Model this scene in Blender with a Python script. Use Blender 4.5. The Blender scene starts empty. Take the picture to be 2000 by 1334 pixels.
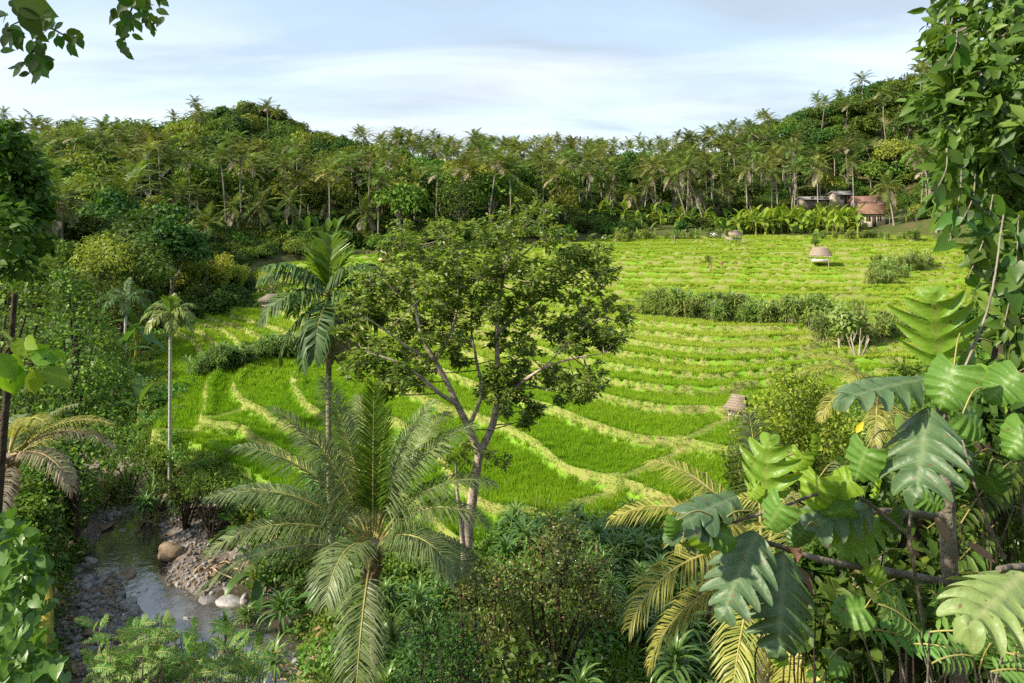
import bpy, math
import numpy as np
from mathutils import Vector

SC = bpy.context.scene
COL = SC.collection
R = math.radians
# ------------------------------------------------------------------ camera
# photograph pixels are 2000 wide; level camera with a shifted lens, eye level at row 420
FPX, HOR = 1333.0, 420.0
cam_d = bpy.data.cameras.new('camera')
cam_d.sensor_width = 36.0
cam_d.lens = 36.0 * FPX / 2000.0
cam_d.shift_y = -(667.0 - HOR) / 2000.0
cam_d.clip_start = 0.05
cam_d.clip_end = 9000.0
cam = bpy.data.objects.new('camera', cam_d)
COL.objects.link(cam)
cam.location = (0, 0, 0)
cam.rotation_euler = (R(90), 0, 0)
SC.camera = cam

# ------------------------------------------------------------------ world, sun, exposure
SUN_EL = 36.0
SUN_DIR = np.array([-0.92, -0.39])        # horizontal direction towards the sun (left and behind)
SUN_DIR = SUN_DIR / np.linalg.norm(SUN_DIR)
SUN_STRENGTH, SKY_STRENGTH, EXPOSURE = 3.1, 0.15, 1.48
world = bpy.data.worlds.new('World')
SC.world = world
world.use_nodes = True
wn, wl = world.node_tree.nodes, world.node_tree.links
wn.clear()
w_out = wn.new('ShaderNodeOutputWorld')
w_bg = wn.new('ShaderNodeBackground')
w_bg.inputs['Strength'].default_value = SKY_STRENGTH
sky = wn.new('ShaderNodeTexSky')
sky.sky_type = 'NISHITA'
sky.sun_disc = False
sky.sun_elevation = R(SUN_EL)
# sun_rotation is measured from +Y, clockwise seen from above
sky.sun_rotation = math.atan2(SUN_DIR[0], SUN_DIR[1])
sky.altitude = 300.0
sky.air_density = 1.0
sky.dust_density = 1.5
# thin veil of high cloud, laid out on a plane far overhead
tc = wn.new('ShaderNodeTexCoord')
sep = wn.new('ShaderNodeSeparateXYZ')
wl.new(tc.outputs['Generated'], sep.inputs[0])
def wmath(op, a, b=None, clamp=False):
    n = wn.new('ShaderNodeMath'); n.operation = op; n.use_clamp = clamp
    for i, v in enumerate((a, b)):
        if v is None: continue
        if isinstance(v, (int, float)): n.inputs[i].default_value = v
        else: wl.new(v, n.inputs[i])
    return n.outputs[0]
zc = wmath('MAXIMUM', wmath('ADD', sep.outputs['Z'], 0.14), 0.05)
cu, cv = wmath('DIVIDE', sep.outputs['X'], zc), wmath('DIVIDE', sep.outputs['Y'], zc)
comb = wn.new('ShaderNodeCombineXYZ')
wl.new(cu, comb.inputs[0]); wl.new(cv, comb.inputs[1])
mp = wn.new('ShaderNodeMapping')
mp.inputs['Scale'].default_value = (0.55, 1.05, 1.0)
mp.inputs['Rotation'].default_value = (0, 0, R(24))
wl.new(comb.outputs[0], mp.inputs[0])
nz = wn.new('ShaderNodeTexNoise')
nz.inputs['Scale'].default_value = 0.9
nz.inputs['Detail'].default_value = 6.0
nz.inputs['Roughness'].default_value = 0.5
nz.inputs['Distortion'].default_value = 0.5
wl.new(mp.outputs[0], nz.inputs['Vector'])
ramp = wn.new('ShaderNodeMapRange')
ramp.inputs['From Min'].default_value = 0.34
ramp.inputs['From Max'].default_value = 0.66
ramp.inputs['To Min'].default_value = 0.6
ramp.inputs['To Max'].default_value = 0.95
wl.new(nz.outputs['Fac'], ramp.inputs['Value'])
mixc = wn.new('ShaderNodeMix'); mixc.data_type = 'RGBA'
wl.new(ramp.outputs[0], mixc.inputs[0])
wl.new(sky.outputs[0], mixc.inputs[6])
CLOUD_COL = (2.24, 2.34, 2.46, 1)
# the veil itself: white towards the horizon, blue-grey where it is thin
cmix = wn.new('ShaderNodeMix'); cmix.data_type = 'RGBA'
nz2 = wn.new('ShaderNodeTexNoise'); nz2.inputs['Scale'].default_value = 1.7; nz2.inputs['Detail'].default_value = 5.0; nz2.inputs['Roughness'].default_value = 0.55
mp2 = wn.new('ShaderNodeMapping'); mp2.inputs['Scale'].default_value = (0.42, 0.85, 1.0); mp2.inputs['Rotation'].default_value = (0, 0, R(-27)); nz2.inputs['Distortion'].default_value = 0.7; mp2.inputs['Location'].default_value = (3.1, 1.7, 0)
wl.new(comb.outputs[0], mp2.inputs[0]); wl.new(mp2.outputs[0], nz2.inputs['Vector'])
hz = wmath('MULTIPLY', wmath('SUBTRACT', 0.32, sep.outputs['Z']), 3.4, True)
cf = wmath('ADD', wmath('MULTIPLY', wmath('SUBTRACT', nz2.outputs['Fac'], 0.53), 3.0), hz, True)
wl.new(cf, cmix.inputs[0])
cmix.inputs[6].default_value = (1.34, 1.56, 1.75, 1)
cmix.inputs[7].default_value = CLOUD_COL
wl.new(cmix.outputs[2], mixc.inputs[7])
wl.new(mixc.outputs[2], w_bg.inputs['Color'])
wl.new(w_bg.outputs[0], w_out.inputs[0])

sun_d = bpy.data.lights.new('sun', 'SUN')
sun_d.energy = SUN_STRENGTH
sun_d.angle = R(2.0)
sun_d.color = (1.0, 0.90, 0.74)
sun = bpy.data.objects.new('sun', sun_d)
COL.objects.link(sun)
ce, se = math.cos(R(SUN_EL)), math.sin(R(SUN_EL))
sun.rotation_euler = Vector((SUN_DIR[0] * ce, SUN_DIR[1] * ce, se)).to_track_quat('Z', 'Y').to_euler()
sun.location = (-40, -40, 60)

vs = SC.view_settings
vs.view_transform = 'Standard'
vs.look = 'None'
vs.exposure = EXPOSURE
vs.gamma = 1.0
vs.use_curve_mapping = False
SC.render.engine = 'CYCLES'
cy = SC.cycles
cy.max_bounces = 6
cy.diffuse_bounces = 3
cy.glossy_bounces = 2
cy.transmission_bounces = 4
cy.transparent_max_bounces = 4
cy.caustics_reflective = False
cy.caustics_refractive = False
cy.sample_clamp_indirect = 4.0
cy.use_denoising = False
try:
    cy.denoiser = 'OPENIMAGEDENOISE'
    cy.denoising_input_passes = 'RGB_ALBEDO_NORMAL'
    cy.denoising_prefilter = 'FAST'
except Exception:
    pass
cy.use_adaptive_sampling = True
cy.adaptive_threshold = 0.015

# ------------------------------------------------------------------ helpers
rng = np.random.default_rng(11)
def nrm(v):
    v = np.asarray(v, float)
    return v / np.maximum(np.linalg.norm(v, axis=-1, keepdims=True), 1e-9)
def W(px, py, Y):
    """the place at forward distance Y that the photograph shows at pixel (px, py)"""
    return np.array([(px - 1000.0) / FPX * Y, Y, -(py - HOR) / FPX * Y])
def PX(X, Y, Z):
    return 1000.0 + FPX * X / Y, HOR - FPX * Z / Y

class Geo:
    def __init__(self):
        self.V, self.T, self.Q, self.tm, self.qm, self.n = [], [], [], [], [], 0
    def add(self, V, T=None, Q=None, m=0):
        V = np.asarray(V, float).reshape(-1, 3)
        if T is not None and len(T):
            T = np.asarray(T, int).reshape(-1, 3) + self.n
            self.T.append(T); self.tm.append(np.full(len(T), m))
        if Q is not None and len(Q):
            Q = np.asarray(Q, int).reshape(-1, 4) + self.n
            self.Q.append(Q); self.qm.append(np.full(len(Q), m))
        self.V.append(V); self.n += len(V)
        return self
    def mesh(self, name, mats, smooth=False, origin=None):
        V = np.concatenate(self.V) if self.V else np.zeros((0, 3))
        if origin is not None: V = V - np.asarray(origin)
        T = np.concatenate(self.T) if self.T else np.zeros((0, 3), int)
        Q = np.concatenate(self.Q) if self.Q else np.zeros((0, 4), int)
        me = bpy.data.meshes.new(name)
        me.vertices.add(len(V)); me.vertices.foreach_set('co', V.astype(np.float32).ravel())
        li = np.concatenate([T.ravel(), Q.ravel()]).astype(np.int32)
        me.loops.add(len(li)); me.loops.foreach_set('vertex_index', li)
        np_ = len(T) + len(Q)
        me.polygons.add(np_)
        ls = np.concatenate([np.arange(len(T)) * 3, len(T) * 3 + np.arange(len(Q)) * 4]).astype(np.int32)
        me.polygons.foreach_set('loop_start', ls)
        mi = np.concatenate((self.tm or [np.zeros(0)]) + (self.qm or [np.zeros(0)])).astype(np.int32)
        me.polygons.foreach_set('material_index', mi)
        if smooth: me.polygons.foreach_set('use_smooth', np.ones(np_, bool))
        for m in (mats if isinstance(mats, (list, tuple)) else [mats]): me.materials.append(m)
        me.update(calc_edges=True)
        return me

def ob(name, me, parent=None, loc=None, rotz=None, scale=None, rot=None):
    o = bpy.data.objects.new(name, me)
    COL.objects.link(o)
    if parent is not None: o.parent = parent
    if loc is not None: o.location = [float(a) for a in loc]
    if rotz is not None: o.rotation_euler = (0, 0, rotz)
    if rot is not None: o.rotation_euler = rot
    if scale is not None: o.scale = (scale,) * 3 if isinstance(scale, (int, float)) else scale
    return o
def tag(o, label, cat=None, group=None, kind=None):
    if label: o['label'] = label
    if cat: o['category'] = cat
    if group: o['group'] = group
    if kind: o['kind'] = kind
    return o
def thing(name, loc, label, cat, group=None, rotz=0.0, scale=None):
    return tag(ob(name, None, None, loc, rotz, scale), label, cat, group)

def tube(g, pts, rad, n=6, m=0, cap=True):
    pts = np.asarray(pts, float); k = len(pts)
    rad = np.broadcast_to(np.asarray(rad, float), (k,))
    tan = nrm(np.gradient(pts, axis=0))
    ref = np.array([0, 0, 1.0]) if abs(tan[0][2]) < 0.9 else np.array([1.0, 0, 0])
    u = nrm(np.cross(tan, ref)); v = np.cross(tan, u)
    a = np.arange(n) * 2 * np.pi / n
    ring = pts[:, None] + rad[:, None, None] * (np.cos(a)[None, :, None] * u[:, None] + np.sin(a)[None, :, None] * v[:, None])
    i, j = np.meshgrid(np.arange(k - 1), np.arange(n), indexing='ij')
    j2 = (j + 1) % n
    Q = np.stack([i * n + j, i * n + j2, (i + 1) * n + j2, (i + 1) * n + j], -1).reshape(-1, 4)
    g.add(ring.reshape(-1, 3), None, Q, m)
    if cap:
        c = np.vstack([ring[-1], pts[-1] + tan[-1] * rad[-1] * 0.4])
        g.add(c, [(q, (q + 1) % n, n) for q in range(n)], None, m)
def smooth_path(P, n=12):
    """Catmull-Rom through the points"""
    P = np.asarray(P, float)
    E = np.vstack([2 * P[0] - P[1], P, 2 * P[-1] - P[-2]])
    out = []
    for i in range(1, len(E) - 2):
        t = np.linspace(0, 1, n, endpoint=False)[:, None]
        a, b, c, d = E[i - 1], E[i], E[i + 1], E[i + 2]
        out.append(0.5 * (2 * b + (c - a) * t + (2 * a - 5 * b + 4 * c - d) * t ** 2 + (3 * b - a - 3 * c + d) * t ** 3))
    out.append(P[-1:])
    return np.vstack(out)

# leaf shapes: x along, y across, z up, unit length and width
L4 = (np.array([(0, 0, 0), (.42, .5, .07), (1, 0, -.1), (.42, -.5, .07)]), [], [(0, 3, 2, 1)])
L6 = (np.array([(0, 0, 0), (.28, .42, .06), (.68, .36, .02), (1, 0, -.16), (.68, -.36, .02), (.28, -.42, .06), (.3, 0, -.01), (.68, 0, -.05)]),
      [(0, 6, 1), (0, 5, 6), (7, 3, 2), (7, 4, 3)], [(6, 7, 2, 1), (5, 4, 7, 6)])
_hy = [(0, .02), (-.13, .12), (-.19, .27), (-.1, .42), (.12, .5), (.42, .44), (.72, .24), (.9, .09), (1.03, 0)]
_hx = [0, .03, .06, .1, .2, .45, .74, .91, 1.03]
def _heart():
    V, Q = [], []
    for (x, y), rx in zip(_hy, _hx):
        V += [(rx, 0, .0 - .10 * rx * rx), (x, y, .09 * math.sin(y * 5) - .12 * max(x, 0) ** 2), (x, -y, .09 * math.sin(y * 5) - .12 * max(x, 0) ** 2)]
    for i in range(len(_hy) - 1):
        a, b = 3 * i, 3 * i + 3
        Q += [(a, b, b + 1, a + 1), (a + 2, b + 2, b, a)]
    return np.array(V), [], Q
HEART = _heart()
_oy = [(0, .01), (.08, .16), (.22, .29), (.42, .36), (.64, .29), (.84, .13), (1.0, 0)]
def _ovate():
    V, Q = [], []
    for x, y in _oy: V += [(x, 0, -.03 - .14 * x * x), (x, y, .10 * y - .14 * x * x), (x, -y, .10 * y - .14 * x * x)]
    for i in range(len(_oy) - 1):
        a, b = 3 * i, 3 * i + 3; Q += [(a, b, b + 1, a + 1), (a + 2, b + 2, b, a)]
    return np.array(V), [], Q
OVATE = _ovate()
def leaves(g, tmpl, P, D, N, L, Wd, m=0):
    """many leaves at once: places P, pointing along D, facing N"""
    tv, tt, tq = tmpl
    P = np.asarray(P, float).reshape(-1, 3); n = len(P)
    if n == 0: return
    D = nrm(np.broadcast_to(D, (n, 3))); N = np.broadcast_to(N, (n, 3))
    S = nrm(np.cross(N, D)); U = np.cross(D, S)
    L = np.broadcast_to(np.asarray(L, float), (n,)); Wd = np.broadcast_to(np.asarray(Wd, float), (n,))
    V = (P[:, None] + tv[None, :, 0, None] * (L[:, None] * D)[:, None] + tv[None, :, 1, None] * (Wd[:, None] * S)[:, None]
         + tv[None, :, 2, None] * (L[:, None] * U)[:, None])
    k = len(tv); off = (np.arange(n) * k)[:, None, None]
    T = (np.asarray(tt, int).reshape(1, -1, 3) + off).reshape(-1, 3) if len(tt) else None
    Q = (np.asarray(tq, int).reshape(1, -1, 4) + off).reshape(-1, 4) if len(tq) else None
    g.add(V.reshape(-1, 3), T, Q, m)
def rdir(n, r=None):
    return nrm((r or rng).normal(size=(n, 3)))
def blob_leaves(g, c, rad, n, L, Wd, tmpl=L4, m=0, r=None, up=0.6, lo=-0.55, fill=0.72, droop=0.3):
    """leaves over a clump: mostly near its skin, facing outwards and up"""
    r = r or rng
    rad = np.broadcast_to(np.asarray(rad, float), (3,))
    d = rdir(n * 2, r); d = d[d[:, 2] > lo][:n]; n = len(d)
    P = np.asarray(c) + d * rad * (fill + (1.08 - fill) * r.random((n, 1)) ** 0.7)
    N = nrm(d * 0.8 + np.array([0, 0, up]) + 0.55 * r.normal(size=(n, 3)))
    D = nrm(np.cross(N, r.normal(size=(n, 3)))) + d * 0.35 + np.array([0, 0, -droop])
    s = 0.7 + 0.6 * r.random(n)
    leaves(g, tmpl, P, D, N, L * s, Wd * s, m)

# ------------------------------------------------------------------ materials
def node(nt, t, **kw):
    n = nt.nodes.new(t)
    for k, v in kw.items():
        if k == 'inp':
            for a, b in v.items(): n.inputs[a].default_value = b
        else: setattr(n, k, v)
    return n
def rgba(c): return (c[0], c[1], c[2], 1.0)
def new_mat(name):
    m = bpy.data.materials.new(name); m.use_nodes = True
    m.node_tree.nodes.clear()
    return m, m.node_tree
def leaf_mat(name, ca, cb, trans=0.35, rough=0.5, spec=0.35, ov=0.25, cc=None, cfrac=0.0, tcol=None, bump=0.0):
    """leaf colour varies from leaf to leaf (ca..cb, a few cc) and from plant to plant"""
    m, nt = new_mat(name); L = nt.links.new
    out = node(nt, 'ShaderNodeOutputMaterial')
    geo = node(nt, 'ShaderNodeNewGeometry'); oi = node(nt, 'ShaderNodeObjectInfo')
    mx = node(nt, 'ShaderNodeMix', data_type='RGBA')
    L(geo.outputs['Random Per Island'], mx.inputs[0])
    mx.inputs[6].default_value = rgba(ca); mx.inputs[7].default_value = rgba(cb)
    col = mx.outputs[2]
    if cc is not None:
        fr = node(nt, 'ShaderNodeMath', operation='MULTIPLY', inp={1: 37.7}); L(geo.outputs['Random Per Island'], fr.inputs[0])
        fr2 = node(nt, 'ShaderNodeMath', operation='FRACT'); L(fr.outputs[0], fr2.inputs[0])
        lt = node(nt, 'ShaderNodeMath', operation='LESS_THAN', inp={1: cfrac}); L(fr2.outputs[0], lt.inputs[0])
        m2 = node(nt, 'ShaderNodeMix', data_type='RGBA'); L(lt.outputs[0], m2.inputs[0]); L(col, m2.inputs[6])
        m2.inputs[7].default_value = rgba(cc); col = m2.outputs[2]
    hsv = node(nt, 'ShaderNodeHueSaturation')
    mr = node(nt, 'ShaderNodeMapRange', inp={'To Min': 1 - ov, 'To Max': 1 + ov}); L(oi.outputs['Random'], mr.inputs[0])
    h1 = node(nt, 'ShaderNodeMath', operation='MULTIPLY', inp={1: 7.31}); L(oi.outputs['Random'], h1.inputs[0])
    h2 = node(nt, 'ShaderNodeMath', operation='FRACT'); L(h1.outputs[0], h2.inputs[0])
    mh = node(nt, 'ShaderNodeMapRange', inp={'To Min': 0.5 - ov * 0.09, 'To Max': 0.5 + ov * 0.09}); L(h2.outputs[0], mh.inputs[0])
    L(mr.outputs[0], hsv.inputs['Value']); L(mh.outputs[0], hsv.inputs['Hue']); L(col, hsv.inputs['Color'])
    bs = node(nt, 'ShaderNodeBsdfPrincipled', inp={'Roughness': rough, 'Specular IOR Level': spec})
    L(hsv.outputs[0], bs.inputs['Base Color'])
    if bump:
        tx = node(nt, 'ShaderNodeTexCoord'); nb = node(nt, 'ShaderNodeTexNoise', inp={'Scale': 28.0, 'Detail': 3.0}); L(tx.outputs['Object'], nb.inputs['Vector'])
        bp = node(nt, 'ShaderNodeBump', inp={'Strength': bump, 'Distance': 0.01}); L(nb.outputs['Fac'], bp.inputs['Height']); L(bp.outputs[0], bs.inputs['Normal'])
    tr = node(nt, 'ShaderNodeBsdfTranslucent')
    tm = node(nt, 'ShaderNodeMix', data_type='RGBA', blend_type='MULTIPLY', inp={0: 1.0}); L(hsv.outputs[0], tm.inputs[6])
    tm.inputs[7].default_value = rgba(tcol or (1.25, 1.2, 0.55)); L(tm.outputs[2], tr.inputs['Color'])
    ms = node(nt, 'ShaderNodeMixShader', inp={0: trans}); L(bs.outputs[0], ms.inputs[1]); L(tr.outputs[0], ms.inputs[2])
    L(ms.outputs[0], out.inputs[0])
    return m
def solid_mat(name, ca, cb, scale=4.0, rough=0.85, bump=0.3, bscale=None, spec=0.2, detail=5.0, stretch=None, ov=0.0, lo=0.35, hi=0.65):
    """mottled surface: two colours mixed by noise, with fine relief"""
    m, nt = new_mat(name); L = nt.links.new
    out = node(nt, 'ShaderNodeOutputMaterial')
    t = node(nt, 'ShaderNodeTexCoord')
    vec = t.outputs['Object']
    if stretch:
        mpn = node(nt, 'ShaderNodeMapping'); mpn.inputs['Scale'].default_value = stretch; L(vec, mpn.inputs[0]); vec = mpn.outputs[0]
    nz = node(nt, 'ShaderNodeTexNoise', inp={'Scale': scale, 'Detail': detail, 'Roughness': 0.6}); L(vec, nz.inputs['Vector'])
    mr = node(nt, 'ShaderNodeMapRange', inp={'From Min': lo, 'From Max': hi}); L(nz.outputs['Fac'], mr.inputs[0])
    mx = node(nt, 'ShaderNodeMix', data_type='RGBA'); L(mr.outputs[0], mx.inputs[0])
    mx.inputs[6].default_value = rgba(ca); mx.inputs[7].default_value = rgba(cb)
    col = mx.outputs[2]
    if ov:
        oi = node(nt, 'ShaderNodeObjectInfo'); hsv = node(nt, 'ShaderNodeHueSaturation')
        mo = node(nt, 'ShaderNodeMapRange', inp={'To Min': 1 - ov, 'To Max': 1 + ov}); L(oi.outputs['Random'], mo.inputs[0])
        L(mo.outputs[0], hsv.inputs['Value']); L(col, hsv.inputs['Color']); col = hsv.outputs[0]
    bs = node(nt, 'ShaderNodeBsdfPrincipled', inp={'Roughness': rough, 'Specular IOR Level': spec}); L(col, bs.inputs['Base Color'])
    if bump:
        nb = node(nt, 'ShaderNodeTexNoise', inp={'Scale': bscale or scale * 4, 'Detail': 4.0}); L(vec, nb.inputs['Vector'])
        b = node(nt, 'ShaderNodeBump', inp={'Strength': bump, 'Distance': 0.05}); L(nb.outputs['Fac'], b.inputs['Height'])
        L(b.outputs[0], bs.inputs['Normal'])
    L(bs.outputs[0], out.inputs[0])
    return m

M = {}
M['soil'] = solid_mat('soil', (0.05, 0.085, 0.016), (0.11, 0.095, 0.04), 0.6, 0.95, 0.5, 6.0)
M['bund'] = solid_mat('bund_earth', (0.20, 0.27, 0.045), (0.28, 0.27, 0.09), 1.6, 0.95, 0.5, 8.0)
M['paddy'] = solid_mat('paddy_mud', (0.15, 0.30, 0.02), (0.20, 0.33, 0.03), 0.5, 0.8, 0.3, 9.0)
M['gravel'] = solid_mat('river_gravel', (0.09, 0.075, 0.062), (0.27, 0.23, 0.195), 9.0, 0.8, 0.9, 22.0, lo=0.3, hi=0.75)
M['stone'] = solid_mat('river_stone', (0.17, 0.165, 0.16), (0.38, 0.37, 0.355), 3.0, 0.7, 0.5, 14.0, ov=0.22)
M['stone_brown'] = solid_mat('brown_stone', (0.16, 0.115, 0.07), (0.30, 0.23, 0.16), 3.0, 0.8, 0.4, 14.0, ov=0.25)
M['moss'] = solid_mat('mossy_concrete', (0.16, 0.17, 0.02), (0.30, 0.25, 0.04), 2.5, 0.9, 0.5, 20.0)
M['bark'] = solid_mat('bark', (0.12, 0.095, 0.07), (0.27, 0.24, 0.20), 5.0, 0.9, 0.6, 20.0)
M['bark_pale'] = solid_mat('pale_blotched_bark', (0.25, 0.19, 0.14), (0.56, 0.48, 0.39), 4.5, 0.9, 0.6, 18.0)
M['bark_dark'] = solid_mat('dark_bark', (0.03, 0.022, 0.016), (0.09, 0.065, 0.045), 6.0, 0.9, 0.6, 20.0)
M['palm_trunk'] = solid_mat('palm_trunk', (0.16, 0.135, 0.105), (0.36, 0.32, 0.26), 2.0, 0.9, 0.6, 9.0, stretch=(1, 1, 3.5))
M['areca_trunk'] = solid_mat('ringed_trunk', (0.14, 0.12, 0.08), (0.34, 0.31, 0.24), 1.0, 0.85, 0.5, 6.0, stretch=(0.4, 0.4, 7.0))
M['white_trunk'] = solid_mat('pale_ringed_trunk', (0.30, 0.29, 0.25), (0.55, 0.53, 0.48), 1.0, 0.85, 0.4, 6.0, stretch=(0.4, 0.4, 7.0))
M['dry'] = solid_mat('dry_husk', (0.20, 0.12, 0.06), (0.38, 0.27, 0.15), 5.0, 0.95, 0.5)
M['driftwood'] = solid_mat('driftwood', (0.30, 0.21, 0.12), (0.50, 0.40, 0.28), 4.0, 0.95, 0.4)
M['thatch'] = solid_mat('thatch', (0.22, 0.17, 0.12), (0.40, 0.33, 0.26), 3.0, 0.95, 0.7, 30.0, stretch=(6, 6, 1))
M['wood'] = solid_mat('weathered_wood', (0.28, 0.23, 0.18), (0.48, 0.42, 0.35), 3.0, 0.9, 0.4, 14.0)
M['white_board'] = solid_mat('pale_board', (0.62, 0.58, 0.52), (0.78, 0.75, 0.70), 3.0, 0.8, 0.2)
M['tile'] = solid_mat('old_roof_tile', (0.15, 0.085, 0.06), (0.28, 0.17, 0.12), 1.4, 0.85, 0.3)
M['tile_red'] = solid_mat('red_roof_tile', (0.17, 0.095, 0.07), (0.27, 0.165, 0.125), 1.4, 0.85, 0.3)
M['plaster'] = solid_mat('plaster', (0.42, 0.36, 0.27), (0.55, 0.48, 0.38), 1.2, 0.9, 0.2)
M['plaster_pink'] = solid_mat('faded_wall', (0.32, 0.26, 0.22), (0.46, 0.39, 0.34), 1.2, 0.9, 0.2)
M['dark'] = solid_mat('dark_opening', (0.02, 0.018, 0.015), (0.035, 0.03, 0.025), 2.0, 0.9, 0.0)
M['metal'] = solid_mat('tin_sheet', (0.20, 0.19, 0.18), (0.34, 0.32, 0.30), 2.0, 0.5, 0.1, spec=0.5)
M['straw'] = solid_mat('straw', (0.45, 0.36, 0.18), (0.62, 0.52, 0.30), 4.0, 0.95, 0.6)

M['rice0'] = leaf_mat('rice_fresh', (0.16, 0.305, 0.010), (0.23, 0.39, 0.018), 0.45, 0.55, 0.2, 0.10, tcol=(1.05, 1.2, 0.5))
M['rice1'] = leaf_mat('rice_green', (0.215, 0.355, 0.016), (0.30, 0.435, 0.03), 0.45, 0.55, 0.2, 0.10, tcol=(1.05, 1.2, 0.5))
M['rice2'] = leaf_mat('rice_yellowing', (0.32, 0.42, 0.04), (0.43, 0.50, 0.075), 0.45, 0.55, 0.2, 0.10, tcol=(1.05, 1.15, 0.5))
M['bundgrass'] = leaf_mat('bund_grass', (0.25, 0.33, 0.065), (0.35, 0.42, 0.12), 0.4, 0.6, 0.2, 0.15)
M['weed'] = leaf_mat('weeds', (0.08, 0.17, 0.018), (0.18, 0.29, 0.04), 0.4, 0.5, 0.3, 0.3)
M['weed_dry'] = leaf_mat('dry_litter', (0.20, 0.13, 0.06), (0.36, 0.26, 0.13), 0.2, 0.8, 0.1, 0.2)
M['coco_far'] = leaf_mat('coconut_frond', (0.07, 0.12, 0.018), (0.185, 0.235, 0.05), 0.35, 0.55, 0.25, 0.38)
M['coco_near'] = leaf_mat('coconut_leaflets', (0.115, 0.165, 0.058), (0.225, 0.28, 0.115), 0.30, 0.38, 0.5, 0.12)
M['coco_yellow'] = leaf_mat('yellowing_leaflets', (0.25, 0.27, 0.05), (0.42, 0.40, 0.10), 0.35, 0.4, 0.4, 0.12)
M['coco_young'] = leaf_mat('young_leaflets', (0.07, 0.14, 0.012), (0.12, 0.20, 0.02), 0.35, 0.35, 0.5, 0.1)
M['frond_dry'] = leaf_mat('withered_leaflets', (0.24, 0.20, 0.14), (0.38, 0.33, 0.24), 0.2, 0.8, 0.15, 0.15)
M['rachis'] = solid_mat('frond_rib', (0.26, 0.24, 0.07), (0.38, 0.34, 0.12), 3.0, 0.5, 0.0)
M['rachis_brown'] = solid_mat('brown_rib', (0.24, 0.16, 0.08), (0.34, 0.25, 0.13), 3.0, 0.7, 0.0)
M['areca'] = leaf_mat('areca_leaflets', (0.035, 0.085, 0.02), (0.09, 0.165, 0.045), 0.3, 0.5, 0.35, 0.1)
M['areca_fresh'] = leaf_mat('fresh_areca_leaflets', (0.11, 0.21, 0.015), (0.19, 0.30, 0.03), 0.4, 0.35, 0.5, 0.1)
M['thin_palm'] = leaf_mat('pale_palm_leaflets', (0.13, 0.20, 0.04), (0.26, 0.31, 0.09), 0.35, 0.4, 0.4, 0.15)
M['tree_a'] = leaf_mat('broad_leaves_mid', (0.065, 0.13, 0.016), (0.15, 0.23, 0.034), 0.35, 0.6, 0.2, 0.4)
M['tree_b'] = leaf_mat('broad_leaves_dark', (0.035, 0.085, 0.014), (0.09, 0.155, 0.026), 0.3, 0.6, 0.2, 0.35)
M['tree_c'] = leaf_mat('broad_leaves_light', (0.12, 0.18, 0.02), (0.24, 0.30, 0.045), 0.4, 0.5, 0.3, 0.3)
M['vine_mix'] = leaf_mat('vine_leaves_mixed', (0.045, 0.10, 0.016), (0.11, 0.18, 0.03), 0.35, 0.55, 0.25, 0.2, cc=(0.22, 0.32, 0.04), cfrac=0.16)
M['cane_mid'] = leaf_mat('cane_leaves_mid', (0.11, 0.21, 0.04), (0.24, 0.35, 0.09), 0.35, 0.45, 0.35, 0.2)
M['bamboo'] = leaf_mat('yellow_green_leaves', (0.22, 0.28, 0.035), (0.38, 0.40, 0.07), 0.4, 0.5, 0.3, 0.2)
M['banana'] = leaf_mat('banana_leaf', (0.14, 0.25, 0.02), (0.30, 0.39, 0.05), 0.45, 0.4, 0.4, 0.2)
M['banana_dark'] = leaf_mat('banana_leaf_dark', (0.055, 0.13, 0.02), (0.12, 0.22, 0.045), 0.4, 0.4, 0.4, 0.2)
M['centre'] = leaf_mat('glossy_leaves', (0.105, 0.185, 0.028), (0.225, 0.31, 0.05), 0.42, 0.42, 0.45, 0.1, cc=(0.34, 0.42, 0.06), cfrac=0.15)
M['twig_leaf'] = leaf_mat('small_sparse_leaves', (0.11, 0.16, 0.03), (0.22, 0.27, 0.06), 0.35, 0.4, 0.45, 0.2, cc=(0.26, 0.17, 0.08), cfrac=0.05)
M['strap'] = leaf_mat('strap_leaves', (0.08, 0.18, 0.035), (0.17, 0.30, 0.075), 0.3, 0.32, 0.5, 0.25)
M['cane'] = leaf_mat('cane_leaves', (0.19, 0.29, 0.05), (0.36, 0.44, 0.13), 0.35, 0.4, 0.4, 0.25)
M['shrub_y'] = leaf_mat('yellow_green_shrub_leaves', (0.27, 0.35, 0.03), (0.47, 0.52, 0.07), 0.45, 0.45, 0.35, 0.15, cc=(0.12, 0.18, 0.02), cfrac=0.2)
M['fg_dark'] = leaf_mat('dark_vine_leaves', (0.06, 0.125, 0.018), (0.13, 0.22, 0.034), 0.4, 0.45, 0.35, 0.3, cc=(0.17, 0.26, 0.04), cfrac=0.15)  # dark green vine leaves with some paler ones mixed in
M['fg_hang'] = leaf_mat('hanging_leaves', (0.05, 0.12, 0.012), (0.09, 0.18, 0.02), 0.45, 0.4, 0.4, 0.35)
M['fg_bright'] = leaf_mat('bright_leaves', (0.17, 0.32, 0.02), (0.26, 0.42, 0.04), 0.5, 0.4, 0.4, 0.25, bump=0.5)
M['fg_heart'] = leaf_mat('heart_leaves', (0.085, 0.19, 0.03), (0.13, 0.26, 0.045), 0.4, 0.4, 0.4, 0.35, bump=0.5)
M['fg_bank'] = leaf_mat('bank_vine_leaves', (0.09, 0.21, 0.03), (0.16, 0.31, 0.045), 0.35, 0.35, 0.5, 0.25)
M['fern'] = leaf_mat('feathery_leaves', (0.11, 0.24, 0.05), (0.20, 0.36, 0.08), 0.4, 0.45, 0.35, 0.2)
M['deadleaf'] = leaf_mat('dead_leaf', (0.15, 0.085, 0.05), (0.25, 0.15, 0.09), 0.2, 0.7, 0.2, 0.2)
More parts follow.
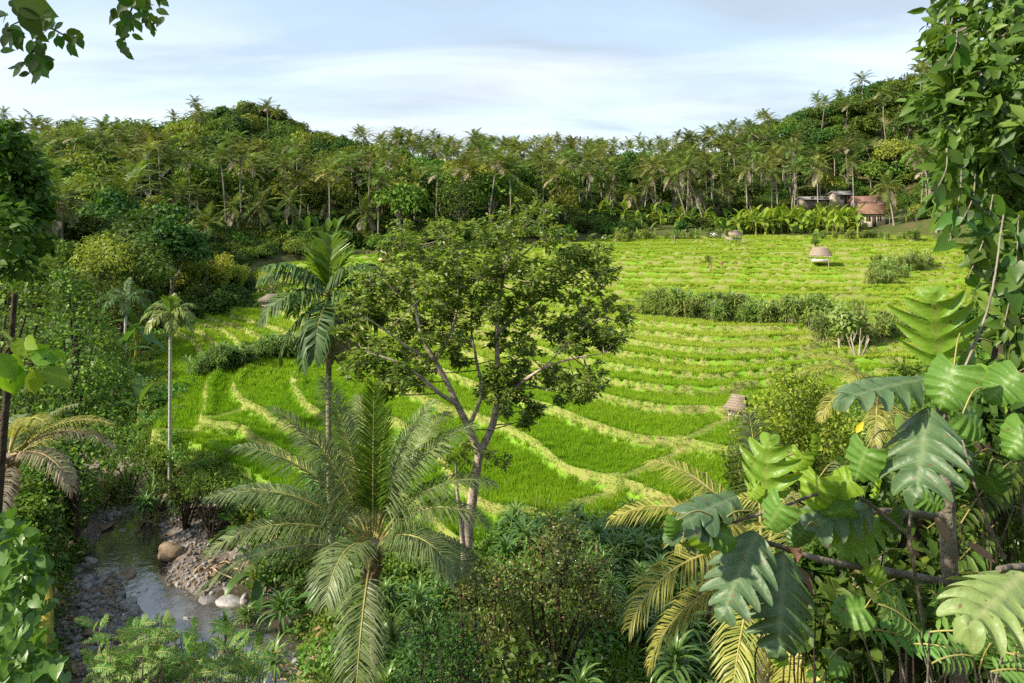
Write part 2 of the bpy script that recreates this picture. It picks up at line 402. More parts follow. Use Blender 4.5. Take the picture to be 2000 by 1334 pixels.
M['yellowleaf'] = leaf_mat('yellow_leaf', (0.65, 0.48, 0.02), (0.72, 0.55, 0.05), 0.35, 0.5, 0.3, 0.1)
def big_leaf_mat(name, ca, cb, vein, trans, rough, spec):
    """large leaf with paler veins drawn from the leaf's own coordinates"""
    m, nt = new_mat(name); L = nt.links.new
    out = node(nt, 'ShaderNodeOutputMaterial')
    uv = node(nt, 'ShaderNodeAttribute', attribute_name='leaf_uv')
    t = node(nt, 'ShaderNodeTexCoord')
    nz = node(nt, 'ShaderNodeTexNoise', inp={'Scale': 9.0, 'Detail': 5.0}); L(t.outputs['Object'], nz.inputs['Vector'])
    mx = node(nt, 'ShaderNodeMix', data_type='RGBA'); L(nz.outputs['Fac'], mx.inputs[0])
    mx.inputs[6].default_value = rgba(ca); mx.inputs[7].default_value = rgba(cb)
    sp = node(nt, 'ShaderNodeSeparateXYZ'); L(uv.outputs['Vector'], sp.inputs[0])
    mv = node(nt, 'ShaderNodeMix', data_type='RGBA'); L(sp.outputs['Z'], mv.inputs[0]); L(mx.outputs[2], mv.inputs[6]); mv.inputs[7].default_value = rgba(vein)
    ns = node(nt, 'ShaderNodeTexNoise', inp={'Scale': 34.0, 'Detail': 2.0}); L(t.outputs['Object'], ns.inputs['Vector'])
    sr = node(nt, 'ShaderNodeMapRange', inp={'From Min': 0.66, 'From Max': 0.72}); L(ns.outputs['Fac'], sr.inputs[0])
    ms2 = node(nt, 'ShaderNodeMix', data_type='RGBA'); L(sr.outputs[0], ms2.inputs[0]); L(mv.outputs[2], ms2.inputs[6]); ms2.inputs[7].default_value = (0.16, 0.10, 0.04, 1)
    mv = ms2
    bs = node(nt, 'ShaderNodeBsdfPrincipled', inp={'Roughness': rough, 'Specular IOR Level': spec}); L(mv.outputs[2], bs.inputs['Base Color'])
    nb = node(nt, 'ShaderNodeTexNoise', inp={'Scale': 30.0, 'Detail': 3.0}); L(t.outputs['Object'], nb.inputs['Vector'])
    bp = node(nt, 'ShaderNodeBump', inp={'Strength': 0.5, 'Distance': 0.012}); L(nb.outputs['Fac'], bp.inputs['Height']); L(bp.outputs[0], bs.inputs['Normal'])
    tr = node(nt, 'ShaderNodeBsdfTranslucent')
    tm = node(nt, 'ShaderNodeMix', data_type='RGBA', blend_type='MULTIPLY', inp={0: 1.0}); L(mv.outputs[2], tm.inputs[6]); tm.inputs[7].default_value = (1.4, 1.3, 0.5, 1)
    L(tm.outputs[2], tr.inputs['Color'])
    ms = node(nt, 'ShaderNodeMixShader', inp={0: trans}); L(bs.outputs[0], ms.inputs[1]); L(tr.outputs[0], ms.inputs[2]); L(ms.outputs[0], out.inputs[0])
    return m
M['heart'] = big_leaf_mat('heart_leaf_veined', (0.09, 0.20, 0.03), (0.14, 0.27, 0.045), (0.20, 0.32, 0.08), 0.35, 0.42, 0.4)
M['heart_bright'] = big_leaf_mat('heart_leaf_sunlit', (0.19, 0.33, 0.025), (0.27, 0.42, 0.04), (0.34, 0.46, 0.09), 0.45, 0.42, 0.4)  # brighter copy of the heart leaf, sunlight put into its colour
M['heart_dark'] = big_leaf_mat('heart_leaf_shaded', (0.05, 0.12, 0.02), (0.085, 0.17, 0.03), (0.13, 0.21, 0.05), 0.35, 0.4, 0.5)  # darker copy of the heart leaf, shade put into its colour
M['bread_green'] = big_leaf_mat('lobed_leaf_green', (0.14, 0.27, 0.025), (0.20, 0.34, 0.035), (0.26, 0.32, 0.07), 0.4, 0.4, 0.4)
M['bread_grey'] = big_leaf_mat('lobed_leaf_glossy', (0.06, 0.12, 0.042), (0.10, 0.17, 0.068), (0.19, 0.25, 0.12), 0.18, 0.5, 0.6)  # darker copy of the lobed leaf, shade and sky sheen put into colour
M['bread_pale'] = big_leaf_mat('lobed_leaf_pale', (0.17, 0.25, 0.07), (0.24, 0.32, 0.11), (0.36, 0.40, 0.16), 0.25, 0.45, 0.4)
m, nt = new_mat('river_water')
_o = node(nt, 'ShaderNodeOutputMaterial')
_b = node(nt, 'ShaderNodeBsdfPrincipled', inp={'Base Color': (0.075, 0.062, 0.048, 1), 'Roughness': 0.05, 'IOR': 2.2, 'Specular IOR Level': 0.9})
_t = node(nt, 'ShaderNodeTexCoord')
_n = node(nt, 'ShaderNodeTexNoise', inp={'Scale': 2.6, 'Detail': 4.0}); nt.links.new(_t.outputs['Object'], _n.inputs['Vector'])
_bp = node(nt, 'ShaderNodeBump', inp={'Strength': 0.25, 'Distance': 0.06}); nt.links.new(_n.outputs['Fac'], _bp.inputs['Height']); nt.links.new(_bp.outputs[0], _b.inputs['Normal'])
nt.links.new(_b.outputs[0], _o.inputs[0])
M['water'] = m

# ------------------------------------------------------------------ the lie of the land
def tps_fit(P, v, lam=1e-6):
    P = np.asarray(P, float); n = len(P)
    d = np.linalg.norm(P[:, None] - P[None], axis=-1)
    K = np.where(d > 0, d * d * np.log(np.maximum(d, 1e-9)), 0) + lam * np.eye(n)
    A = np.zeros((n + 3, n + 3)); A[:n, :n] = K; A[:n, n] = 1; A[:n, n + 1:] = P; A[n, :n] = 1; A[n + 1:, :n] = P.T
    s = np.linalg.solve(A, np.concatenate([v, np.zeros(3)]))
    return P, s
def tps_eval(fit, Q):
    P, s = fit; n = len(P); Q = np.asarray(Q, float); out = np.empty(len(Q))
    for a in range(0, len(Q), 20000):
        q = Q[a:a + 20000]
        d2 = (q[:, None, 0] - P[None, :, 0]) ** 2 + (q[:, None, 1] - P[None, :, 1]) ** 2
        K = 0.5 * d2 * np.log(np.maximum(d2, 1e-12))
        out[a:a + 20000] = K @ s[:n] + s[n] + q @ s[n + 1:]
    return out
def vnoise(x, y, seed=0):
    """smooth value noise"""
    xi, yi = np.floor(x).astype(np.int64), np.floor(y).astype(np.int64)
    fx, fy = x - xi, y - yi
    fx, fy = fx * fx * (3 - 2 * fx), fy * fy * (3 - 2 * fy)
    def h(a, b):
        k = (a * 374761393 + b * 668265263 + seed * 974711) & 0x7fffffff
        k = ((k ^ (k >> 13)) * 1274126177) & 0x7fffffff
        return ((k ^ (k >> 16)) & 0xffff) / 65535.0
    return (h(xi, yi) * (1 - fx) + h(xi + 1, yi) * fx) * (1 - fy) + (h(xi, yi + 1) * (1 - fx) + h(xi + 1, yi + 1) * fx) * fy
FS = 0.0743
def plane_z(Y): return -12.4 + FS * (Y - 28.0)
def plane_Y(py): return 14.48 / ((np.asarray(py, float) - HOR) / FPX + FS)
def onfield(px, py):
    Y = float(plane_Y(py)); return W(px, py, Y)
ctrl = []
for q in [(300, 850), (450, 700), (400, 640), (700, 640), (900, 900), (1000, 750), (1200, 1040), (1200, 600), (1400, 1000), (1500, 700),
          (1500, 500), (1200, 480), (1500, 465), (1800, 480), (1800, 600), (700, 520), (550, 540), (900, 520), (1800, 700), (700, 800)]:
    ctrl.append(onfield(*q))
for q in [(270, 770), (280, 710), (300, 660), (350, 625), (430, 600)]: ctrl.append(onfield(*q) - np.array([0, 0, .35]))
for q in [(600, 470, 118), (400, 490, 98), (250, 525, 80), (60, 530, 70), (500, 385, 155), (300, 390, 140), (100, 410, 120), (480, 250, 226),
          (350, 306, 222), (200, 342, 215), (50, 360, 205), (630, 322, 238), (800, 398, 165), (1050, 398, 165), (800, 330, 270), (1050, 326, 282),
          (1250, 328, 272), (1000, 436, 135), (1300, 405, 175), (1500, 425, 160), (1700, 440, 147), (1500, 330, 205), (1650, 262, 205),
          (1800, 205, 200), (1950, 160, 195), (1800, 350, 170), (1950, 400, 130), (2150, 130, 190), (1380, 318, 245), (-150, 350, 200)]:
    ctrl.append(W(*q))
ctrl += [np.array(q, float) for q in [(-120, 330, 12), (20, 390, 5), (150, 320, 20), (-260, 310, 5), (260, 300, 35), (260, 180, 50), (-100, 80, -4), (-260, 100, 10),
         (-60, 45, -9), (-40, 25, -10), (-32, 10, -9), (-60, -20, -2), (40, 31, -9.5), (30, 15, -6), (70, 60, -6), (60, 20, 4), (120, 90, 4), (200, 40, 20),
         (0, 0, -1.7), (6, 0, -1.2), (-5, 0, -2.0), (0, 5, -5.3), (5, 5, -4.9), (-5, 6, -5.8), (0, 10, -9.4), (8, 10, -8.4), (0, 15, -12.3), (8, 16, -12.0),
         (3, 22, -12.7), (-3, 22, -12.8), (14, 18, -11.0), (18, 26, -11.8), (0, -20, 5), (25, -15, 8), (-25, -15, -2), (0, -120, 8), (-22, 24, -12.2), (-18, 20, -12.2), (-27, 33, -12.0),
         (0, 430, 0), (-260, 430, 0), (260, 430, 10), (-260, -120, 0), (260, -120, 20)]]
ctrl = np.array(ctrl)
TFIT = tps_fit(ctrl[:, :2] / 50.0, ctrl[:, 2], 1e-4)
RIVER = smooth_path(np.array([(-50, 48, 0), (-32, 42, 0), (-23.2, 38.7, 0), (-18.6, 35.4, 0), (-14.9, 28.6, 0), (-11.3, 23.5, 0), (-9.6, 19, 0), (-10.5, 14, 0), (-16, 6, 0), (-30, -8, 0)], float), 10)[:, :2]
RHW = np.interp(np.arange(len(RIVER)), [0, 20, 30, 40, 50, 60, 90], [1.4, 1.6, 2.8, 3.6, 4.0, 3.6, 3.0])
RZ = -15.5
def seg_dist(Q, P):
    """distance of points Q to polyline P and index along it"""
    best = np.full(len(Q), 1e9); bi = np.zeros(len(Q))
    for i in range(len(P) - 1):
        a, b = P[i], P[i + 1]; ab = b - a
        t = np.clip(((Q - a) @ ab) / max(ab @ ab, 1e-9), 0, 1)
        d = np.linalg.norm(Q - (a + t[:, None] * ab), axis=1)
        k = d < best
        best[k] = d[k]; bi[k] = i + t[k]
    return best, bi
GRAVEL_BAR = [np.array([W(370, 1010, 35)[:2], W(385, 1060, 32)[:2], W(385, 1110, 30)[:2], W(385, 1150, 28.4)[:2]]), np.array([W(190, 1150, 28)[:2], W(210, 1230, 25.5)[:2], W(250, 1320, 23)[:2]])]
POOL = np.array([(( a - 1000) / FPX * (-RZ * FPX / (b - HOR)), -RZ * FPX / (b - HOR)) for a, b in [(235, 1060), (275, 1105), (300, 1150), (345, 1182), (395, 1196), (420, 1240)]])
def inpoly(Q, P):
    x, y = Q[:, 0], Q[:, 1]; c = np.zeros(len(Q), bool); j = len(P) - 1
    for i in range(len(P)):
        xi, yi, xj, yj = P[i][0], P[i][1], P[j][0], P[j][1]
        c ^= ((yi > y) != (yj > y)) & (x < (xj - xi) * (y - yi) / (yj - yi + 1e-12) + xi)
        j = i
    return c
FIELD_PX = [(296, 850), (328, 800), (342, 770), (305, 745), (304, 700), (330, 662), (380, 632), (440, 613), (500, 601), (488, 575), (496, 532), (560, 513), (700, 500), (900, 488), (1100, 476),
            (1180, 467), (1400, 462), (1830, 462), (1900, 475), (1960, 560), (1940, 640), (1850, 720), (1640, 800), (1540, 900), (1500, 960), (1440, 1010), (1330, 1050), (1230, 1068),
            (1130, 1030), (1040, 1030), (950, 1078), (860, 1085), (720, 1060), (610, 1000), (535, 950), (465, 908), (385, 866)]
FIELD_W = [onfield(*q)[:2] for q in FIELD_PX]
def land(Q):
    """height of the ground at world points Q (n,2), without the paddies' own sheet"""
    Q = np.asarray(Q, float).reshape(-1, 2)
    C = np.stack([np.clip(Q[:, 0], -260, 260), np.clip(Q[:, 1], -120, 430)], 1)
    z = tps_eval(TFIT, C / 50.0)
    far = np.clip((C[:, 1] - 120) / 60, 0, 1)
    z += (vnoise(Q[:, 0] / 9, Q[:, 1] / 9, 3) - 0.5) * 2.0 * far + (vnoise(Q[:, 0] / 2.3, Q[:, 1] / 2.3, 5) - 0.5) * 0.25
    near = (Q[:, 1] < 60) & (Q[:, 0] > -60) & (Q[:, 0] < 5) & (Q[:, 1] > -15)
    if near.any():
        q = Q[near]; d, i = seg_dist(q, RIVER); hw = np.interp(i, np.arange(len(RIVER)), RHW)
        hw = hw + (vnoise(q[:, 0] / 2.5, q[:, 1] / 2.5, 8) - 0.5) * 1.2
        bed = RZ - 0.02 + (vnoise(q[:, 0] / 0.9, q[:, 1] / 0.9, 9) - 0.5) * 0.28 + (vnoise(q[:, 0] / 3, q[:, 1] / 3, 10) - 0.5) * 0.30
        for bar, amp in zip(GRAVEL_BAR, (0.42, 0.30)):
            db, _ = seg_dist(q, bar); bed += amp * np.clip(1.25 - db / 1.5, 0, 1)
        db, _ = seg_dist(q, POOL); bed -= .30 * np.clip(1.3 - db / 1.1, 0, 1)
        bank = bed + np.maximum(d - hw, 0) * (1.9 + 0.9 * vnoise(q[:, 0] / 1.7, q[:, 1] / 1.7, 12))
        z[near] = np.minimum(z[near], bank)
    return z
def gz(x, y): return float(land([(x, y)])[0])
def ground_pt(px, Y):
    x = (px - 1000.0) / FPX * Y
    return np.array([x, Y, gz(x, Y)])

# one ground sheet from the camera's hillside to the horizon
def spaced(knots):
    out = []
    for (a, b, s) in knots: out.append(np.arange(a, b, s))
    return np.unique(np.round(np.concatenate(out + [[knots[-1][1]]]), 4))
gx = spaced([(-6000, -600, 900), (-600, -260, 60), (-260, -60, 5), (-60, -24, 1.0), (-24, 6, 0.32), (6, 40, 0.9), (40, 260, 5), (260, 600, 60), (600, 6000, 900)])
gy = spaced([(-3000, -120, 480), (-120, -10, 8), (-10, 12, 0.9), (12, 45, 0.36), (45, 140, 1.4), (140, 430, 5), (430, 1000, 80), (1000, 8000, 1000)])
XX, YY = np.meshgrid(gx, gy, indexing='xy')
Qg = np.stack([XX.ravel(), YY.ravel()], 1)
Zg = land(Qg)
in_f = inpoly(Qg, FIELD_W)
Zg = np.where(in_f, np.minimum(Zg, plane_z(Qg[:, 1])) - 0.9, Zg)
g = Geo()
nx, ny = len(gx), len(gy)
ii, jj = np.meshgrid(np.arange(ny - 1), np.arange(nx - 1), indexing='ij')
a0 = (ii * nx + jj).ravel()
Qd = np.stack([a0, a0 + 1, a0 + nx + 1, a0 + nx], 1)
cx_, cy_ = Qg[Qd].mean(1)[:, 0], Qg[Qd].mean(1)[:, 1]
dR, iR = seg_dist(np.stack([cx_, cy_], 1), RIVER)
isriver = (dR < np.interp(iR, np.arange(len(RIVER)), RHW) + 0.15) & (cy_ < 55) & (cy_ > -10)
g.add(np.column_stack([Qg, Zg]), None, Qd[~isriver], 0)
g.add(np.column_stack([Qg, Zg]), None, Qd[isriver], 1)
tag(ob('ground', g.mesh('ground', [M['soil'], M['gravel']], True)), 'forest floor and river banks', kind='structure')
# river water
g = Geo()
sel = isriver & (Zg[Qd].mean(1) < RZ + 0.7)
qv = np.unique(Qd[sel]); remap = np.zeros(len(Qg), int); remap[qv] = np.arange(len(qv))
g.add(np.column_stack([Qg[qv], np.full(len(qv), RZ + 0.10)]), None, remap[Qd[sel]], 0)
tag(ob('river_water', g.mesh('river_water', M['water'], True)), 'shallow brown river water between the stones', kind='structure')

# ------------------------------------------------------------------ rice terraces
LINES = [
    (0, [(395, 716), (393, 692), (380, 670), (340, 652), (320, 668)]),
    (1, [(428, 706), (421, 682), (405, 664), (352, 646)]),
    (2, [(470, 690), (456, 666), (430, 648), (378, 636)]),
    (3, [(520, 672), (497, 660), (452, 640), (418, 630)]),
    (4, [(600, 668), (560, 655), (500, 635), (456, 622), (455, 608)]),
    (5, [(660, 650), (560, 620), (530, 608)]),
    (1, [(435, 725), (402, 770), (381, 832), (470, 845), (520, 878), (590, 920), (660, 985), (720, 1040)]),
    (2, [(512, 705), (464, 740), (456, 775), (482, 797), (512, 810), (535, 832), (590, 852), (660, 900), (740, 960), (840, 1022), (890, 1072)]),
    (3, [(600, 690), (578, 735), (570, 762), (585, 785), (640, 826), (700, 824), (759, 832), (837, 876), (868, 910), (888, 950), (930, 990), (1045, 1016)]),
    (4, [(692, 690), (720, 720), (790, 772), (860, 802), (930, 825), (1000, 850), (1050, 880), (1100, 920), (1190, 952), (1215, 957), (1310, 1000), (1400, 1050)]),
    (5, [(760, 690), (880, 740), (960, 768), (1040, 798), (1150, 838), (1230, 860), (1310, 872), (1400, 884), (1480, 890)]),
    (6, [(840, 672), (930, 705), (1030, 742), (1100, 764), (1170, 780), (1240, 796), (1310, 806), (1420, 810), (1520, 800)]),
    (7, [(900, 665), (1000, 705), (1100, 733), (1200, 752), (1300, 766), (1400, 770), (1480, 758), (1580, 740)]),
    (8, [(960, 660), (1100, 702), (1200, 722), (1300, 736), (1400, 742), (1500, 735), (1620, 715)]),
    (9, [(1000, 652), (1200, 694), (1300, 708), (1400, 716), (1500, 712), (1660, 695)]),
    (10, [(1000, 640), (1200, 670), (1300, 684), (1400, 692), (1520, 690), (1700, 672)]),
    (11, [(900, 612), (1000, 625), (1200, 650), (1400, 669), (1600, 664), (1740, 655)]),
    (12, [(900, 600), (1000, 610), (1200, 632), (1400, 648), (1600, 646), (1780, 640)]),
    (13, [(1000, 590), (1200, 606), (1400, 612), (1600, 620), (1780, 616)]),
    (14, [(1000, 575), (1200, 590), (1400, 594), (1600, 600), (1800, 596)]),
    (15, [(1000, 562), (1200, 574), (1400, 580), (1600, 584), (1800, 580)]),
    (16, [(700, 560), (1000, 549), (1200, 560), (1400, 565), (1600, 570), (1800, 566)]),
    (17, [(1000, 538), (1200, 548), (1400, 552), (1600, 556), (1800, 552)]),
    (18, [(700, 535), (1000, 527), (1200, 536), (1400, 540), (1600, 543), (1800, 540)]),
    (19, [(1000, 517), (1200, 525), (1400, 528), (1600, 531), (1800, 528)]),
    (20, [(600, 530), (1000, 508), (1200, 515), (1400, 517), (1600, 520), (1800, 517)]),
    (21, [(1000, 499), (1200, 505), (1400, 507), (1600, 509), (1800, 507)]),
    (22, [(600, 512), (1000, 492), (1200, 496), (1400, 498), (1600, 499), (1800, 498)]),
    (23, [(1000, 485), (1200, 488), (1400, 489), (1600, 490), (1800, 489)]),
    (24, [(1000, 478), (1200, 480), (1400, 481), (1600, 481), (1800, 481)]),
    (25, [(1200, 473), (1400, 473), (1600, 473), (1800, 473)]),
    (26, [(1200, 466), (1400, 466), (1600, 466), (1800, 466)]),
    (12, [(640, 585)]), (8, [(640, 610), (760, 625)]), (0.2, [(310, 730)]), (0.3, [(350, 800), (400, 900)]), (0.3, [(500, 960)])]
SQ = 700.0   # rows are stretched so that the levels are evenly spaced
def warp(px, py):
    return np.stack([np.asarray(px, float) / 400.0, np.log(np.asarray(py, float) - 395.0) * 2.2], 1)
lp, lv = [], []
for v, P in LINES:
    P = np.array(P, float)
    if len(P) > 1:
        Q_ = []
        for a, b in zip(P[:-1], P[1:]):
            k = max(1, int(np.linalg.norm(b - a) / 60)); Q_ += [a + (b - a) * t for t in np.arange(k) / k]
        P = np.array(Q_ + [P[-1]])
    lp.append(P); lv.append(np.full(len(P), float(v)))
lp, lv = np.vstack(lp), np.concatenate(lv)
LFIT = tps_fit(warp(lp[:, 0], lp[:, 1]), lv, 2e-3)
fpx = np.arange(284, 1968, 4.5)
fpy = np.concatenate([np.arange(458, 560, 1.1), np.arange(560, 700, 1.7), np.arange(700, 1094, 2.5)])
PXX, PYY = np.meshgrid(fpx, fpy, indexing='xy')
LV = tps_eval(LFIT, warp(PXX.ravel(), PYY.ravel())).reshape(PXX.shape)
FY = plane_Y(PYY); FX = (PXX - 1000) / FPX * FY
wob = np.clip((FY - 50) / 25, 0, 1) * (vnoise(FX / 16, FY / 12, 23) - 0.5) * 0.45 + (vnoise(FX / 2.2, FY / 2.2, 21) - 0.5) * 0.10 + (vnoise(FX / 0.8, FY / 0.8, 22) - 0.5) * 0.04
LV = LV + wob
# slope of the level function on the ground -> metres from the nearest bund
dLc = np.gradient(LV, axis=1) / np.gradient(FX, axis=1)
dLr = (np.gradient(LV, axis=0) - dLc * np.gradient(FX, axis=0)) / np.gradient(FY, axis=0)
GR = np.clip(np.hypot(dLc, dLr), 0.05, 3.0)
frac = LV - np.floor(LV)
DB = np.minimum(frac, 1 - frac) / GR                    # metres from a bund line
PATHS = [[(1120, 990), (1190, 958), (1220, 945), (1310, 890), (1410, 822), (1470, 790)], [(1600, 640), (1575, 700), (1480, 745), (1430, 770)], [(1395, 525), (1340, 545), (1280, 560)],
         [(1680, 560), (1610, 600), (1580, 640)], [(1455, 505), (1450, 462)], [(470, 800), (400, 835), (300, 850)], [(700, 690), (650, 700)], [(1840, 480), (1700, 520), (1680, 560)]]
PD = np.full(FX.size, 1e9)
Qf = np.stack([FX.ravel(), FY.ravel()], 1)
for p in PATHS:
    d, _ = seg_dist(Qf, np.array([onfield(*q)[:2] for q in p])); PD = np.minimum(PD, d)
PD = PD.reshape(FX.shape)
STEP = 0.50
def bundw(Y): return 0.10 + 0.08 * np.clip((Y - 28) / 30, 0, 1) + 0.10 * np.clip((Y - 60) / 70, 0, 1)
BW = bundw(FY)
saw = -(frac - 0.5) * STEP
# steep but finite riser below each bund
rise = np.clip((1 - frac) / GR / 0.35, 0, 1)
saw = np.where((1 - frac) / GR < 0.35, -0.5 * STEP * rise + 0.5 * STEP * (1 - rise), saw)
bump = 0.24 * np.clip(1.3 - (frac / GR) / 0.40, 0, 1) * (frac < 0.5)
FZ = plane_z(FY) + saw + bump + 0.10 * np.clip(1.3 - PD / 0.45, 0, 1) + (vnoise(FX / 0.5, FY / 0.5, 31) - 0.5) * 0.05
inside = inpoly(Qf, FIELD_W).reshape(FX.shape)
h_, w_ = FX.shape
ii, jj = np.meshgrid(np.arange(h_ - 1), np.arange(w_ - 1), indexing='ij')
cell = inside[:-1, :-1] | inside[1:, 1:] | inside[1:, :-1] | inside[:-1, 1:]
# skirt: outer row of the sheet dips under the ground
edge = ~inside
FZ = np.where(edge, FZ - 0.9, FZ)
a0 = (ii * w_ + jj)
Qd = np.stack([a0 + w_, a0 + w_ + 1, a0 + 1, a0], -1)
isb = ((DB < BW * 0.9) | (PD < 0.4) | edge)[:-1, :-1]
used = np.zeros(h_ * w_, bool)
used[Qd[cell].ravel()] = True
rm = np.cumsum(used) - 1
FV = np.column_stack([FX.ravel(), FY.ravel(), FZ.ravel()])[used]
g = Geo(); g.add(FV, None, rm[Qd[cell & ~isb]], 0)
g.Q.append(rm[Qd[cell & isb]]); g.qm.append(np.full(int((cell & isb).sum()), 1))
tag(ob('terraced_field', g.mesh('terraced_field', [M['paddy'], M['bund']], True)), 'stepped earth of the rice terraces', kind='structure')

def field_sample(P):
    """(height, metres to bund, metres to path, level) of the paddies at world points"""
    Y = P[:, 1]; py = HOR + FPX * (14.48 / Y - FS); px = 1000 + FPX * P[:, 0] / Y
    fi = np.clip(np.interp(py, fpy, np.arange(len(fpy))), 0, len(fpy) - 1.001); fj = np.clip(np.interp(px, fpx, np.arange(len(fpx))), 0, len(fpx) - 1.001)
    i, j = fi.astype(int), fj.astype(int); u, v = fi - i, fj - j
    def s(A): return (A[i, j] * (1 - v) + A[i, j + 1] * v) * (1 - u) + (A[i + 1, j] * (1 - v) + A[i + 1, j + 1] * v) * u
    return s(FZ), s(DB), s(PD), s(LV)
def field_z(x, y): return float(field_sample(np.array([[x, y]]))[0][0])

def scatter(name, label, P, scale, rotz, idx, protos, kind='stuff', tilt=None):
    """many small plants as instances of a few meshes, one object"""
    me = bpy.data.meshes.new(name)
    me.vertices.add(len(P)); me.vertices.foreach_set('co', np.asarray(P, np.float32).ravel())
    for an, arr, ty in (('scl', scale, 'FLOAT'), ('rot', rotz, 'FLOAT'), ('idx', idx, 'INT')):
        at = me.attributes.new(an, ty, 'POINT'); at.data.foreach_set('value', np.asarray(arr, np.float32 if ty == 'FLOAT' else np.int32))
    col = bpy.data.collections.new(name + '_kinds')
    for k, pm in enumerate(protos):
        col.objects.link(bpy.data.objects.new('%s_kind_%02d' % (name, k), pm))
    o = ob(name, me)
    ng = bpy.data.node_groups.new(name + '_nodes', 'GeometryNodeTree')
    ng.interface.new_socket('Geometry', in_out='INPUT', socket_type='NodeSocketGeometry')
    ng.interface.new_socket('Geometry', in_out='OUTPUT', socket_type='NodeSocketGeometry')
    gi, go = ng.nodes.new('NodeGroupInput'), ng.nodes.new('NodeGroupOutput')
    ci = ng.nodes.new('GeometryNodeCollectionInfo'); ci.inputs['Collection'].default_value = col
    ci.inputs['Separate Children'].default_value = True; ci.inputs['Reset Children'].default_value = True
    ip = ng.nodes.new('GeometryNodeInstanceOnPoints'); ip.inputs['Pick Instance'].default_value = True
    def attr(n, t):
        a = ng.nodes.new('GeometryNodeInputNamedAttribute'); a.data_type = t; a.inputs['Name'].default_value = n
        return a.outputs[0]
    m2p = ng.nodes.new('GeometryNodeMeshToPoints')
    cr = ng.nodes.new('ShaderNodeCombineXYZ')
    l = ng.links.new
    l(gi.outputs[0], m2p.inputs['Mesh']); l(m2p.outputs[0], ip.inputs['Points'])
    l(ci.outputs[0], ip.inputs['Instance']); l(attr('idx', 'INT'), ip.inputs['Instance Index'])
    l(attr('rot', 'FLOAT'), cr.inputs['Z']); l(cr.outputs[0], ip.inputs['Rotation'])
    l(attr('scl', 'FLOAT'), ip.inputs['Scale'])
    l(ip.outputs[0], go.inputs[0])
    md = o.modifiers.new('scatter', 'NODES'); md.node_group = ng
    tag(o, label, kind=kind)
    return o
BL = (np.array([(0, .5, 0), (0, -.5, 0), (.55, .42, .0), (.55, -.42, .0), (1, 0, -.12)]), [(2, 3, 4)], [(0, 1, 3, 2)])
def tuft(n, h, w, spread, r, mat, bend=0.25):
    g = Geo(); a = r.random(n) * 2 * np.pi
    out = np.stack([np.cos(a), np.sin(a), np.zeros(n)], 1)
    k = spread * r.random(n)[:, None]
    D = nrm(out * k + np.array([0, 0, 1.0])); P = out * (0.08 * h + 0.12 * spread * r.random((n, 1)))
    N = nrm(-out + np.array([0, 0, 0.4]) + 0.4 * r.normal(size=(n, 3)))
    N = -N
    hh = h * (0.65 + 0.45 * r.random(n))
    leaves(g, BL, P, D, N, hh, w * (0.8 + 0.4 * r.random(n)))
    return g.mesh('tuft', mat)
r0 = np.random.default_rng(5)
rice_k = []
for mt in ('rice0', 'rice1', 'rice2'):
    for s in range(2): rice_k.append(tuft(16, 0.37, 0.024, 0.8, r0, M[mt]))
for mt in ('rice0', 'rice1', 'rice2'):
    for s in range(2): rice_k.append(tuft(22, 0.40, 0.05, 1.1, r0, M[mt]))
# rice in the paddies
fw = np.array(FIELD_W)
def rnd_field(n, y0, y1):
    Y = np.sqrt(r0.random(n) * (y1 ** 2 - y0 ** 2) + y0 ** 2)
    px = 284 + r0.random(n) * (1968 - 284)
    P = np.stack([(px - 1000) / FPX * Y, Y], 1)
    return P[inpoly(P, FIELD_W)]
def n_for(dens, y0, y1): return int(dens * 0.5 * (1968 - 284) / FPX * (y1 ** 2 - y0 ** 2))
PP = []; FAR = []
for (y0, y1, dens, far) in ((26, 34, 52, 0), (34, 44, 40, 0), (44, 60, 24, 1), (60, 90, 14, 1), (90, 140, 9.0, 1)):
    p = rnd_field(n_for(dens, y0, y1), y0, y1); PP.append(p); FAR.append(np.full(len(p), far))
PP, FAR = np.vstack(PP), np.concatenate(FAR)
z, db, pd, lv_ = field_sample(PP)
fr_ = lv_ - np.floor(lv_)
keep = (db > bundw(PP[:, 1]) * np.where(PP[:, 1] > 55, 0.5 + 0.9 * vnoise(PP[:, 0] / 8, PP[:, 1] / 3, 47), 1.0) + 0.05 * r0.random(len(PP))) & (pd > 0.34)
hedge_zone = [inpoly(PP, [onfield(*q)[:2] for q in P]) for P in ([(1245, 590), (1640, 600), (1740, 640), (1740, 690), (1590, 690), (1590, 640), (1245, 618)], [(385, 735), (390, 700), (520, 665), (660, 650), (660, 690), (520, 705)])]
for hz in hedge_zone: keep &= ~hz
PP, FAR, z, lv_ = PP[keep], FAR[keep], z[keep], lv_[keep]
lvl = np.floor(lv_).astype(int)
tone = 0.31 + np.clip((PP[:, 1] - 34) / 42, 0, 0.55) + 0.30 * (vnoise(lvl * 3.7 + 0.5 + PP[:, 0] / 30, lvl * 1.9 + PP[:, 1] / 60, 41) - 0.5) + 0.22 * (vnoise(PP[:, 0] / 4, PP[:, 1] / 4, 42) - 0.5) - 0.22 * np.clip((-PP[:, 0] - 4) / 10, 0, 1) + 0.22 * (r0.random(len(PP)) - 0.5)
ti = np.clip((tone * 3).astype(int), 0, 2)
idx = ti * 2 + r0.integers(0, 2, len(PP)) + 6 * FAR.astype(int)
sc_ = 0.78 + 0.3 * r0.random(len(PP)) + 0.25 * (vnoise(PP[:, 0] / 4, PP[:, 1] / 4, 44) - 0.5)
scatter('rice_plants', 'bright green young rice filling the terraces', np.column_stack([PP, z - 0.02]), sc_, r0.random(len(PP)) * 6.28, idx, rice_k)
print('rice', len(PP))
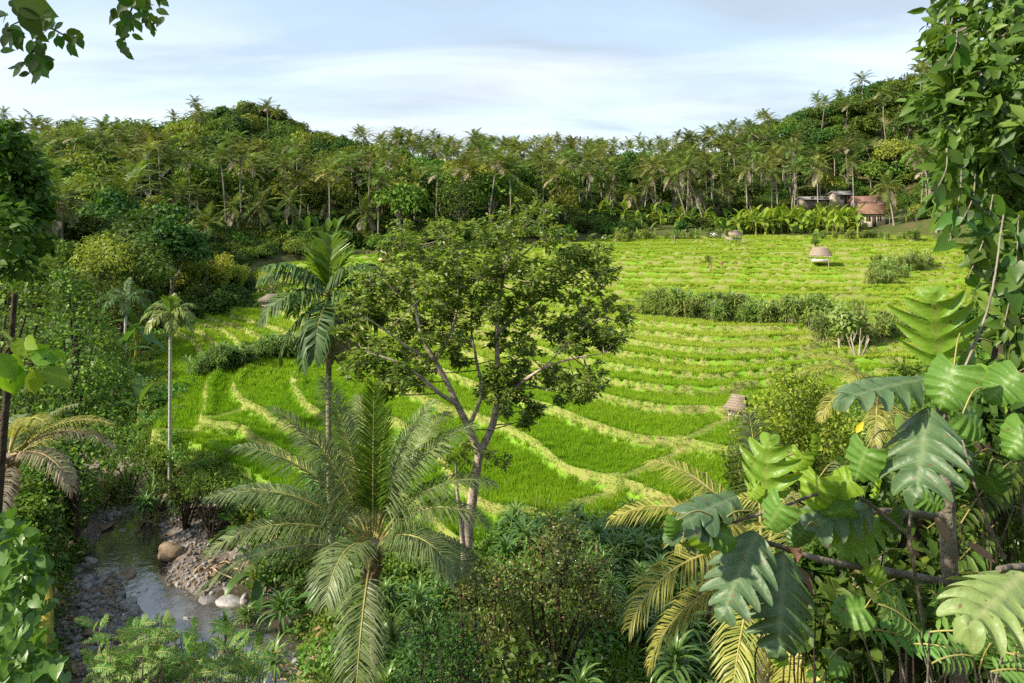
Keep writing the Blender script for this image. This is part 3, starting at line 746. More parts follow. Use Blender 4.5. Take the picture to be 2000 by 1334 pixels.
# pale grass on the bunds and paths
bg_k = [tuft(18, 0.09, 0.02, 1.7, r0, M['bundgrass']) for _ in range(3)] + [tuft(18, 0.10, 0.045, 1.7, r0, M['bundgrass']) for _ in range(2)]
PP = []; FAR = []
for (y0, y1, dens, far) in ((26, 44, 110, 0), (44, 75, 34, 1), (75, 140, 11, 1)):
    p = rnd_field(n_for(dens, y0, y1), y0, y1); z, db, pd, lv_ = field_sample(p)
    fr_ = lv_ - np.floor(lv_)
    k = (((db < bundw(p[:, 1]) * 0.9) & (p[:, 1] < 75) & (vnoise(p[:, 0] / 1.6, p[:, 1] / 1.6, 51) > 0.08)) | ((pd < 0.36) & (pd > 0.06)))
    PP.append(np.column_stack([p[k], z[k] - 0.02])); FAR.append(np.full(int(k.sum()), far))
PP, FAR = np.vstack(PP), np.concatenate(FAR)
scatter('bund_grass', 'pale short grass along the bunds between the paddies', PP, 0.6 + 0.6 * r0.random(len(PP)), r0.random(len(PP)) * 6.28, np.where(FAR == 0, r0.integers(0, 3, len(PP)), 3 + r0.integers(0, 2, len(PP))), bg_k)
print('bund grass', len(PP))

# ------------------------------------------------------------------ palms
def frond_geo(g, base, az, L, el0, droop, nl, ll, lw, r, hang=0.45, m=0, mr=1, rr=0.02, seg=2, start=0.14, vlift=0.25, sweep=0.55, twist=0.0, bend=0.0, lpow=1.3):
    """an arching feather frond: rib and two rows of hanging leaflets"""
    K = 14
    t = np.linspace(0, 1, K)
    el = el0 - droop * t ** lpow
    azs = az + bend * t
    T = np.stack([np.cos(el) * np.cos(azs), np.cos(el) * np.sin(azs), np.sin(el)], 1)
    P = np.asarray(base) + np.vstack([np.zeros(3), np.cumsum((T[1:] + T[:-1]) / 2 * (L / (K - 1)), 0)])
    if mr is not None: tube(g, P, rr * (1 - 0.85 * t), 4, mr, False)
    tl = np.linspace(start, 0.985, nl)
    for sd in (-1, 1):
        tt = np.clip(tl + r.normal(size=nl) * 0.004, 0, 1)
        Pi = np.stack([np.interp(tt, t, P[:, k]) for k in range(3)], 1)
        Ti = nrm(np.stack([np.interp(tt, t, T[:, k]) for k in range(3)], 1))
        S = np.stack([-np.sin(az + bend * tt), np.cos(az + bend * tt), np.zeros(nl)], 1)
        U = nrm(np.cross(Ti, S))
        c, s_ = math.cos(twist), math.sin(twist)
        S, U = S * c + U * s_, U * c - S * s_
        prof = np.clip(np.sin(np.pi * (0.14 + 0.80 * tt)) ** 0.7, 0.2, 1)
        ln = ll * prof * (0.9 + 0.2 * r.random(nl))
        sw = sweep + 0.7 * tt ** 2.5
        D = nrm(S * sd + Ti * sw[:, None] + U * vlift + 0.09 * r.normal(size=(nl, 3)))
        hg = hang * (0.8 + 0.4 * r.random(nl))
        D2 = nrm(D + np.array([0, 0, -1.0]) * (hg * 2.0)[:, None])
        mid = Pi + D * (ln * 0.45)[:, None]
        tip = mid + D2 * (ln * 0.58)[:, None]
        wv = nrm(np.cross(D, U * 0.8 + 0.25 * r.normal(size=(nl, 3)))) * (lw * 0.5)
        V = np.stack([Pi - wv * 0.6, Pi + wv * 0.6, mid + wv, mid - wv, tip], 1)
        o = (np.arange(nl) * 5)[:, None]
        g.add(V.reshape(-1, 3), o + np.array([[3, 2, 4]]), o + np.array([[0, 1, 2, 3]]), m)
    return P

def palm_crown_geo(r, n, L, nl, ll, lw, mats, rr=0.03, dry=2, young=True, hang=0.45):
    """whole crown in one mesh for far palms"""
    g = Geo()
    for k in range(n):
        u = k / (n - 1)
        el0 = R(82) - R(100) * u ** 0.9 + r.normal() * 0.12
        az = k * 2.39996 + r.normal() * 0.2
        Lk = L * (0.75 + 0.35 * math.sin(np.pi * min(1, 0.25 + 0.7 * u))) * (0.9 + 0.2 * r.random())
        frond_geo(g, (0.12 * math.cos(az), 0.12 * math.sin(az), 0.1 - 0.3 * u), az, Lk, el0, R(38) + R(32) * (1 - u), nl, ll, lw, r, hang=hang, m=0 if k < n - dry else 2, mr=1, rr=rr, bend=r.normal() * 0.2)
    return g.mesh('crown', mats)
def trunk_geo(h, r0_, r1, lean, bow, n=8, k=8, foot=1.5, mat=None, rings=0):
    g = Geo(); t = np.linspace(0, 1, k)
    x = lean * t + bow * np.sin(np.pi * t)
    pts = np.stack([x, np.zeros(k), h * t - 0.3 * (1 - t)], 1)
    rad = r0_ + (r1 - r0_) * t; rad[0] *= foot
    if rings: rad = rad * (1 + 0.05 * (np.arange(k) % 2))
    tube(g, pts, rad, n, 0)
    return g.mesh('trunk', mat, True), pts[-1]
rp = np.random.default_rng(77)
COCO = []
for v in range(7):
    me = palm_crown_geo(rp, 19 + v % 3, 4.1, 17, 0.95, 0.19, [M['coco_far'], M['rachis'], M['frond_dry']], dry=1 + v % 2, hang=.28)
    h = 1.0
    COCO.append(me)
nuts_g = Geo()
for k in range(9):
    a = k * 2.1; c = np.array([0.32 * math.cos(a), 0.32 * math.sin(a), -0.35 - 0.18 * (k % 3)])
    tube(nuts_g, [c + (0, 0, .16), c + (0, 0, .1), c, c - (0, 0, .1), c - (0, 0, .15)], [0.03, 0.10, 0.13, 0.1, 0.03], 6)
NUTS = nuts_g.mesh('coconuts', M['dry'], True)
TRUNKS = []
for v in range(6):
    ln = (0.0, 0.8, -1.0, 2.0, 0.5, 3.0)[v]
    TRUNKS.append(trunk_geo(10.0, 0.17, 0.12, ln, 0.35 * (-1) ** v, 8, 9, 1.7, M['palm_trunk']))
# separate fronds for palms near enough to tell their fronds apart
CF = []
for v in range(8):
    g = Geo(); frond_geo(g, (0, 0, 0), 0, 4.4, R((72, 55, 40, 25, 10, -5, -25, -45)[v]), R((28, 44, 54, 60, 60, 55, 45, 35)[v]), 28, 1.0, 0.12, rp, hang=.3, m=0, mr=1, rr=0.035, bend=0.1 * (-1) ** v)
    CF.append(g.mesh('frond', [M['coco_far'] if v < 7 else M['frond_dry'], M['rachis']]))
def palm(name, loc, h, kind, rz, label, group, fronds=False, s=1.0, lean=None):
    t = thing(name, loc, label, 'palm', group, rz)
    tm, top = TRUNKS[kind % len(TRUNKS)] if lean is None else TRUNKS[lean]
    k = h / 10.0
    ob('trunk', tm, t, (0, 0, 0), None, (1.0 * s, 1.0 * s, k))
    tp = (top[0] * s, top[1] * s, top[2] * k)
    if fronds:
        for q in range(21):
            u = q / 20.0
            v = min(7, int(u * 8))
            ob('frond', CF[v], t, (tp[0], tp[1], tp[2] + 0.1 - 0.25 * u), q * 2.39996 + kind, s * (0.9 + 0.2 * ((q * 7 + kind) % 5) / 5) * (0.8 if v == 0 else 1.0))
        ob('coconuts', NUTS, t, tp, kind * 1.0, s)
    else:
        ob('crown', COCO[kind % len(COCO)], t, tp, kind * 1.3, s)
    return t

# ------------------------------------------------------------------ broadleaf trees
def crown_mesh(seed, rx, rz, nb, npb, L, Wd, mat, br=0.38, tmpl=L4, flat=0.0, lo=-0.5):
    r = np.random.default_rng(seed); g = Geo()
    for k in range(nb):
        d = rdir(1, r)[0]; d[2] = abs(d[2]) * 1.1 - 0.35
        rad = 0.25 + 0.62 * r.random() ** 0.5
        c = d * np.array([rx, rx, rz]) * rad
        b = br * rx * (0.7 + 0.6 * r.random())
        blob_leaves(g, c, (b, b, b * 0.8), npb, L, Wd, tmpl, 0, r, lo=lo)
    return g.mesh('crown', mat)
def tree_trunk(seed, h, r0_, nb, spread, mat):
    r = np.random.default_rng(seed); g = Geo()
    p0 = np.array([0, 0, -0.4]); top = np.array([r.normal() * 0.2, r.normal() * 0.2, h])
    mid = (p0 + top) / 2 + np.array([r.normal() * 0.2, r.normal() * 0.2, 0])
    tube(g, smooth_path([p0, mid, top], 4), np.linspace(r0_, r0_ * 0.55, 9), 7)
    for k in range(nb):
        a = k * 2.4; st = mid + (top - mid) * r.random() * 0.9
        e = st + np.array([math.cos(a) * spread, math.sin(a) * spread, spread * (0.5 + r.random())])
        tube(g, smooth_path([st, (st + e) / 2 + (0, 0, 0.2 * spread * r.normal() * 0.5), e], 3), np.linspace(r0_ * 0.45, r0_ * 0.12, 7), 5)
    return g.mesh('trunk', mat, True)
FT = []   # far forest trees: crown about 3.2 m in radius, centred 5.5 m up
for v in range(10):
    mt = M[('tree_a', 'tree_b', 'tree_a', 'tree_c', 'tree_b', 'tree_a', 'tree_b', 'tree_a', 'tree_c', 'tree_b')[v]]
    FT.append((crown_mesh(100 + v, 3.0 + 0.5 * (v % 3), 2.6 + 0.5 * ((v + 1) % 3), 17, 95, 0.50, 0.30, mt, 0.36 + 0.05 * (v % 2)), tree_trunk(200 + v, 5.0, 0.20, 4, 2.0, M['bark'])))
BAM = []
for v in range(3):
    r = np.random.default_rng(300 + v); g = Geo()
    for k in range(26):   # arching plumes
        a = r.random() * 6.28; sp = 0.4 + 2.0 * r.random(); h = 4.5 + 2.5 * r.random()
        t = np.linspace(0.35, 1, 10)
        for q in t:
            c = np.array([math.cos(a) * sp * q ** 2.2 * 1.2, math.sin(a) * sp * q ** 2.2 * 1.2, h * (q - 0.25 * q ** 3)])
            blob_leaves(g, c, 0.45, 9, 0.42, 0.11, L4, 0, r, up=0.3, droop=0.7)
    cr = g.mesh('crown', M['bamboo']); g = Geo()
    for k in range(12):
        a = r.random() * 6.28
        tube(g, smooth_path([(0.3 * math.cos(a), 0.3 * math.sin(a), -0.3), (0.5 * math.cos(a), 0.5 * math.sin(a), 2.2), (1.3 * math.cos(a), 1.3 * math.sin(a), 4.4)], 3), np.linspace(0.06, 0.03, 7), 5)
    BAM.append((cr, g.mesh('stem', M['cane'])))
def forest_tree(name, loc, s, kind, rz, label, group, sz=None):
    t = thing(name, loc, label, 'tree', group, rz)
    cr, tk = FT[kind % len(FT)]
    ob('trunk', tk, t, (0, 0, 0), None, s)
    ob('crown', cr, t, (0, 0, 5.6 * s), kind * 0.9, (s, s, s * (sz or 1.0)))
    return t
# forest positions: jittered spots on the hills
rf = np.random.default_rng(21)
HOUSE_ZONE = [W(1600, 450, 140)[:2], W(1610, 400, 168)[:2], W(1750, 400, 168)[:2], W(1745, 450, 140)[:2]]
spots = []
y = 66.0
while y < 292:
    sp = 4.0 + 0.013 * y
    xs = np.arange(-0.86 * y, 0.86 * y, sp)
    spots.append(np.stack([xs + rf.normal(size=len(xs)) * sp * 0.3, np.full(len(xs), y) + rf.normal(size=len(xs)) * sp * 0.3], 1))
    y += sp
spots = np.vstack(spots)
zz = land(spots)
px = 1000 + FPX * spots[:, 0] / spots[:, 1]; py = HOR - FPX * zz / spots[:, 1]
Yb = plane_Y(np.full(len(spots), 462.0))
fedge = [np.array(q) for q in FIELD_W]
fpoly = np.array(FIELD_W)
dF, _ = seg_dist(spots, np.vstack([fpoly, fpoly[:1]]))
ok = ~inpoly(spots, FIELD_W) & (dF > 3.0) & (spots[:, 1] > 66) & (px > -60) & (px < 2060) & ~inpoly(spots, HOUSE_ZONE)
# banana strip, clearings and the ground in front of the houses stay open
ok &= ~((px > 1130) & (px < 1800) & (spots[:, 1] < 148) & (spots[:, 1] > 120))
ok &= ~((px > 1560) & (px < 1990) & (spots[:, 1] < 165) & (spots[:, 1] > 100) & (py > 420))
ok &= ~((px < 560) & (px > 420) & (spots[:, 1] < 84))
ok &= ~((px < 740) & (px > 370) & (spots[:, 1] < 113))
ok &= ~((px > 1010) & (px < 1065) & (spots[:, 1] > 195) & (spots[:, 1] < 228))
spots, zz, px, py = spots[ok], zz[ok], px[ok], py[ok]
# only what the hill's own shape leaves in view
def ridge_hidden(x, y, z, top):
    k = np.linspace(0.35, 0.97, 24)
    zr = land(np.stack([x * k, y * k], 1))
    return bool(np.any(zr > (z + top) * k + 0.5))
vis = np.array([not ridge_hidden(a[0], a[1], b, 10.0) for a, b in zip(spots, zz)])
spots, zz, px, py = spots[vis], zz[vis], px[vis], py[vis]
n1 = vnoise(spots[:, 0] / 22, spots[:, 1] / 22, 61)
pp = np.full(len(spots), 0.50)                                     # chance of a coconut palm
Y_ = spots[:, 1]
pp = np.where((px < 720) & (Y_ > 160), 0.13, pp)                   # upper left hill: broadleaf
pp = np.where((px < 720) & (Y_ > 100) & (Y_ <= 160), 0.50, pp)     # palm belt on the left
pp = np.where((px < 380) & (Y_ <= 105), 0.12, pp)
pp = np.where((px > 700) & (px < 1400) & (Y_ > 230), 0.80, pp)     # palms along the ridge
pp = np.where((px > 700) & (px < 1250) & (Y_ > 130) & (Y_ <= 230), 0.55, pp)
pp = np.where((px > 1150) & (px < 1560) & (Y_ < 215), 0.92, pp)    # dense palm grove on the right
pp = np.where((px > 1560) & (Y_ < 190), 0.45, pp)
pp = np.where((px > 1500) & (Y_ >= 190), 0.22, pp)
ispalm = rf.random(len(spots)) < np.clip(pp + (n1 - 0.5) * 0.5, 0.02, 0.97)
# hilltop clump on the left, broadleaf
thin = (px > 680) & (px < 1420) & (Y_ > 232) & (rf.random(len(spots)) < 0.35)
ok2 = ~thin
for (a_, Yh) in [(1668, 145), (1598, 150), (1746, 141), (1562, 158), (1460, 152), (1508, 154), (1342, 146), (1375, 146), (1384, 148), (1255, 148), (1200, 150), (1830, 128), (1425, 154), (1290, 150), (510, 110), (577, 113), (470, 109), (405, 98), (292, 96), (232, 112), (700, 118), (640, 120), (360, 88)]:
    ok2 &= np.hypot(spots[:, 0] - (a_ - 1000) / FPX * Yh, spots[:, 1] - Yh) > 3.6
spots, zz, px, py, ispalm, Y_ = spots[ok2], zz[ok2], px[ok2], py[ok2], ispalm[ok2], Y_[ok2]
ispalm &= ~((px > 380) & (px < 590) & (Y_ > 205))
def cap(mask, n):
    """the n that show largest (nearest)"""
    i = np.where(mask)[0]; i = i[np.argsort(spots[i, 1])]
    return i[:n], i[n:]
pal, pal_rest = cap(ispalm, 292)
tre, tre_rest = cap(~ispalm, 292)
print('palms', len(pal), len(pal_rest), 'trees', len(tre), len(tre_rest))
LMK = [(100, 'above the left edge tree'), (200, 'above the vine-draped tree'), (300, 'above the slim dark palm'), (400, 'above the thin white palm'), (500, 'above the yellow-green bamboo'), (600, 'above the wooden hut'), (700, 'above the dark areca palm'), (800, 'above the straw stacks'),
       (900, 'above the left of the spreading tree'), (1000, 'above the middle of the spreading tree'), (1100, 'above the right of the spreading tree'), (1200, 'just right of the spreading tree'), (1300, 'above the left of the far terraces'), (1400, 'above the two leaning palms'), (1500, 'above the small grey hut'), (1600, 'above the lone hut'),
       (1700, 'above the sheds'), (1800, 'above the cream walled house'), (9999, 'behind the hanging vines')]
def landmark(x): return next(b for a, b in LMK if x < a)
def row_of(Y): return 'near the valley floor' if Y < 108 else 'in the front row' if Y < 150 else 'mid-slope' if Y < 185 else 'high on the slope' if Y < 228 else 'on the skyline'
for n, i in enumerate(pal):
    k = int(rf.integers(0, 6)); Y = spots[i, 1]
    h = (8.3 + 5.2 * rf.random()) * (1.0 if Y < 225 else 0.95)
    if Y < 110: h *= 0.72
    rw_, lm = row_of(Y), landmark(px[i])
    lean = int(rf.choice([0, 1, 2, 4, 3])) if Y < 225 else int(rf.choice([0, 4]))
    if Y >= 225: h = (12.5 if 820 < px[i] < 1400 else 10.5) + 3.0 * rf.random()
    s = (0.72 + 0.36 * rf.random()) * (0.70 if Y >= 225 else (0.86 if (px[i] < 720 and Y > 150) else 1.0))
    szw = 'tall' if h > 11.8 else ('short' if h < 9.0 else '')
    lab = ' '.join((szw + ' ' + {0: 'straight', 4: 'upright', 1: 'slightly leaning', 2: 'faintly bent', 3: 'leaning'}[lean] + ' coconut palm ' + rw_ + ' ' + lm).split())
    palm('coconut_palm', (*spots[i], zz[i]), h, int(rf.integers(0, 7)), rf.random() * 6.28, lab, 'coconut palms ' + rw_ + ' ' + lm, fronds=False, s=s, lean=lean).rotation_euler = (rf.normal() * .05, rf.normal() * .05, rf.random() * 6.28)
tn = ('mid-green rounded', 'dark glossy', 'mid-green rounded', 'light yellow-green', 'dark glossy', 'mid-green rounded', 'dark glossy', 'mid-green rounded', 'light yellow-green', 'dark glossy')
for n, i in enumerate(tre):
    k = int(rf.integers(0, 10)); Y = spots[i, 1]
    s = (0.85 + 0.55 * rf.random()) * (0.6 if (Y > 228 and 760 < px[i] < 1400) else 1.0) * (1.15 if (Y > 200 and px[i] < 620) else 1.0)
    if Y < 95: s *= 0.8
    rw_, lm = row_of(Y), landmark(px[i]); sz = 0.9 + 0.4 * rf.random()
    lab = ' '.join((('large' if s > 1.2 else ('small' if s < 0.85 else '')) + ' ' + (tn[k].split()[0] if len(lm.split()) > 6 else tn[k]) + (' upright' if sz > 1.15 else '') + ' tree ' + rw_ + ' ' + lm).split())
    forest_tree('forest_tree', (*spots[i], zz[i]), s, k, rf.random() * 6.28, lab, 'leafy trees ' + rw_ + ' ' + lm, sz)
# the rest of the wood, farther off, reads as one mass
P, S_, I_ = [], [], []
for i in list(pal_rest):
    h = 8.5 + 3 * rf.random(); P.append((*spots[i], zz[i] + h)); S_.append(0.62 + 0.22 * rf.random()); I_.append(int(rf.integers(0, 4)))
for i in list(tre_rest):
    P.append((*spots[i], zz[i] + 5.2)); S_.append(1.0 + 0.5 * rf.random()); I_.append(4 + int(rf.integers(0, 6)))
# low growth under and between the trees
und = []
for Y0, Y1, n in ((60, 110, 900), (95, 135, 700), (110, 170, 1300), (170, 290, 2600)):
    a = rf.random(n) * (Y1 - Y0) + Y0; x = (rf.random(n) * 2 - 1) * 0.80 * a
    und.append(np.stack([x, a], 1))
und = np.vstack(und)
dF2, _ = seg_dist(und, np.vstack([fpoly, fpoly[:1]]))
upx = 1000 + FPX * und[:, 0] / und[:, 1]
und = und[~inpoly(und, FIELD_W) & (dF2 > 0.9) & ~inpoly(und, HOUSE_ZONE) & ~((upx > 1570) & (upx < 1780) & (und[:, 1] < 150) & (und[:, 1] > 110)) & ~((upx > 1010) & (upx < 1065) & (und[:, 1] > 190) & (und[:, 1] < 230))]
uz = land(und)
for (a, b) in zip(und, uz):
    P.append((a[0], a[1], b + 0.9)); S_.append((0.35 + 0.35 * rf.random()) * (1.25 if a[1] > 170 else 1.0)); I_.append(4 + int(rf.integers(0, 6)))
if P:
    scatter('forest_growth', 'undergrowth and distant trees covering the hills', np.array(P), np.array(S_), rf.random(len(P)) * 6.28, np.array(I_), COCO[:4] + [FT[v][0] for v in (0, 1, 2, 4, 5, 6)])
print('growth', len(P))

# ------------------------------------------------------------------ buildings
def boxg(g, x0, x1, y0, y1, z0, z1, m=0):
    V = [(x, y, z) for z in (z0, z1) for y in (y0, y1) for x in (x0, x1)]
    g.add(V, None, [(0, 2, 3, 1), (4, 5, 7, 6), (0, 1, 5, 4), (2, 6, 7, 3), (0, 4, 6, 2), (1, 3, 7, 5)], m)
def box(name, parent, mat, *a):
    g = Geo(); boxg(g, *a); return ob(name, g.mesh(name, mat), parent)
def slope_roof(name, parent, mat, x0, x1, y0, y1, z0, z1, th=0.12, rows=0, inset=0.0):
    """one roof slope from eave (y0, z0) to ridge (y1, z1), with courses standing proud"""
    g = Geo()
    n = max(rows, 1); d = np.array([0, y1 - y0, z1 - z0]); up = nrm(np.array([0, -(z1 - z0), y1 - y0]) * (1 if y1 > y0 else -1))
    for k in range(n):
        a, b = np.array([0, y0, z0]) + d * (k / n), np.array([0, y0, z0]) + d * ((k + 1) / n)
        lift = up * (th + 0.035 * (1 if n > 1 else 0)); lift2 = up * th
        for_x = [(x0, x1)]
        V = []
        for x, sg in ((x0, 1), (x1, -1)):
            xa, xb = x + sg * inset * k / n, x + sg * inset * (k + 1) / n
            V += [a + (xa, 0, 0), b + (xb, 0, 0), b + (xb, 0, 0) + lift2, a + (xa, 0, 0) + lift]
        g.add(V, None, [(0, 1, 2, 3), (7, 6, 5, 4), (0, 4, 5, 1), (1, 5, 6, 2), (2, 6, 7, 3), (3, 7, 4, 0)])
    return ob(name, g.mesh(name, mat), parent)
def hut(loc, rz, label, w=2.4, d=1.9, h=1.4, rise=0.75, panel='white_board', roofm='thatch', s=1.0, wall=False):
    t = thing('field_hut', loc, label, 'hut', 'thatched huts in the rice fields', rz, s)
    for x in (-w / 2, w / 2):
        for y in (-d / 2, d / 2):
            g = Geo(); tube(g, [(x, y, -0.85), (x, y, h + 0.05)], 0.055, 6); ob('post', g.mesh('post', M['wood']), t)
    box('platform', t, M['wood'], -w / 2 - .05, w / 2 + .05, -d / 2 - .05, d / 2 + .05, 0.42, 0.52)
    g = Geo(); boxg(g, -w / 2 + .06, w / 2 - .06, -d / 2 - .04, -d / 2 + .02, 0.53, (h - 0.05) if wall else 0.80); ob('side_panel', g.mesh('side_panel', M[panel]), t)
    g = Geo(); boxg(g, -w / 2 - .02, -w / 2 + .03, -d / 2 + .08, d / 2 - .08, 0.53, (h - 0.05) if wall else 0.8); ob('side_panel', g.mesh('side_panel', M[panel]), t)
    e = 0.35
    for sg in (-1, 1):
        rr_ = slope_roof('roof', t, M[roofm], -w / 2 - e, w / 2 + e, sg * (d / 2 + e), 0.0, h - 0.1, h + rise, 0.10, 5, .45)
        g = Geo(); n = 70; r = np.random.default_rng(3)
        P = np.stack([np.linspace(-w / 2 - e, w / 2 + e, n), np.full(n, sg * (d / 2 + e)), np.full(n, h - 0.02)], 1) + r.normal(size=(n, 3)) * 0.02
        leaves(g, BL, P, np.stack([r.normal(size=n) * .2, np.full(n, sg * 0.5), np.full(n, -1.0)], 1), np.array([0, sg, .4]), 0.22 * (0.6 + 0.8 * r.random(n)), 0.07)
        ob('thatch_fringe', g.mesh('thatch_fringe', M[roofm]), rr_)
    g = Geo(); tube(g, [(-w / 2 - e + .4, 0, h + rise + 0.08), (w / 2 + e - .4, 0, h + rise + 0.08)], 0.10, 6); ob('ridge_pole', g.mesh('ridge_pole', M[roofm]), t)
    return t
def on_f(px, py, dz=0.0):
    p = onfield(px, py); p[2] = field_z(p[0], p[1]) + dz; return p
hut(on_f(1602, 521, .45), R(-26), 'thatched hut with a white side panel standing alone in the far terraces', rise=0.95, w=2.2, d=1.8, h=1.35)
hut(on_f(1432, 478, .5), R(8), 'small grey thatched hut at the top edge of the terraces', w=2.2, d=1.7, h=1.3, rise=0.6, panel='wood')
hut(on_f(532, 611, .4), R(-20), 'open wooden hut under a yellow-green tree in the upper left paddies', w=1.7, d=1.5, h=1.2, rise=0.45, panel='bark', roofm='bark', s=.8)
hut(on_f(1442, 826, .35), R(-35), 'pale walled thatched hut half hidden by the yellow-green shrub', w=1.4, d=1.2, h=1.2, rise=0.9, panel='plaster_pink', wall=True, s=0.6)

def house(loc, rz, label, w, d, h, rise, wallm, roofm, s=1.0, name='house', e=0.5, rows=9):
    t = thing(name, loc, label, 'house', None, rz, s)
    wl_ = box('wall', t, M[wallm], -w / 2, w / 2, -d / 2, d / 2, -0.8, h)
    g = Geo()
    for x in (-w / 2, w / 2):
        g.add([(x, -d / 2, h), (x, d / 2, h), (x, 0, h + rise)], [(0, 1, 2)])
    ob('gable', g.mesh('gable', M[wallm]), t)
    for sg in (-1, 1): slope_roof('roof', t, M[roofm], -w / 2 - e, w / 2 + e, sg * (d / 2 + e), 0, h - e * rise / (d / 2), h + rise, 0.10, rows)
    g = Geo(); tube(g, [(-w / 2 - e, 0, h + rise + .1), (w / 2 + e, 0, h + rise + .1)], 0.14, 6); ob('roof_ridge', g.mesh('roof_ridge', M[roofm]), t)
    for x in (-w * 0.22, w * 0.25):
        wi = box('window', t, M['dark'], x - .42, x + .42, -d / 2 - .012, -d / 2 + .02, 1.0, 2.05)
        fr = Geo()
        for (a, b, c, dd) in ((-.5, -.42, .95, 2.1), (.42, .5, .95, 2.1), (-.42, .42, 2.05, 2.12), (-.42, .42, .93, 1.0), (-.03, .03, 1.0, 2.05)): boxg(fr, x + a, x + b, -d / 2 - .05, -d / 2 + .01, c, dd)
        ob('window_frame', fr.mesh('window_frame', M['wood']), wi)
    dr = box('door', t, M['bark_dark'], -.4 + w * .02, .4 + w * .02, -d / 2 - .02, -d / 2 + .02, -0.1, 2.0)
    return t
hl = W(1702, 452, 146); hl[2] = gz(hl[0], hl[1]) - 0.1
house(hl, R(-16), 'cream walled house with a brown tiled roof below the red roof', 4.6, 4.0, 2.9, 1.7, 'plaster', 'tile', s=0.98)
hl2 = W(1692, 412, 156)
house(hl2, R(-10), 'house with a faded red tiled roof behind the cream walled house', 5.5, 4.5, 1.8, 1.4, 'plaster_pink', 'tile_red')
hl3 = W(1642, 398, 160)
house(hl3, R(14), 'pale walled shed under a tin roof among the palms', 4.2, 3.0, 2.2, 0.6, 'plaster_pink', 'metal', rows=2, name='shed')
hl4 = W(1590, 402, 162)
house(hl4, R(10), 'low dark shed with a tin roof beside the pale shed', 7.0, 3.0, 1.5, 0.5, 'bark', 'metal', rows=2, name='shed')
house(W(1858, 398, 150), R(-5), 'brown roofed house seen through the hanging leaves', 7.0, 4.5, 2.0, 1.3, 'plaster_pink', 'tile')
house(W(1975, 396, 150), R(5), 'brown roofed house at the edge of the village behind the vines', 7.0, 4.5, 2.0, 1.3, 'plaster', 'tile')
house(W(805, 452, 128), R(12), 'small red roofed hut at the foot of the forest behind the tree', 3.4, 2.6, 1.2, 0.8, 'bark', 'tile_red', name='small_house', rows=5)
p = on_f(1404, 466)
g = Geo()
for k in range(4):
    for q in range(5): boxg(g, -1.7 + q * .7 + (k % 2) * .2, -1.06 + q * .7 + (k % 2) * .2, -.2, .2, -.1 + k * .24, .12 + k * .24)
tag(ob('stone_wall', g.mesh('stone_wall', M['white_board']), None, p + (0, 1.2, 0)), 'low pale stone wall beside the small grey hut', 'wall')
# straw stacks in the pocket field
for k, (a, b, lab) in enumerate(((752, 491, 'upper of the two straw stacks at the far left paddies'), (752, 503, 'lower of the two straw stacks at the far left paddies'))):
    p = W(a, b, 100); p[2] = max(field_z(p[0], p[1]), p[2] - 1.2)
    t = thing('straw_stack', p, lab, 'straw stack', 'straw stacks')
    g = Geo(); tube(g, [(0, 0, 0), (0, 0, 1.0)], 0.08, 6); ob('pole', g.mesh('pole', M['wood']), t)
    g = Geo(); tube(g, [(0, 0, 0.45), (0, 0, 0.5), (0, 0, 0.8), (0, 0, 1.0), (0, 0, 1.15)], [0.3, 1.05, 1.0, 0.6, 0.1], 14); ob('cap', g.mesh('cap', M['straw'], True), t)

# ------------------------------------------------------------------ bananas, canes and other field plants
def banana_leaf_geo(g, az, el0, L, wd, droop, m=0, base=(0, 0, 0), r=rng):
    K = 9; t = np.linspace(0, 1, K); el = el0 - droop * t ** 1.2
    T = np.stack([np.cos(el) * math.cos(az), np.cos(el) * math.sin(az), np.sin(el)], 1)
    P = np.asarray(base) + np.vstack([np.zeros(3), np.cumsum(T[1:] * (L / (K - 1)), 0)])
    S = np.array([-math.sin(az), math.cos(az), 0.0]); U = nrm(np.cross(T, S))
    w_ = wd * np.clip(np.sin(np.pi * np.clip((t - 0.12) / 0.9, 0, 1)), 0.04, 1) ** 0.6 * 0.5
    w_[-1] = 0.02
    A = P + S * w_[:, None] + U * (0.25 * w_)[:, None]; B = P - S * w_[:, None] + U * (0.25 * w_)[:, None]
    V = np.stack([A, P, B], 1).reshape(-1, 3); Q = []
    for i in range(K - 1): Q += [(3 * i, 3 * i + 3, 3 * i + 4, 3 * i + 1), (3 * i + 1, 3 * i + 4, 3 * i + 5, 3 * i + 2)]
    g.add(V, None, Q, m)
BL_ = {}
for key in ('banana', 'banana_dark'):
    BL_[key] = []
    for (e, dr) in ((76, 45), (56, 75), (40, 95), (20, 90), (-8, 60)):
        g = Geo(); banana_leaf_geo(g, 0, R(e), 2.3, 0.62, R(dr)); BL_[key].append(g.mesh('leaf', M[key]))
g = Geo(); tube(g, [(0, 0, -.2), (0, 0, .8), (0, 0, 1.7)], [0.17, 0.14, 0.09], 7); BSTEM = g.mesh('stem', M['bamboo'], True)
def banana(loc, s, rz, label, group, key='banana'):
    t = thing('banana_plant', loc, label, 'banana plant', group, rz, s)
    ob('stem', BSTEM, t)
    for k in range(7): ob('leaf', BL_[key][min(4, (k * 5) // 7)], t, (0, 0, 1.65 - .05 * k), k * 2.4, 0.85 + 0.05 * ((k * 3) % 5))
    return t
rb = np.random.default_rng(31)
def nth(k): return ('first', 'second', 'third')[k] if k < 3 else '%d%s' % (k + 1, 'st' if k % 10 == 0 and k != 10 else 'nd' if k % 10 == 1 and k != 11 else 'rd' if k % 10 == 2 and k != 12 else 'th')
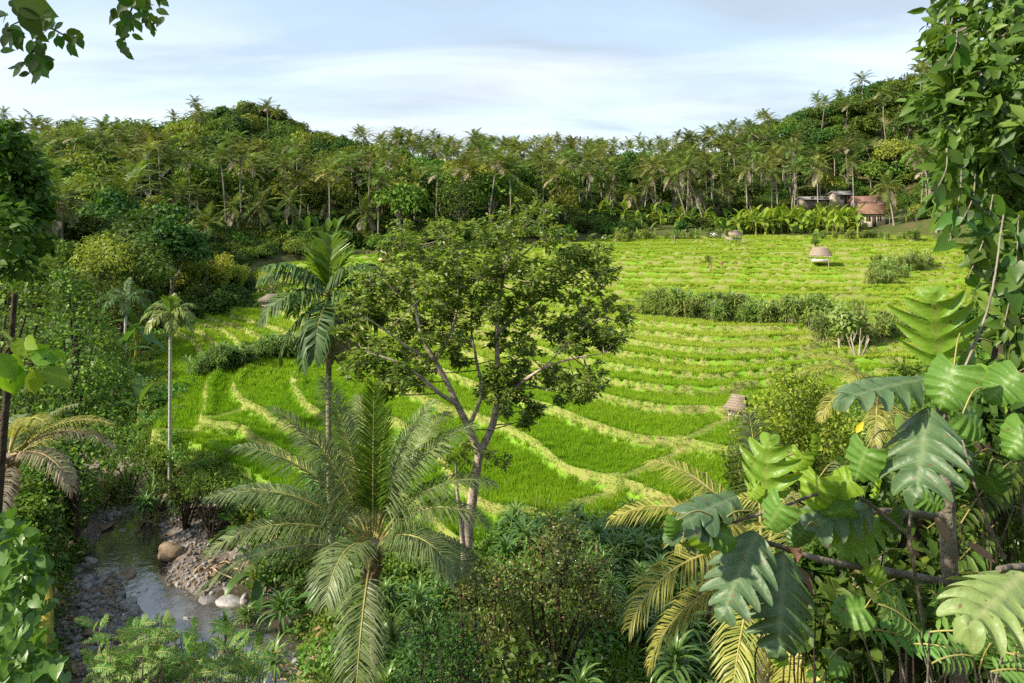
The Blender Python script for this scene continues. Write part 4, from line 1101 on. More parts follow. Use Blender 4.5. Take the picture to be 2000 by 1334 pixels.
for k in range(46):
    px_ = 1432 + 244 * (k + rb.random()) / 46; Y = 137.5 + 9 * rb.random()
    if 1676 < px_ and Y > 141: Y = 138
    p = ground_pt(px_, Y)
    banana(p, 1.25 + 0.45 * rb.random(), rb.random() * 6.28, nth(k) + ' banana plant from the left in the yellow-green row before the houses', 'banana plants along the top of the terraces')
for k in range(16):
    px_ = 1140 + 280 * (k + rb.random()) / 16; p = ground_pt(px_, 138 + 8 * rb.random())
    banana(p, 1.0 + 0.45 * rb.random(), rb.random() * 6.28, nth(k) + ' banana plant from the left under the palms at the top left of the terraces', 'banana plants under the grove', 'banana' if k % 3 else 'banana_dark')
for k, (a, Y) in enumerate([(545, 110), (562, 111), (585, 112), (600, 110), (618, 113), (640, 112), (655, 110)]):
    banana(ground_pt(a, Y), 1.3 + 0.4 * rb.random(), rb.random() * 6.28, nth(k) + ' banana plant from the left in front of the dark wood', 'banana plants before the dark wood', 'banana_dark')
for (a, Y, s, lab) in ((418, 72, 1.2, 'lone banana plant at the far corner of the upper left paddies'), (268, 52, 1.3, 'dark banana plant beside the thin pale palm'), (240, 47, 1.2, 'ragged banana plant below the thin pale palm crown'), (1770, 141, 1.2, 'banana plant to the right of the cream walled house'), (272, 41, 1.0, 'banana plant at the left end of the lower paddies'),
                       (455, 31.5, 0.75, 'small banana plant on the river bank below the paddies'), (500, 27.5, 0.7, 'small banana plant beside the gravel bank'), (640, 24.0, 0.7, 'young banana plant behind the big coconut palm')):
    banana(ground_pt(a, Y), s, rb.random() * 6.28, lab, None, 'banana_dark')
def cane_mesh(seed, h, n, nl, mat, wd=0.075, ll=0.85):
    r = np.random.default_rng(seed); g = Geo()
    for k in range(n):
        a = r.random() * 6.28; o = np.array([math.cos(a), math.sin(a), 0]) * 0.35 * r.random()
        top = o * 2.0 + np.array([r.normal() * .12, r.normal() * .12, h * (0.55 + 0.4 * r.random())])
        tube(g, [o + (0, 0, -.15), (o + top) / 2, top], [0.035, 0.03, 0.02], 5, 1)
        t = 0.25 + 0.75 * r.random(nl); P = o + (top - o) * t[:, None]
        az = r.random(nl) * 6.28; el = R(25) + R(50) * r.random(nl) * t
        D = np.stack([np.cos(az) * np.cos(el), np.sin(az) * np.cos(el), np.sin(el)], 1)
        L = ll * (0.7 + 0.6 * r.random(nl))
        S = nrm(np.cross(D, (0, 0, 1.0))) * (wd / 2)
        mid = P + D * (L * .5)[:, None]; D2 = nrm(D + np.array([0, 0, -0.9])); tip = mid + D2 * (L * .5)[:, None]
        V = np.stack([P - S * .6, P + S * .6, mid + S, mid - S, tip], 1); of = (np.arange(nl) * 5)[:, None]
        g.add(V.reshape(-1, 3), of + np.array([[3, 2, 4]]), of + np.array([[0, 1, 2, 3]]), 0)
    return g.mesh('foliage', mat)
CANE = [cane_mesh(400 + k, 2.0, 7, 26, [M['cane'], M['bark']], 0.09, 0.9) for k in range(4)]
CANED = [cane_mesh(420 + k, 1.9, 8, 28, [M['cane_mid'], M['bark']], 0.085, 0.8) for k in range(4)]
def cane_row(P, n, s0, s1, protos, label, group, jit=0.5, name='cane_clump'):
    P = np.array([on_f(*q) for q in P]); L = np.r_[0, np.cumsum(np.linalg.norm(np.diff(P[:, :2], axis=0), axis=1))]
    spots_ = []
    for k in range(n):
        u = (k + rb.random()) / n * L[-1]; x, y = np.interp(u, L, P[:, 0]) + rb.normal() * jit, np.interp(u, L, P[:, 1]) + rb.normal() * jit
        spots_.append((x / y, x, y, rb.random() * 6.28, s0 + (s1 - s0) * rb.random()))
    for k, (_, x, y, a, s) in enumerate(sorted(spots_)):
        tag(ob(name, protos[k % len(protos)], None, (x, y, field_z(x, y) - .1), a, s), nth(k) + ' ' + label, 'cane', group)
cane_row([(1255, 612), (1350, 622), (1450, 630), (1550, 638), (1630, 640)], 44, 0.95, 1.45, CANE, 'cane clump from the left in the hedge across the right-hand terraces', 'hedge across the right-hand terraces', 0.7)
cane_row([(1600, 650), (1650, 672), (1720, 668), (1800, 655)], 20, 0.9, 1.4, CANE, 'yellowish cane clump from the left around the pale bare shrub', 'cane clumps by the bare shrub', 1.2)
cane_row([(1700, 560), (1740, 545), (1790, 520)], 18, 0.9, 1.4, CANE, 'cane clump from the left in the short hedge right of the lone hut', 'short hedge by the lone hut', 1.2)
cane_row([(392, 735), (450, 722), (520, 708), (580, 694), (665, 682)], 44, 0.65, 1.0, CANED, 'dark cane clump from the left in the hedge between the left-hand paddies', 'hedge between the left-hand paddies', 0.45)
cane_row([(1190, 474), (1290, 468), (1400, 468)], 16, 0.9, 1.3, CANE, 'leafy clump from the left along the far terrace edge under the grove', 'clumps along the far edge', 1.0)
cane_row([(1600, 470), (1700, 470), (1800, 472)], 22, 0.8, 1.1, CANE, 'tall grass clump from the left along the edge below the banana row', 'tall grass below the banana row', 0.8)
# single plants in the field
def small_tree(loc, label, h, rad, mat, nb=6, npb=60, L=0.2, trunk=0.06, name='small_tree', seed=1, tm='bark'):
    t = thing(name, loc, label, 'tree')
    r = np.random.default_rng(seed); g = Geo()
    tube(g, smooth_path([(0, 0, -.2), (r.normal() * .08, r.normal() * .08, h * .45), (r.normal() * .1, r.normal() * .1, h * .9)], 4), np.linspace(trunk, trunk * .4, 9), 6)
    gl = Geo()
    for k in range(nb):
        d = rdir(1, r)[0]; c = np.array([0, 0, h * 0.78]) + d * np.array([rad, rad, rad * .9]) * .7
        tube(g, [(0, 0, h * (.35 + .3 * r.random())), c * (.6, .6, 1) + (0, 0, -.1 * rad), c], [trunk * .5, trunk * .35, trunk * .15], 4)
        blob_leaves(gl, c, rad * .5, npb, L, L * .5, L4, 0, r)
    ob('trunk', g.mesh('trunk', M[tm], True), t); ob('crown', gl.mesh('crown', M[mat]), t)
    return t
small_tree(on_f(1385, 533), 'small tree with a brown shrivelled trunk in the far terraces', 2.3, 0.55, 'tree_a', 5, 40, 0.22, 0.13, seed=3, tm='dry')
small_tree(on_f(1411, 527), 'short brown stump with few leaves beside the small tree in the terraces', 1.1, 0.22, 'weed_dry', 3, 14, 0.2, 0.1, 'stump', seed=4, tm='dry')
small_tree(on_f(1318, 478), 'small bushy tree with a dark foot at the upper left edge of the terraces', 1.9, 0.6, 'tree_a', 5, 40, 0.22, 0.2, seed=5)
small_tree(on_f(1422, 478), 'round green tree rising over the small grey hut', 2.9, 0.8, 'tree_c', 6, 50, 0.25, 0.1, seed=6)
small_tree(on_f(1592, 498), 'narrow green tree behind the lone hut', 2.7, 0.6, 'tree_a', 6, 50, 0.24, 0.1, seed=7)
small_tree(ground_pt(1790, 139), 'small yellow flowering tree at the right end of the far terraces', 3.2, 1.3, 'bamboo', 9, 60, 0.25, 0.08, seed=8)
small_tree(on_f(522, 607) + (0.2, 1.0, 0), 'yellow-green tree over the wooden hut in the upper left paddies', 3.4, 1.6, 'bamboo', 12, 70, 0.22, 0.1, seed=9)
small_tree(on_f(596, 612) + (0, 2.0, 0), 'slim tree with a pale trunk behind the dark palm', 4.2, 0.9, 'tree_a', 8, 50, 0.22, 0.12, seed=10, tm='white_trunk')
small_tree(on_f(1640, 684), 'pandan-like tree with a pale trunk by the cane clumps', 3.0, 1.1, 'cane', 7, 70, 0.5, 0.12, seed=11, tm='wood')
small_tree(on_f(1228, 613) , 'low dark bush at the left end of the hedge across the terraces', 1.0, 0.5, 'tree_b', 5, 40, 0.2, 0.08, seed=12)
small_tree(ground_pt(1402, 150), 'dense dark green rounded tree at the foot of the grove', 4.6, 2.6, 'tree_b', 14, 110, 0.32, 0.25, 'dark_tree', seed=13)
small_tree(ground_pt(900, 125), 'broad dark tree with dense foliage behind the spreading tree', 8.0, 5.0, 'tree_b', 26, 150, 0.40, 0.35, 'dark_tree', seed=14)
small_tree(ground_pt(955, 140), 'light yellow-green tree above the dark rounded tree on the slope', 11.0, 3.6, 'bamboo', 18, 110, 0.40, 0.25, 'light_tree', seed=15)
small_tree(ground_pt(1676, 141), 'bushy green tree covering the left corner of the cream walled house', 3.6, 1.4, 'tree_a', 9, 70, 0.26, 0.1, seed=21)
small_tree(ground_pt(1738, 143), 'bushy tree against the right end of the cream walled house', 4.2, 1.5, 'tree_c', 9, 70, 0.26, 0.1, seed=22)
small_tree(ground_pt(1625, 150), 'leafy tree in front of the pale shed', 5.0, 1.9, 'tree_a', 10, 80, 0.28, 0.12, seed=23)
# pale bare shrub
t = thing('bare_shrub', on_f(1676, 702), 'pale leafless shrub with forked branches in front of the cane clumps', 'shrub')
g = Geo(); r = np.random.default_rng(8)
for k in range(7):
    a = k * 0.9; e = np.array([math.cos(a) * .8, math.sin(a) * .8, 1.4 + .6 * r.random()])
    tube(g, smooth_path([(0, 0, -.1), e * (.5, .5, .35), e], 4), np.linspace(.07, .025, 9), 5)
    tube(g, [e * (.7, .7, .7), e * (.6, .9, 1.1) + (.2, 0, .1)], [.03, .015], 5)
ob('branches', g.mesh('branches', M['wood'], True), t)

# ------------------------------------------------------------------ palms that stand out
def hero_palm(bpx, cpx, cpy, Y, label, s=1.0, rz=0.0, fronds=True, kind=0, group=None, base=None, name='coconut_palm', dz=0):
    b = ground_pt(bpx, Y) if base is None else base
    top = W(cpx, cpy, Y)
    t = thing(name, b, label, 'palm', group)
    h = max(top[2] - b[2], 2.0); dx = top[0] - b[0]
    g = Geo(); k = 14; tt = np.linspace(0, 1, k)
    pts = np.stack([dx * tt ** 1.4, 0.0 * tt, h * tt - .3 * (1 - tt)], 1)
    rad = np.interp(tt, [0, .06, 1], [.30, .19, .12]) * s * (1 + .04 * (np.arange(k) % 2))
    tube(g, pts, rad, 8); ob('trunk', g.mesh('trunk', M['palm_trunk'], True), t)
    tp = pts[-1]
    for q in range(22):
        u = q / 21.0; v = min(7, int(u * 8))
        ob('frond', CF[v], t, (tp[0], tp[1], tp[2] + .1 - .25 * u), q * 2.39996 + kind * 1.7 + rz, s * (0.88 + 0.24 * ((q * 7 + kind) % 5) / 5) * (0.85 if v == 0 else 1.0))
    ob('coconuts', NUTS, t, tuple(tp), kind * 1.0, s)
    return t
HP = [(1668, 1665, 318, 145, 'coconut palm with a white trunk standing beside the brown tiled roof'), (1598, 1596, 332, 150, 'coconut palm in front of the low dark shed'), (1746, 1732, 365, 141, 'short coconut palm right of the cream walled house'),
      (1562, 1543, 290, 158, 'tall coconut palm with a leaning bare trunk left of the sheds'), (1460, 1456, 328, 152, 'straight coconut palm at the centre of the grove front'), (1508, 1507, 335, 154, 'coconut palm between the grove front and the tall leaning palm'),
      (1342, 1312, 342, 146, 'left of two palms leaning together to the left at the field edge'), (1375, 1334, 330, 146, 'right of two palms leaning together to the left at the field edge'), (1384, 1366, 372, 148, 'shorter leaning palm with a yellow frond beside the leaning pair'),
      (1255, 1232, 380, 148, 'palm with spread fronds at the left front of the grove'), (1200, 1190, 365, 150, 'leftmost leaning palm at the front of the grove'), (1830, 1795, 290, 128, 'tall leaning palm with pale fronds near the hanging vines'), (1425, 1420, 372, 154, 'low palm in the middle of the grove front'),
      (1290, 1262, 365, 150, 'slim palm rising behind the leaning pair'),
      (510, 507, 402, 110, 'coconut palm with a long bare trunk before the dark wood'), (577, 566, 392, 113, 'coconut palm with pale fronds right of the long bare trunk'), (470, 457, 408, 109, 'coconut palm left of the long bare trunk'), (405, 402, 440, 98, 'coconut palm with hanging brown fronds above the yellow-green bamboo'),
      (292, 285, 432, 96, 'coconut palm with dry brown skirt on the left slope'), (232, 235, 402, 112, 'slender palm high on the left slope'), (700, 715, 415, 118, 'palm with a curved trunk at the edge of the dark wood'), (640, 640, 395, 120, 'coconut palm behind the dark areca palm'),
      (360, 358, 470, 88, 'short spreading palm under the taller palms on the left'), (122, 120, 392, 70, 'palm with a tall pale trunk beside the leafy tree on the left'), (415, 413, 560, 76, 'low drooping palm beside the upper left paddies')]
for k, (a, b, c, Y, lab) in enumerate(HP): hero_palm(a, b, c, Y, lab, (0.80 + 0.08 * (k % 3)) * (.6 if k == len(HP) - 1 else 1), k * .7, kind=k)
for k, (a, b, Y, lab) in enumerate([(8, 222, 190, 'palm at the far left of the skyline'), (45, 238, 190, 'second palm from the left on the skyline'), (66, 258, 185, 'low palm between its neighbours on the left skyline'), (92, 243, 192, 'palm with a bent crown on the left skyline'), (135, 246, 195, 'lone round-crowned palm on the left skyline before the hill')]):
    hero_palm(a, a, b, Y, lab, 0.62, k, kind=k + 3)

# ------------------------------------------------------------------ left side: trees between river and wood
rl = np.random.default_rng(91)
def clump_tree(name, base, blobs, Y, label, mat, L, Wd, npb, tm='bark_dark', trunk=0.25, tmpl=L4, dj=1.2, limbs=True, seed=0, lo=-0.7):
    """tree whose clumps of foliage are given as (px, py, radius px)"""
    r = np.random.default_rng(seed)
    t = thing(name, base, label, 'tree')
    g, gl = Geo(), Geo(); b0 = np.asarray(base, float)
    C = []
    for (a, b, rd) in blobs:
        y = Y + r.normal() * dj; c = W(a, b, y) - b0; rad = rd / FPX * Y; C.append((c, rad))
        n = int(npb * (rd / 50.0) ** 2) + 20
        blob_leaves(gl, c, (rad, rad * .9, rad), n, L, Wd, tmpl, 0, r, lo=lo)
        n2 = n // 3
        blob_leaves(gl, c, (rad * .6,) * 3, n2, L, Wd, tmpl, 0, r, lo=-1, fill=0.4)
    top = max(c[2] for c, _ in C)
    xs = np.mean([c[0] for c, _ in C])
    tr = smooth_path([(0, 0, -.5), (xs * .4, 0, top * .4), (xs * .8, 0, top * .8)], 5)
    tube(g, tr, np.linspace(trunk, trunk * .4, len(tr)), 7)
    if limbs:
        for c, rad in C:
            k = int(np.clip(c[2] / max(top, .1) * len(tr) * .8, 1, len(tr) - 1)); st = tr[k]
            tube(g, smooth_path([st, (st + c) / 2 + (0, 0, -.15 * rad), c], 3), np.linspace(trunk * .35, trunk * .1, 7), 5)
    ob('trunk', g.mesh('trunk', M[tm], True), t); ob('crown', gl.mesh('crown', M[mat]), t)
    return t
clump_tree('vine_draped_tree', ground_pt(145, 31), [(135, 560, 42), (160, 610, 48), (120, 640, 55), (185, 660, 48), (95, 700, 55), (150, 710, 60), (205, 725, 50), (110, 770, 62), (170, 780, 62), (220, 800, 45), (80, 830, 55), (140, 850, 65), (200, 860, 55), (100, 900, 50), (170, 915, 45)],
           31, 'tall dark tree draped with vines above the left river bank', 'vine_mix', 0.20, 0.12, 260, seed=1)
clump_tree('leafy_tree', ground_pt(30, 22), [(20, 560, 40), (60, 590, 45), (10, 640, 45), (50, 670, 50), (15, 730, 55), (70, 760, 45), (30, 800, 50), (10, 870, 50)],
           24, 'dark leafy tree at the left edge behind the bright hanging leaves', 'vine_mix', 0.17, 0.10, 240, seed=2)
for k, (a, top, Y, rad, mat, lab) in enumerate([(250, 455, 62, 75, 'tree_b', 'rounded tree with dark green foliage on the left below the palms'), (195, 470, 58, 60, 'tree_c', 'yellow-green rounded tree left of the dark rounded one'), (285, 505, 64, 48, 'tree_a', 'mid-green tree beside the yellow-green bamboo'),
      (150, 540, 50, 55, 'tree_a', 'leafy tree crown behind the vine-draped tree'), (235, 560, 54, 55, 'tree_a', 'shaded tree behind the slim dark palm'), (275, 580, 60, 45, 'tree_b', 'dark tree behind the thin pale palm crown'), (60, 490, 48, 60, 'tree_c', 'sunlit leafy tree on the far left below the tall pale trunk'),
      (352, 585, 68, 26, 'tree_b', 'low dark tree at the edge of the upper left paddies'), (110, 470, 60, 45, 'tree_a', 'mid-green tree under the palm with the tall pale trunk'), (455, 590, 72, 28, 'tree_b', 'small dark tree at the far corner of the left paddies'), (205, 650, 45, 40, 'tree_a', 'bushy green tree below the slim dark palm'),
      (222, 710, 42, 36, 'tree_b', 'dark bushy tree left of the lower paddies'), (318, 560, 72, 30, 'tree_c', 'light green tree behind the thin pale palm'), (470, 560, 78, 30, 'tree_a', 'green tree beside the pocket field'), (690, 470, 112, 35, 'tree_a', 'small sunlit tree at the edge of the dark wood')]):
    bl = []
    r = np.random.default_rng(500 + k)
    for q in range(11):
        d = r.normal(size=2); d = d / np.linalg.norm(d) * math.sqrt(r.random())
        bl.append((a + d[0] * rad * .8, top + rad * .75 + d[1] * rad * .6, rad * (.38 + .2 * r.random())))
    clump_tree('leafy_tree', ground_pt(a, Y), bl, Y, lab, mat, 0.0048 * Y, 0.003 * Y, 330, seed=600 + k, dj=rad / FPX * Y * .45, trunk=0.2)
for k, (a, Y, s, lab) in enumerate([(432, 72, 1.0, 'tall yellow-green bamboo clump beyond the upper left paddies'), (372, 70, 0.95, 'broad yellow-green bamboo clump left of the tall one'), (335, 69, 0.75, 'low yellow bamboo clump at the left of the bamboo'), (466, 75, 0.7, 'small yellow-green bamboo clump right of the tall one')]):
    t = thing('bamboo_clump', ground_pt(a, Y), lab, 'bamboo', 'bamboo beyond the upper left paddies', k * 1.1, s)
    ob('stem', BAM[k % 3][1], t); ob('crown', BAM[k % 3][0], t)

# palms with slim trunks
def slim_palm(name, base, top, label, fr, trunk_r, tmat, shaft=None, fruit=None, L=2.0, nl=24, ll=0.7, lw=0.05, mats=('areca', 'rachis'), hang=0.6, seed=0, rings=60, bow=0.0):
    r = np.random.default_rng(seed); b0 = np.asarray(base, float); t = thing(name, base, label, 'palm')
    d = np.asarray(top) - b0; k = rings; tt = np.linspace(0, 1, k)
    pts = d[None] * tt[:, None] + np.stack([bow * np.sin(np.pi * tt), 0 * tt, 0 * tt], 1); pts[0, 2] -= .3
    rad = trunk_r * (1.1 - .2 * tt) * (1 + .07 * (np.arange(k) % 2)); rad[0] *= 1.4
    g = Geo(); tube(g, pts, rad, 8); ob('trunk', g.mesh('trunk', M[tmat], True), t)
    if shaft:
        g = Geo(); tube(g, [d, d + (0, 0, shaft * .5), d + (0, 0, shaft)], [trunk_r * 1.15, trunk_r * 1.05, trunk_r * .5], 8); ob('crownshaft', g.mesh('crownshaft', M['areca_fresh'], True), t)
        d = d + np.array([0, 0, shaft * .9])
    for q, (az, el, dr, Lk, fresh) in enumerate(fr):
        g = Geo(); frond_geo(g, d, R(az), L * Lk, R(el), R(dr), nl, ll, lw, r, hang=hang if fresh < 1 else 0.15, rr=.022, vlift=.2 if fresh < 1 else .5, sweep=.6 if fresh < 1 else .9)
        ob('frond', g.mesh('frond', [M['areca_fresh' if fresh == 1 else ('frond_dry' if fresh == 2 else mats[0])], M[mats[1]]]), t)
    if fruit:
        g = Geo()
        for q in range(24):
            c = d + np.array([r.normal() * .16, r.normal() * .16, -shaft_drop(shaft) - .2 * r.random()])
            tube(g, [c, c + (0, 0, -.06)], [.05, .04], 5)
        ob('fruit_bunch', g.mesh('fruit_bunch', M[fruit], True), t)
    return t
def shaft_drop(s): return 0.25 + (s or 0)
slim_palm('areca_palm', ground_pt(659, 22.2), W(643, 640, 22.2), 'tall slim palm with dark drooping fronds and a ringed trunk behind the coconut palm',
          [(95, 84, 12, .78, 1), (150, 74, 30, .66, 1), (30, 76, 30, .6, 1), (200, 60, 75, .95, 0), (330, 60, 75, .95, 0), (180, 48, 80, 1.0, 0), (5, 45, 85, 1.05, 0), (215, 25, 95, 1.0, 0), (330, 20, 95, 1.0, 0), (140, 20, 90, 1.0, 0), (40, 15, 90, 1.0, 0), (270, -15, 70, 1.0, 0), (190, -30, 55, 1.05, 0), (350, -30, 55, .95, 0), (230, -50, 35, .95, 0), (300, -60, 25, .8, 2)],
          0.095, 'areca_trunk', shaft=1.1, fruit='dry', L=2.5, nl=27, ll=1.0, lw=.095, hang=0.95, seed=4, bow=-.12)
slim_palm('slender_palm', ground_pt(331, 35.5), W(333, 618, 35.5), 'thin palm with a straight white trunk at the left edge of the lower paddies',
          [(90, 80, 30, .8, 0), (160, 60, 80, .9, 0), (20, 60, 80, .9, 0), (200, 40, 100, 1, 0), (340, 40, 100, 1, 0), (260, 45, 100, .9, 0), (120, 30, 90, 1, 0), (60, 30, 90, 1, 0), (300, 15, 90, 1, 0), (230, 10, 90, 1, 0), (180, 0, 80, 1, 0), (0, 0, 80, 1, 0), (280, 80, 20, .7, 1)],
          0.085, 'white_trunk', fruit='dry', L=1.5, nl=20, ll=0.66, lw=.085, mats=('thin_palm', 'rachis'), hang=0.7, seed=5)
slim_palm('slender_palm', ground_pt(243, 47), W(246, 585, 47), 'slim dark palm in the shade of the left wood',
          [(90, 80, 30, .8, 0), (160, 50, 80, .9, 0), (20, 50, 80, .9, 0), (200, 40, 100, 1, 0), (340, 30, 100, 1, 0), (260, 40, 100, .9, 0), (120, 30, 90, 1, 0), (60, 20, 90, 1, 0), (300, 10, 90, 1, 0), (230, 10, 90, 1, 0)],
          0.09, 'white_trunk', fruit='straw', L=2.0, nl=24, ll=0.7, lw=.07, mats=('areca', 'rachis'), hang=0.7, seed=6, rings=40)

# ------------------------------------------------------------------ the coconut palm before the paddies
def near_coconut(base, crown, label, fr, trunk_r, mats, L, nl, ll, lw, seed, hang=.4, spear=True, name='coconut_palm', trunk=True):
    r = np.random.default_rng(seed); b0 = np.asarray(base, float); t = thing(name, base, label, 'palm')
    d = np.asarray(crown) - b0
    if trunk:
        k = 44; tt = np.linspace(0, 1, k); pts = d[None] * tt[:, None]; pts[0, 2] -= .4
        rad = trunk_r * np.interp(tt, [0, .08, .8, 1], [1.6, 1.05, .95, 1.2]) * (1 + .06 * (np.arange(k) % 2))
        g = Geo(); tube(g, pts, rad, 10); ob('trunk', g.mesh('trunk', M['palm_trunk'], True), t)
        g = Geo()
        for q in range(26):   # old leaf bases
            a = q * 2.4; z0 = d[2] - .1 - .9 * (q / 26); o = np.array([math.cos(a), math.sin(a), 0])
            tube(g, [np.array([d[0], d[1], z0]) + o * trunk_r * .8, np.array([d[0], d[1], z0 + .25]) + o * trunk_r * 2.0], [.07, .03], 5)
        ob('leaf_bases', g.mesh('leaf_bases', M['dry'], True), t)
    for q, (az, el, dr, Lk, mt) in enumerate(fr):
        g = Geo(); up = mt == 'coco_young'
        a = R(az); bs = d + np.array([math.cos(a) * .12, math.sin(a) * .12, .15 - .5 * q / len(fr)])
        P = frond_geo(g, bs, a, L * Lk, R(el), R(dr), nl, ll * (.9 if up else 1), lw, r, hang=.06 if up else hang, mr=None, vlift=.75 if up else .22, sweep=.9 if up else .55, bend=r.normal() * .12, start=.16)
        f = ob('frond', g.mesh('frond', M[mt]), t)
        g = Geo(); tube(g, P, .038 * (1 - .85 * np.linspace(0, 1, len(P))), 5, 0, False)
        ob('rib', g.mesh('rib', M['rachis_brown' if mt == 'frond_dry' else 'rachis']), f)
    return t
NC = [(95, 88, 6, .88, 'coco_young'), (70, 84, 14, .72, 'coco_young'), (150, 79, 28, .98, 'coco_near'), (40, 80, 40, .86, 'coco_near'), (165, 69, 46, 1.0, 'coco_near'), (110, 66, 50, 1, 'coco_near'), (25, 72, 62, .9, 'coco_near'), (178, 60, 56, 1.0, 'coco_near'),
      (62, 62, 58, 1, 'coco_near'), (140, 55, 58, 1, 'coco_near'), (190, 50, 62, 1.0, 'coco_near'), (5, 62, 86, .85, 'coco_near'), (172, 40, 58, 1.02, 'coco_near'), (203, 40, 72, .95, 'coco_near'), (350, 58, 100, .78, 'coco_near'), (325, 48, 112, .7, 'coco_near'), (252, 50, 130, .62, 'coco_near'), (90, 35, 60, .9, 'coco_near'),
      (345, 24, 84, .76, 'coco_near'), (188, 18, 66, 1.02, 'coco_near'), (120, 15, 60, .9, 'coco_near'), (270, -35, 50, .8, 'coco_near'), (30, 10, 70, .8, 'coco_near')]
near_coconut(ground_pt(738, 16.9), W(727, 1058, 16.9), 'large coconut palm with arching grey-green fronds in front of the paddies', NC, .14, None, 4.2, 118, 0.88, .029, 12, hang=.36)
NC2 = [(90, 84, 14, .8, 'coco_near'), (170, 40, 75, 1, 'coco_yellow'), (195, 15, 80, 1.05, 'coco_yellow'), (150, 60, 70, .9, 'coco_yellow'), (215, 55, 80, .9, 'coco_yellow'), (240, 5, 75, .95, 'coco_yellow'), (262, -10, 70, 1.0, 'coco_yellow'), (290, -20, 60, 1, 'coco_yellow'), (330, 10, 80, 1, 'coco_yellow'), (10, 30, 80, 1, 'coco_yellow'), (350, -10, 70, 1, 'coco_yellow'), (120, 30, 70, 1, 'coco_yellow'), (60, 40, 70, 1, 'coco_yellow'), (180, -15, 60, .95, 'coco_yellow')]
near_coconut(ground_pt(1500, 12.5), W(1492, 1085, 12.5), 'young coconut palm with yellowing fronds under the big lobed leaves', NC2, .16, None, 2.9, 70, 0.72, .03, 13)
NC3 = [(190, 30, 80, 1, 'coco_yellow'), (230, 5, 80, 1, 'coco_yellow'), (160, 60, 70, .9, 'coco_yellow'), (270, 0, 80, 1, 'coco_yellow'), (300, 35, 80, 1, 'coco_yellow'), (120, 30, 70, 1, 'coco_yellow'), (200, -20, 60, .9, 'coco_yellow'), (20, 20, 70, 1, 'coco_yellow'), (90, 80, 20, .8, 'coco_near')]
near_coconut(ground_pt(1690, 10.5), W(1690, 1135, 10.5), 'young coconut palm with pale fronds behind the dark trunk at lower right', NC3, .15, None, 2.4, 60, 0.62, .028, 14)
near_coconut(ground_pt(1720, 21), W(1715, 765, 21), 'coconut palm with thin yellow fronds behind the shrub on the right', NC2[1:8], .13, None, 2.3, 60, 0.6, .026, 15)
# withered palm at the left edge over the river
NC4 = [(330, 62, 80, .9, 'coco_yellow'), (10, 35, 85, 1, 'frond_dry'), (345, 20, 85, .95, 'frond_dry'), (20, 50, 80, 1, 'coco_yellow'), (60, 30, 80, 1, 'coco_yellow'), (300, 5, 80, .9, 'frond_dry'), (120, 50, 70, .9, 'coco_near'), (0, 70, 60, 1, 'coco_near')]
near_coconut(ground_pt(-10, 15.0), W(15, 890, 15.0), 'palm with withered straw-coloured fronds hanging over the left bank', NC4, .12, None, 2.2, 70, .5, .02, 16)

# ------------------------------------------------------------------ the spreading tree in the middle
CT_Y = 21.0
ct_base = ground_pt(912, CT_Y); ct_base[2] = W(912, 1098, CT_Y)[2] - 0.1
t = thing('spreading_tree', ct_base, 'tall forked tree with glossy dark leaves standing before the rice terraces', 'tree')
rc = np.random.default_rng(64)
def cp(a, b, dy=0.0): return W(a, b, CT_Y + dy) - ct_base
g = Geo()
LIMB = {'trunk': ([(910, 1110, 0), (915, 1040, 0), (925, 960, 0), (936, 882, 0)], .175, .135),
        'left': ([(936, 884, 0), (915, 835, -.2), (893, 790, -.4), (872, 745, -.5), (850, 705, -.5)], .125, .07),
        'left_up': ([(850, 705, -.5), (825, 660, -.5), (812, 600, -.3), (806, 540, 0), (800, 480, .2)], .075, .02),
        'left_out': ([(893, 790, -.4), (858, 768, -.9), (820, 735, -1.3), (770, 705, -1.5), (720, 690, -1.6)], .075, .02),
        'left_in': ([(850, 705, -.5), (880, 650, 0), (895, 590, .3), (890, 530, .5)], .06, .02),
        'right': ([(938, 884, 0), (962, 830, .2), (972, 770, .4), (972, 715, .5), (970, 650, .5), (975, 590, .4)], .125, .06),
        'right_up': ([(975, 590, .4), (985, 530, .3), (1000, 470, .2), (1010, 440, .2)], .06, .02),
        'right_out': ([(968, 800, .3), (1010, 755, -.2), (1060, 720, -.6), (1120, 700, -.8), (1180, 690, -.9)], .07, .012),
        'right_mid': ([(970, 650, .5), (1020, 610, .8), (1070, 570, 1.0), (1110, 530, 1.1)], .07, .02),
        'right_far': ([(1070, 570, 1.0), (1110, 545, .6), (1140, 525, .4), (1165, 515, .3)], .04, .015), 'left_far': ([(812, 600, -.3), (775, 570, -.4), (748, 545, -.5), (730, 535, -.5)], .045, .015), 'left_low': ([(850, 705, -.5), (800, 680, -1), (745, 640, -1.3), (705, 615, -1.4)], .05, .015), 'right_low': ([(1060, 720, -.6), (1100, 680, -.5), (1140, 640, -.4), (1180, 620, -.3)], .03, .012), 'right_top': ([(985, 530, .3), (1030, 490, .3), (1060, 465, .3)], .04, .015),
        'centre': ([(915, 835, -.2), (940, 770, .6), (930, 700, 1.2), (920, 640, 1.4), (925, 580, 1.5)], .07, .02)}
LP = {}
for nm, (P, a, b) in LIMB.items():
    pts = smooth_path([cp(*q) for q in P], 6); LP[nm] = pts
    gg = g if nm == 'trunk' else Geo()
    tube(gg, pts, np.linspace(a, b, len(pts)), 9)
    if nm != 'trunk': ob('limb', gg.mesh('limb', M['bark_pale'], True), t)
ob('trunk', g.mesh('trunk', M['bark_pale'], True), t)
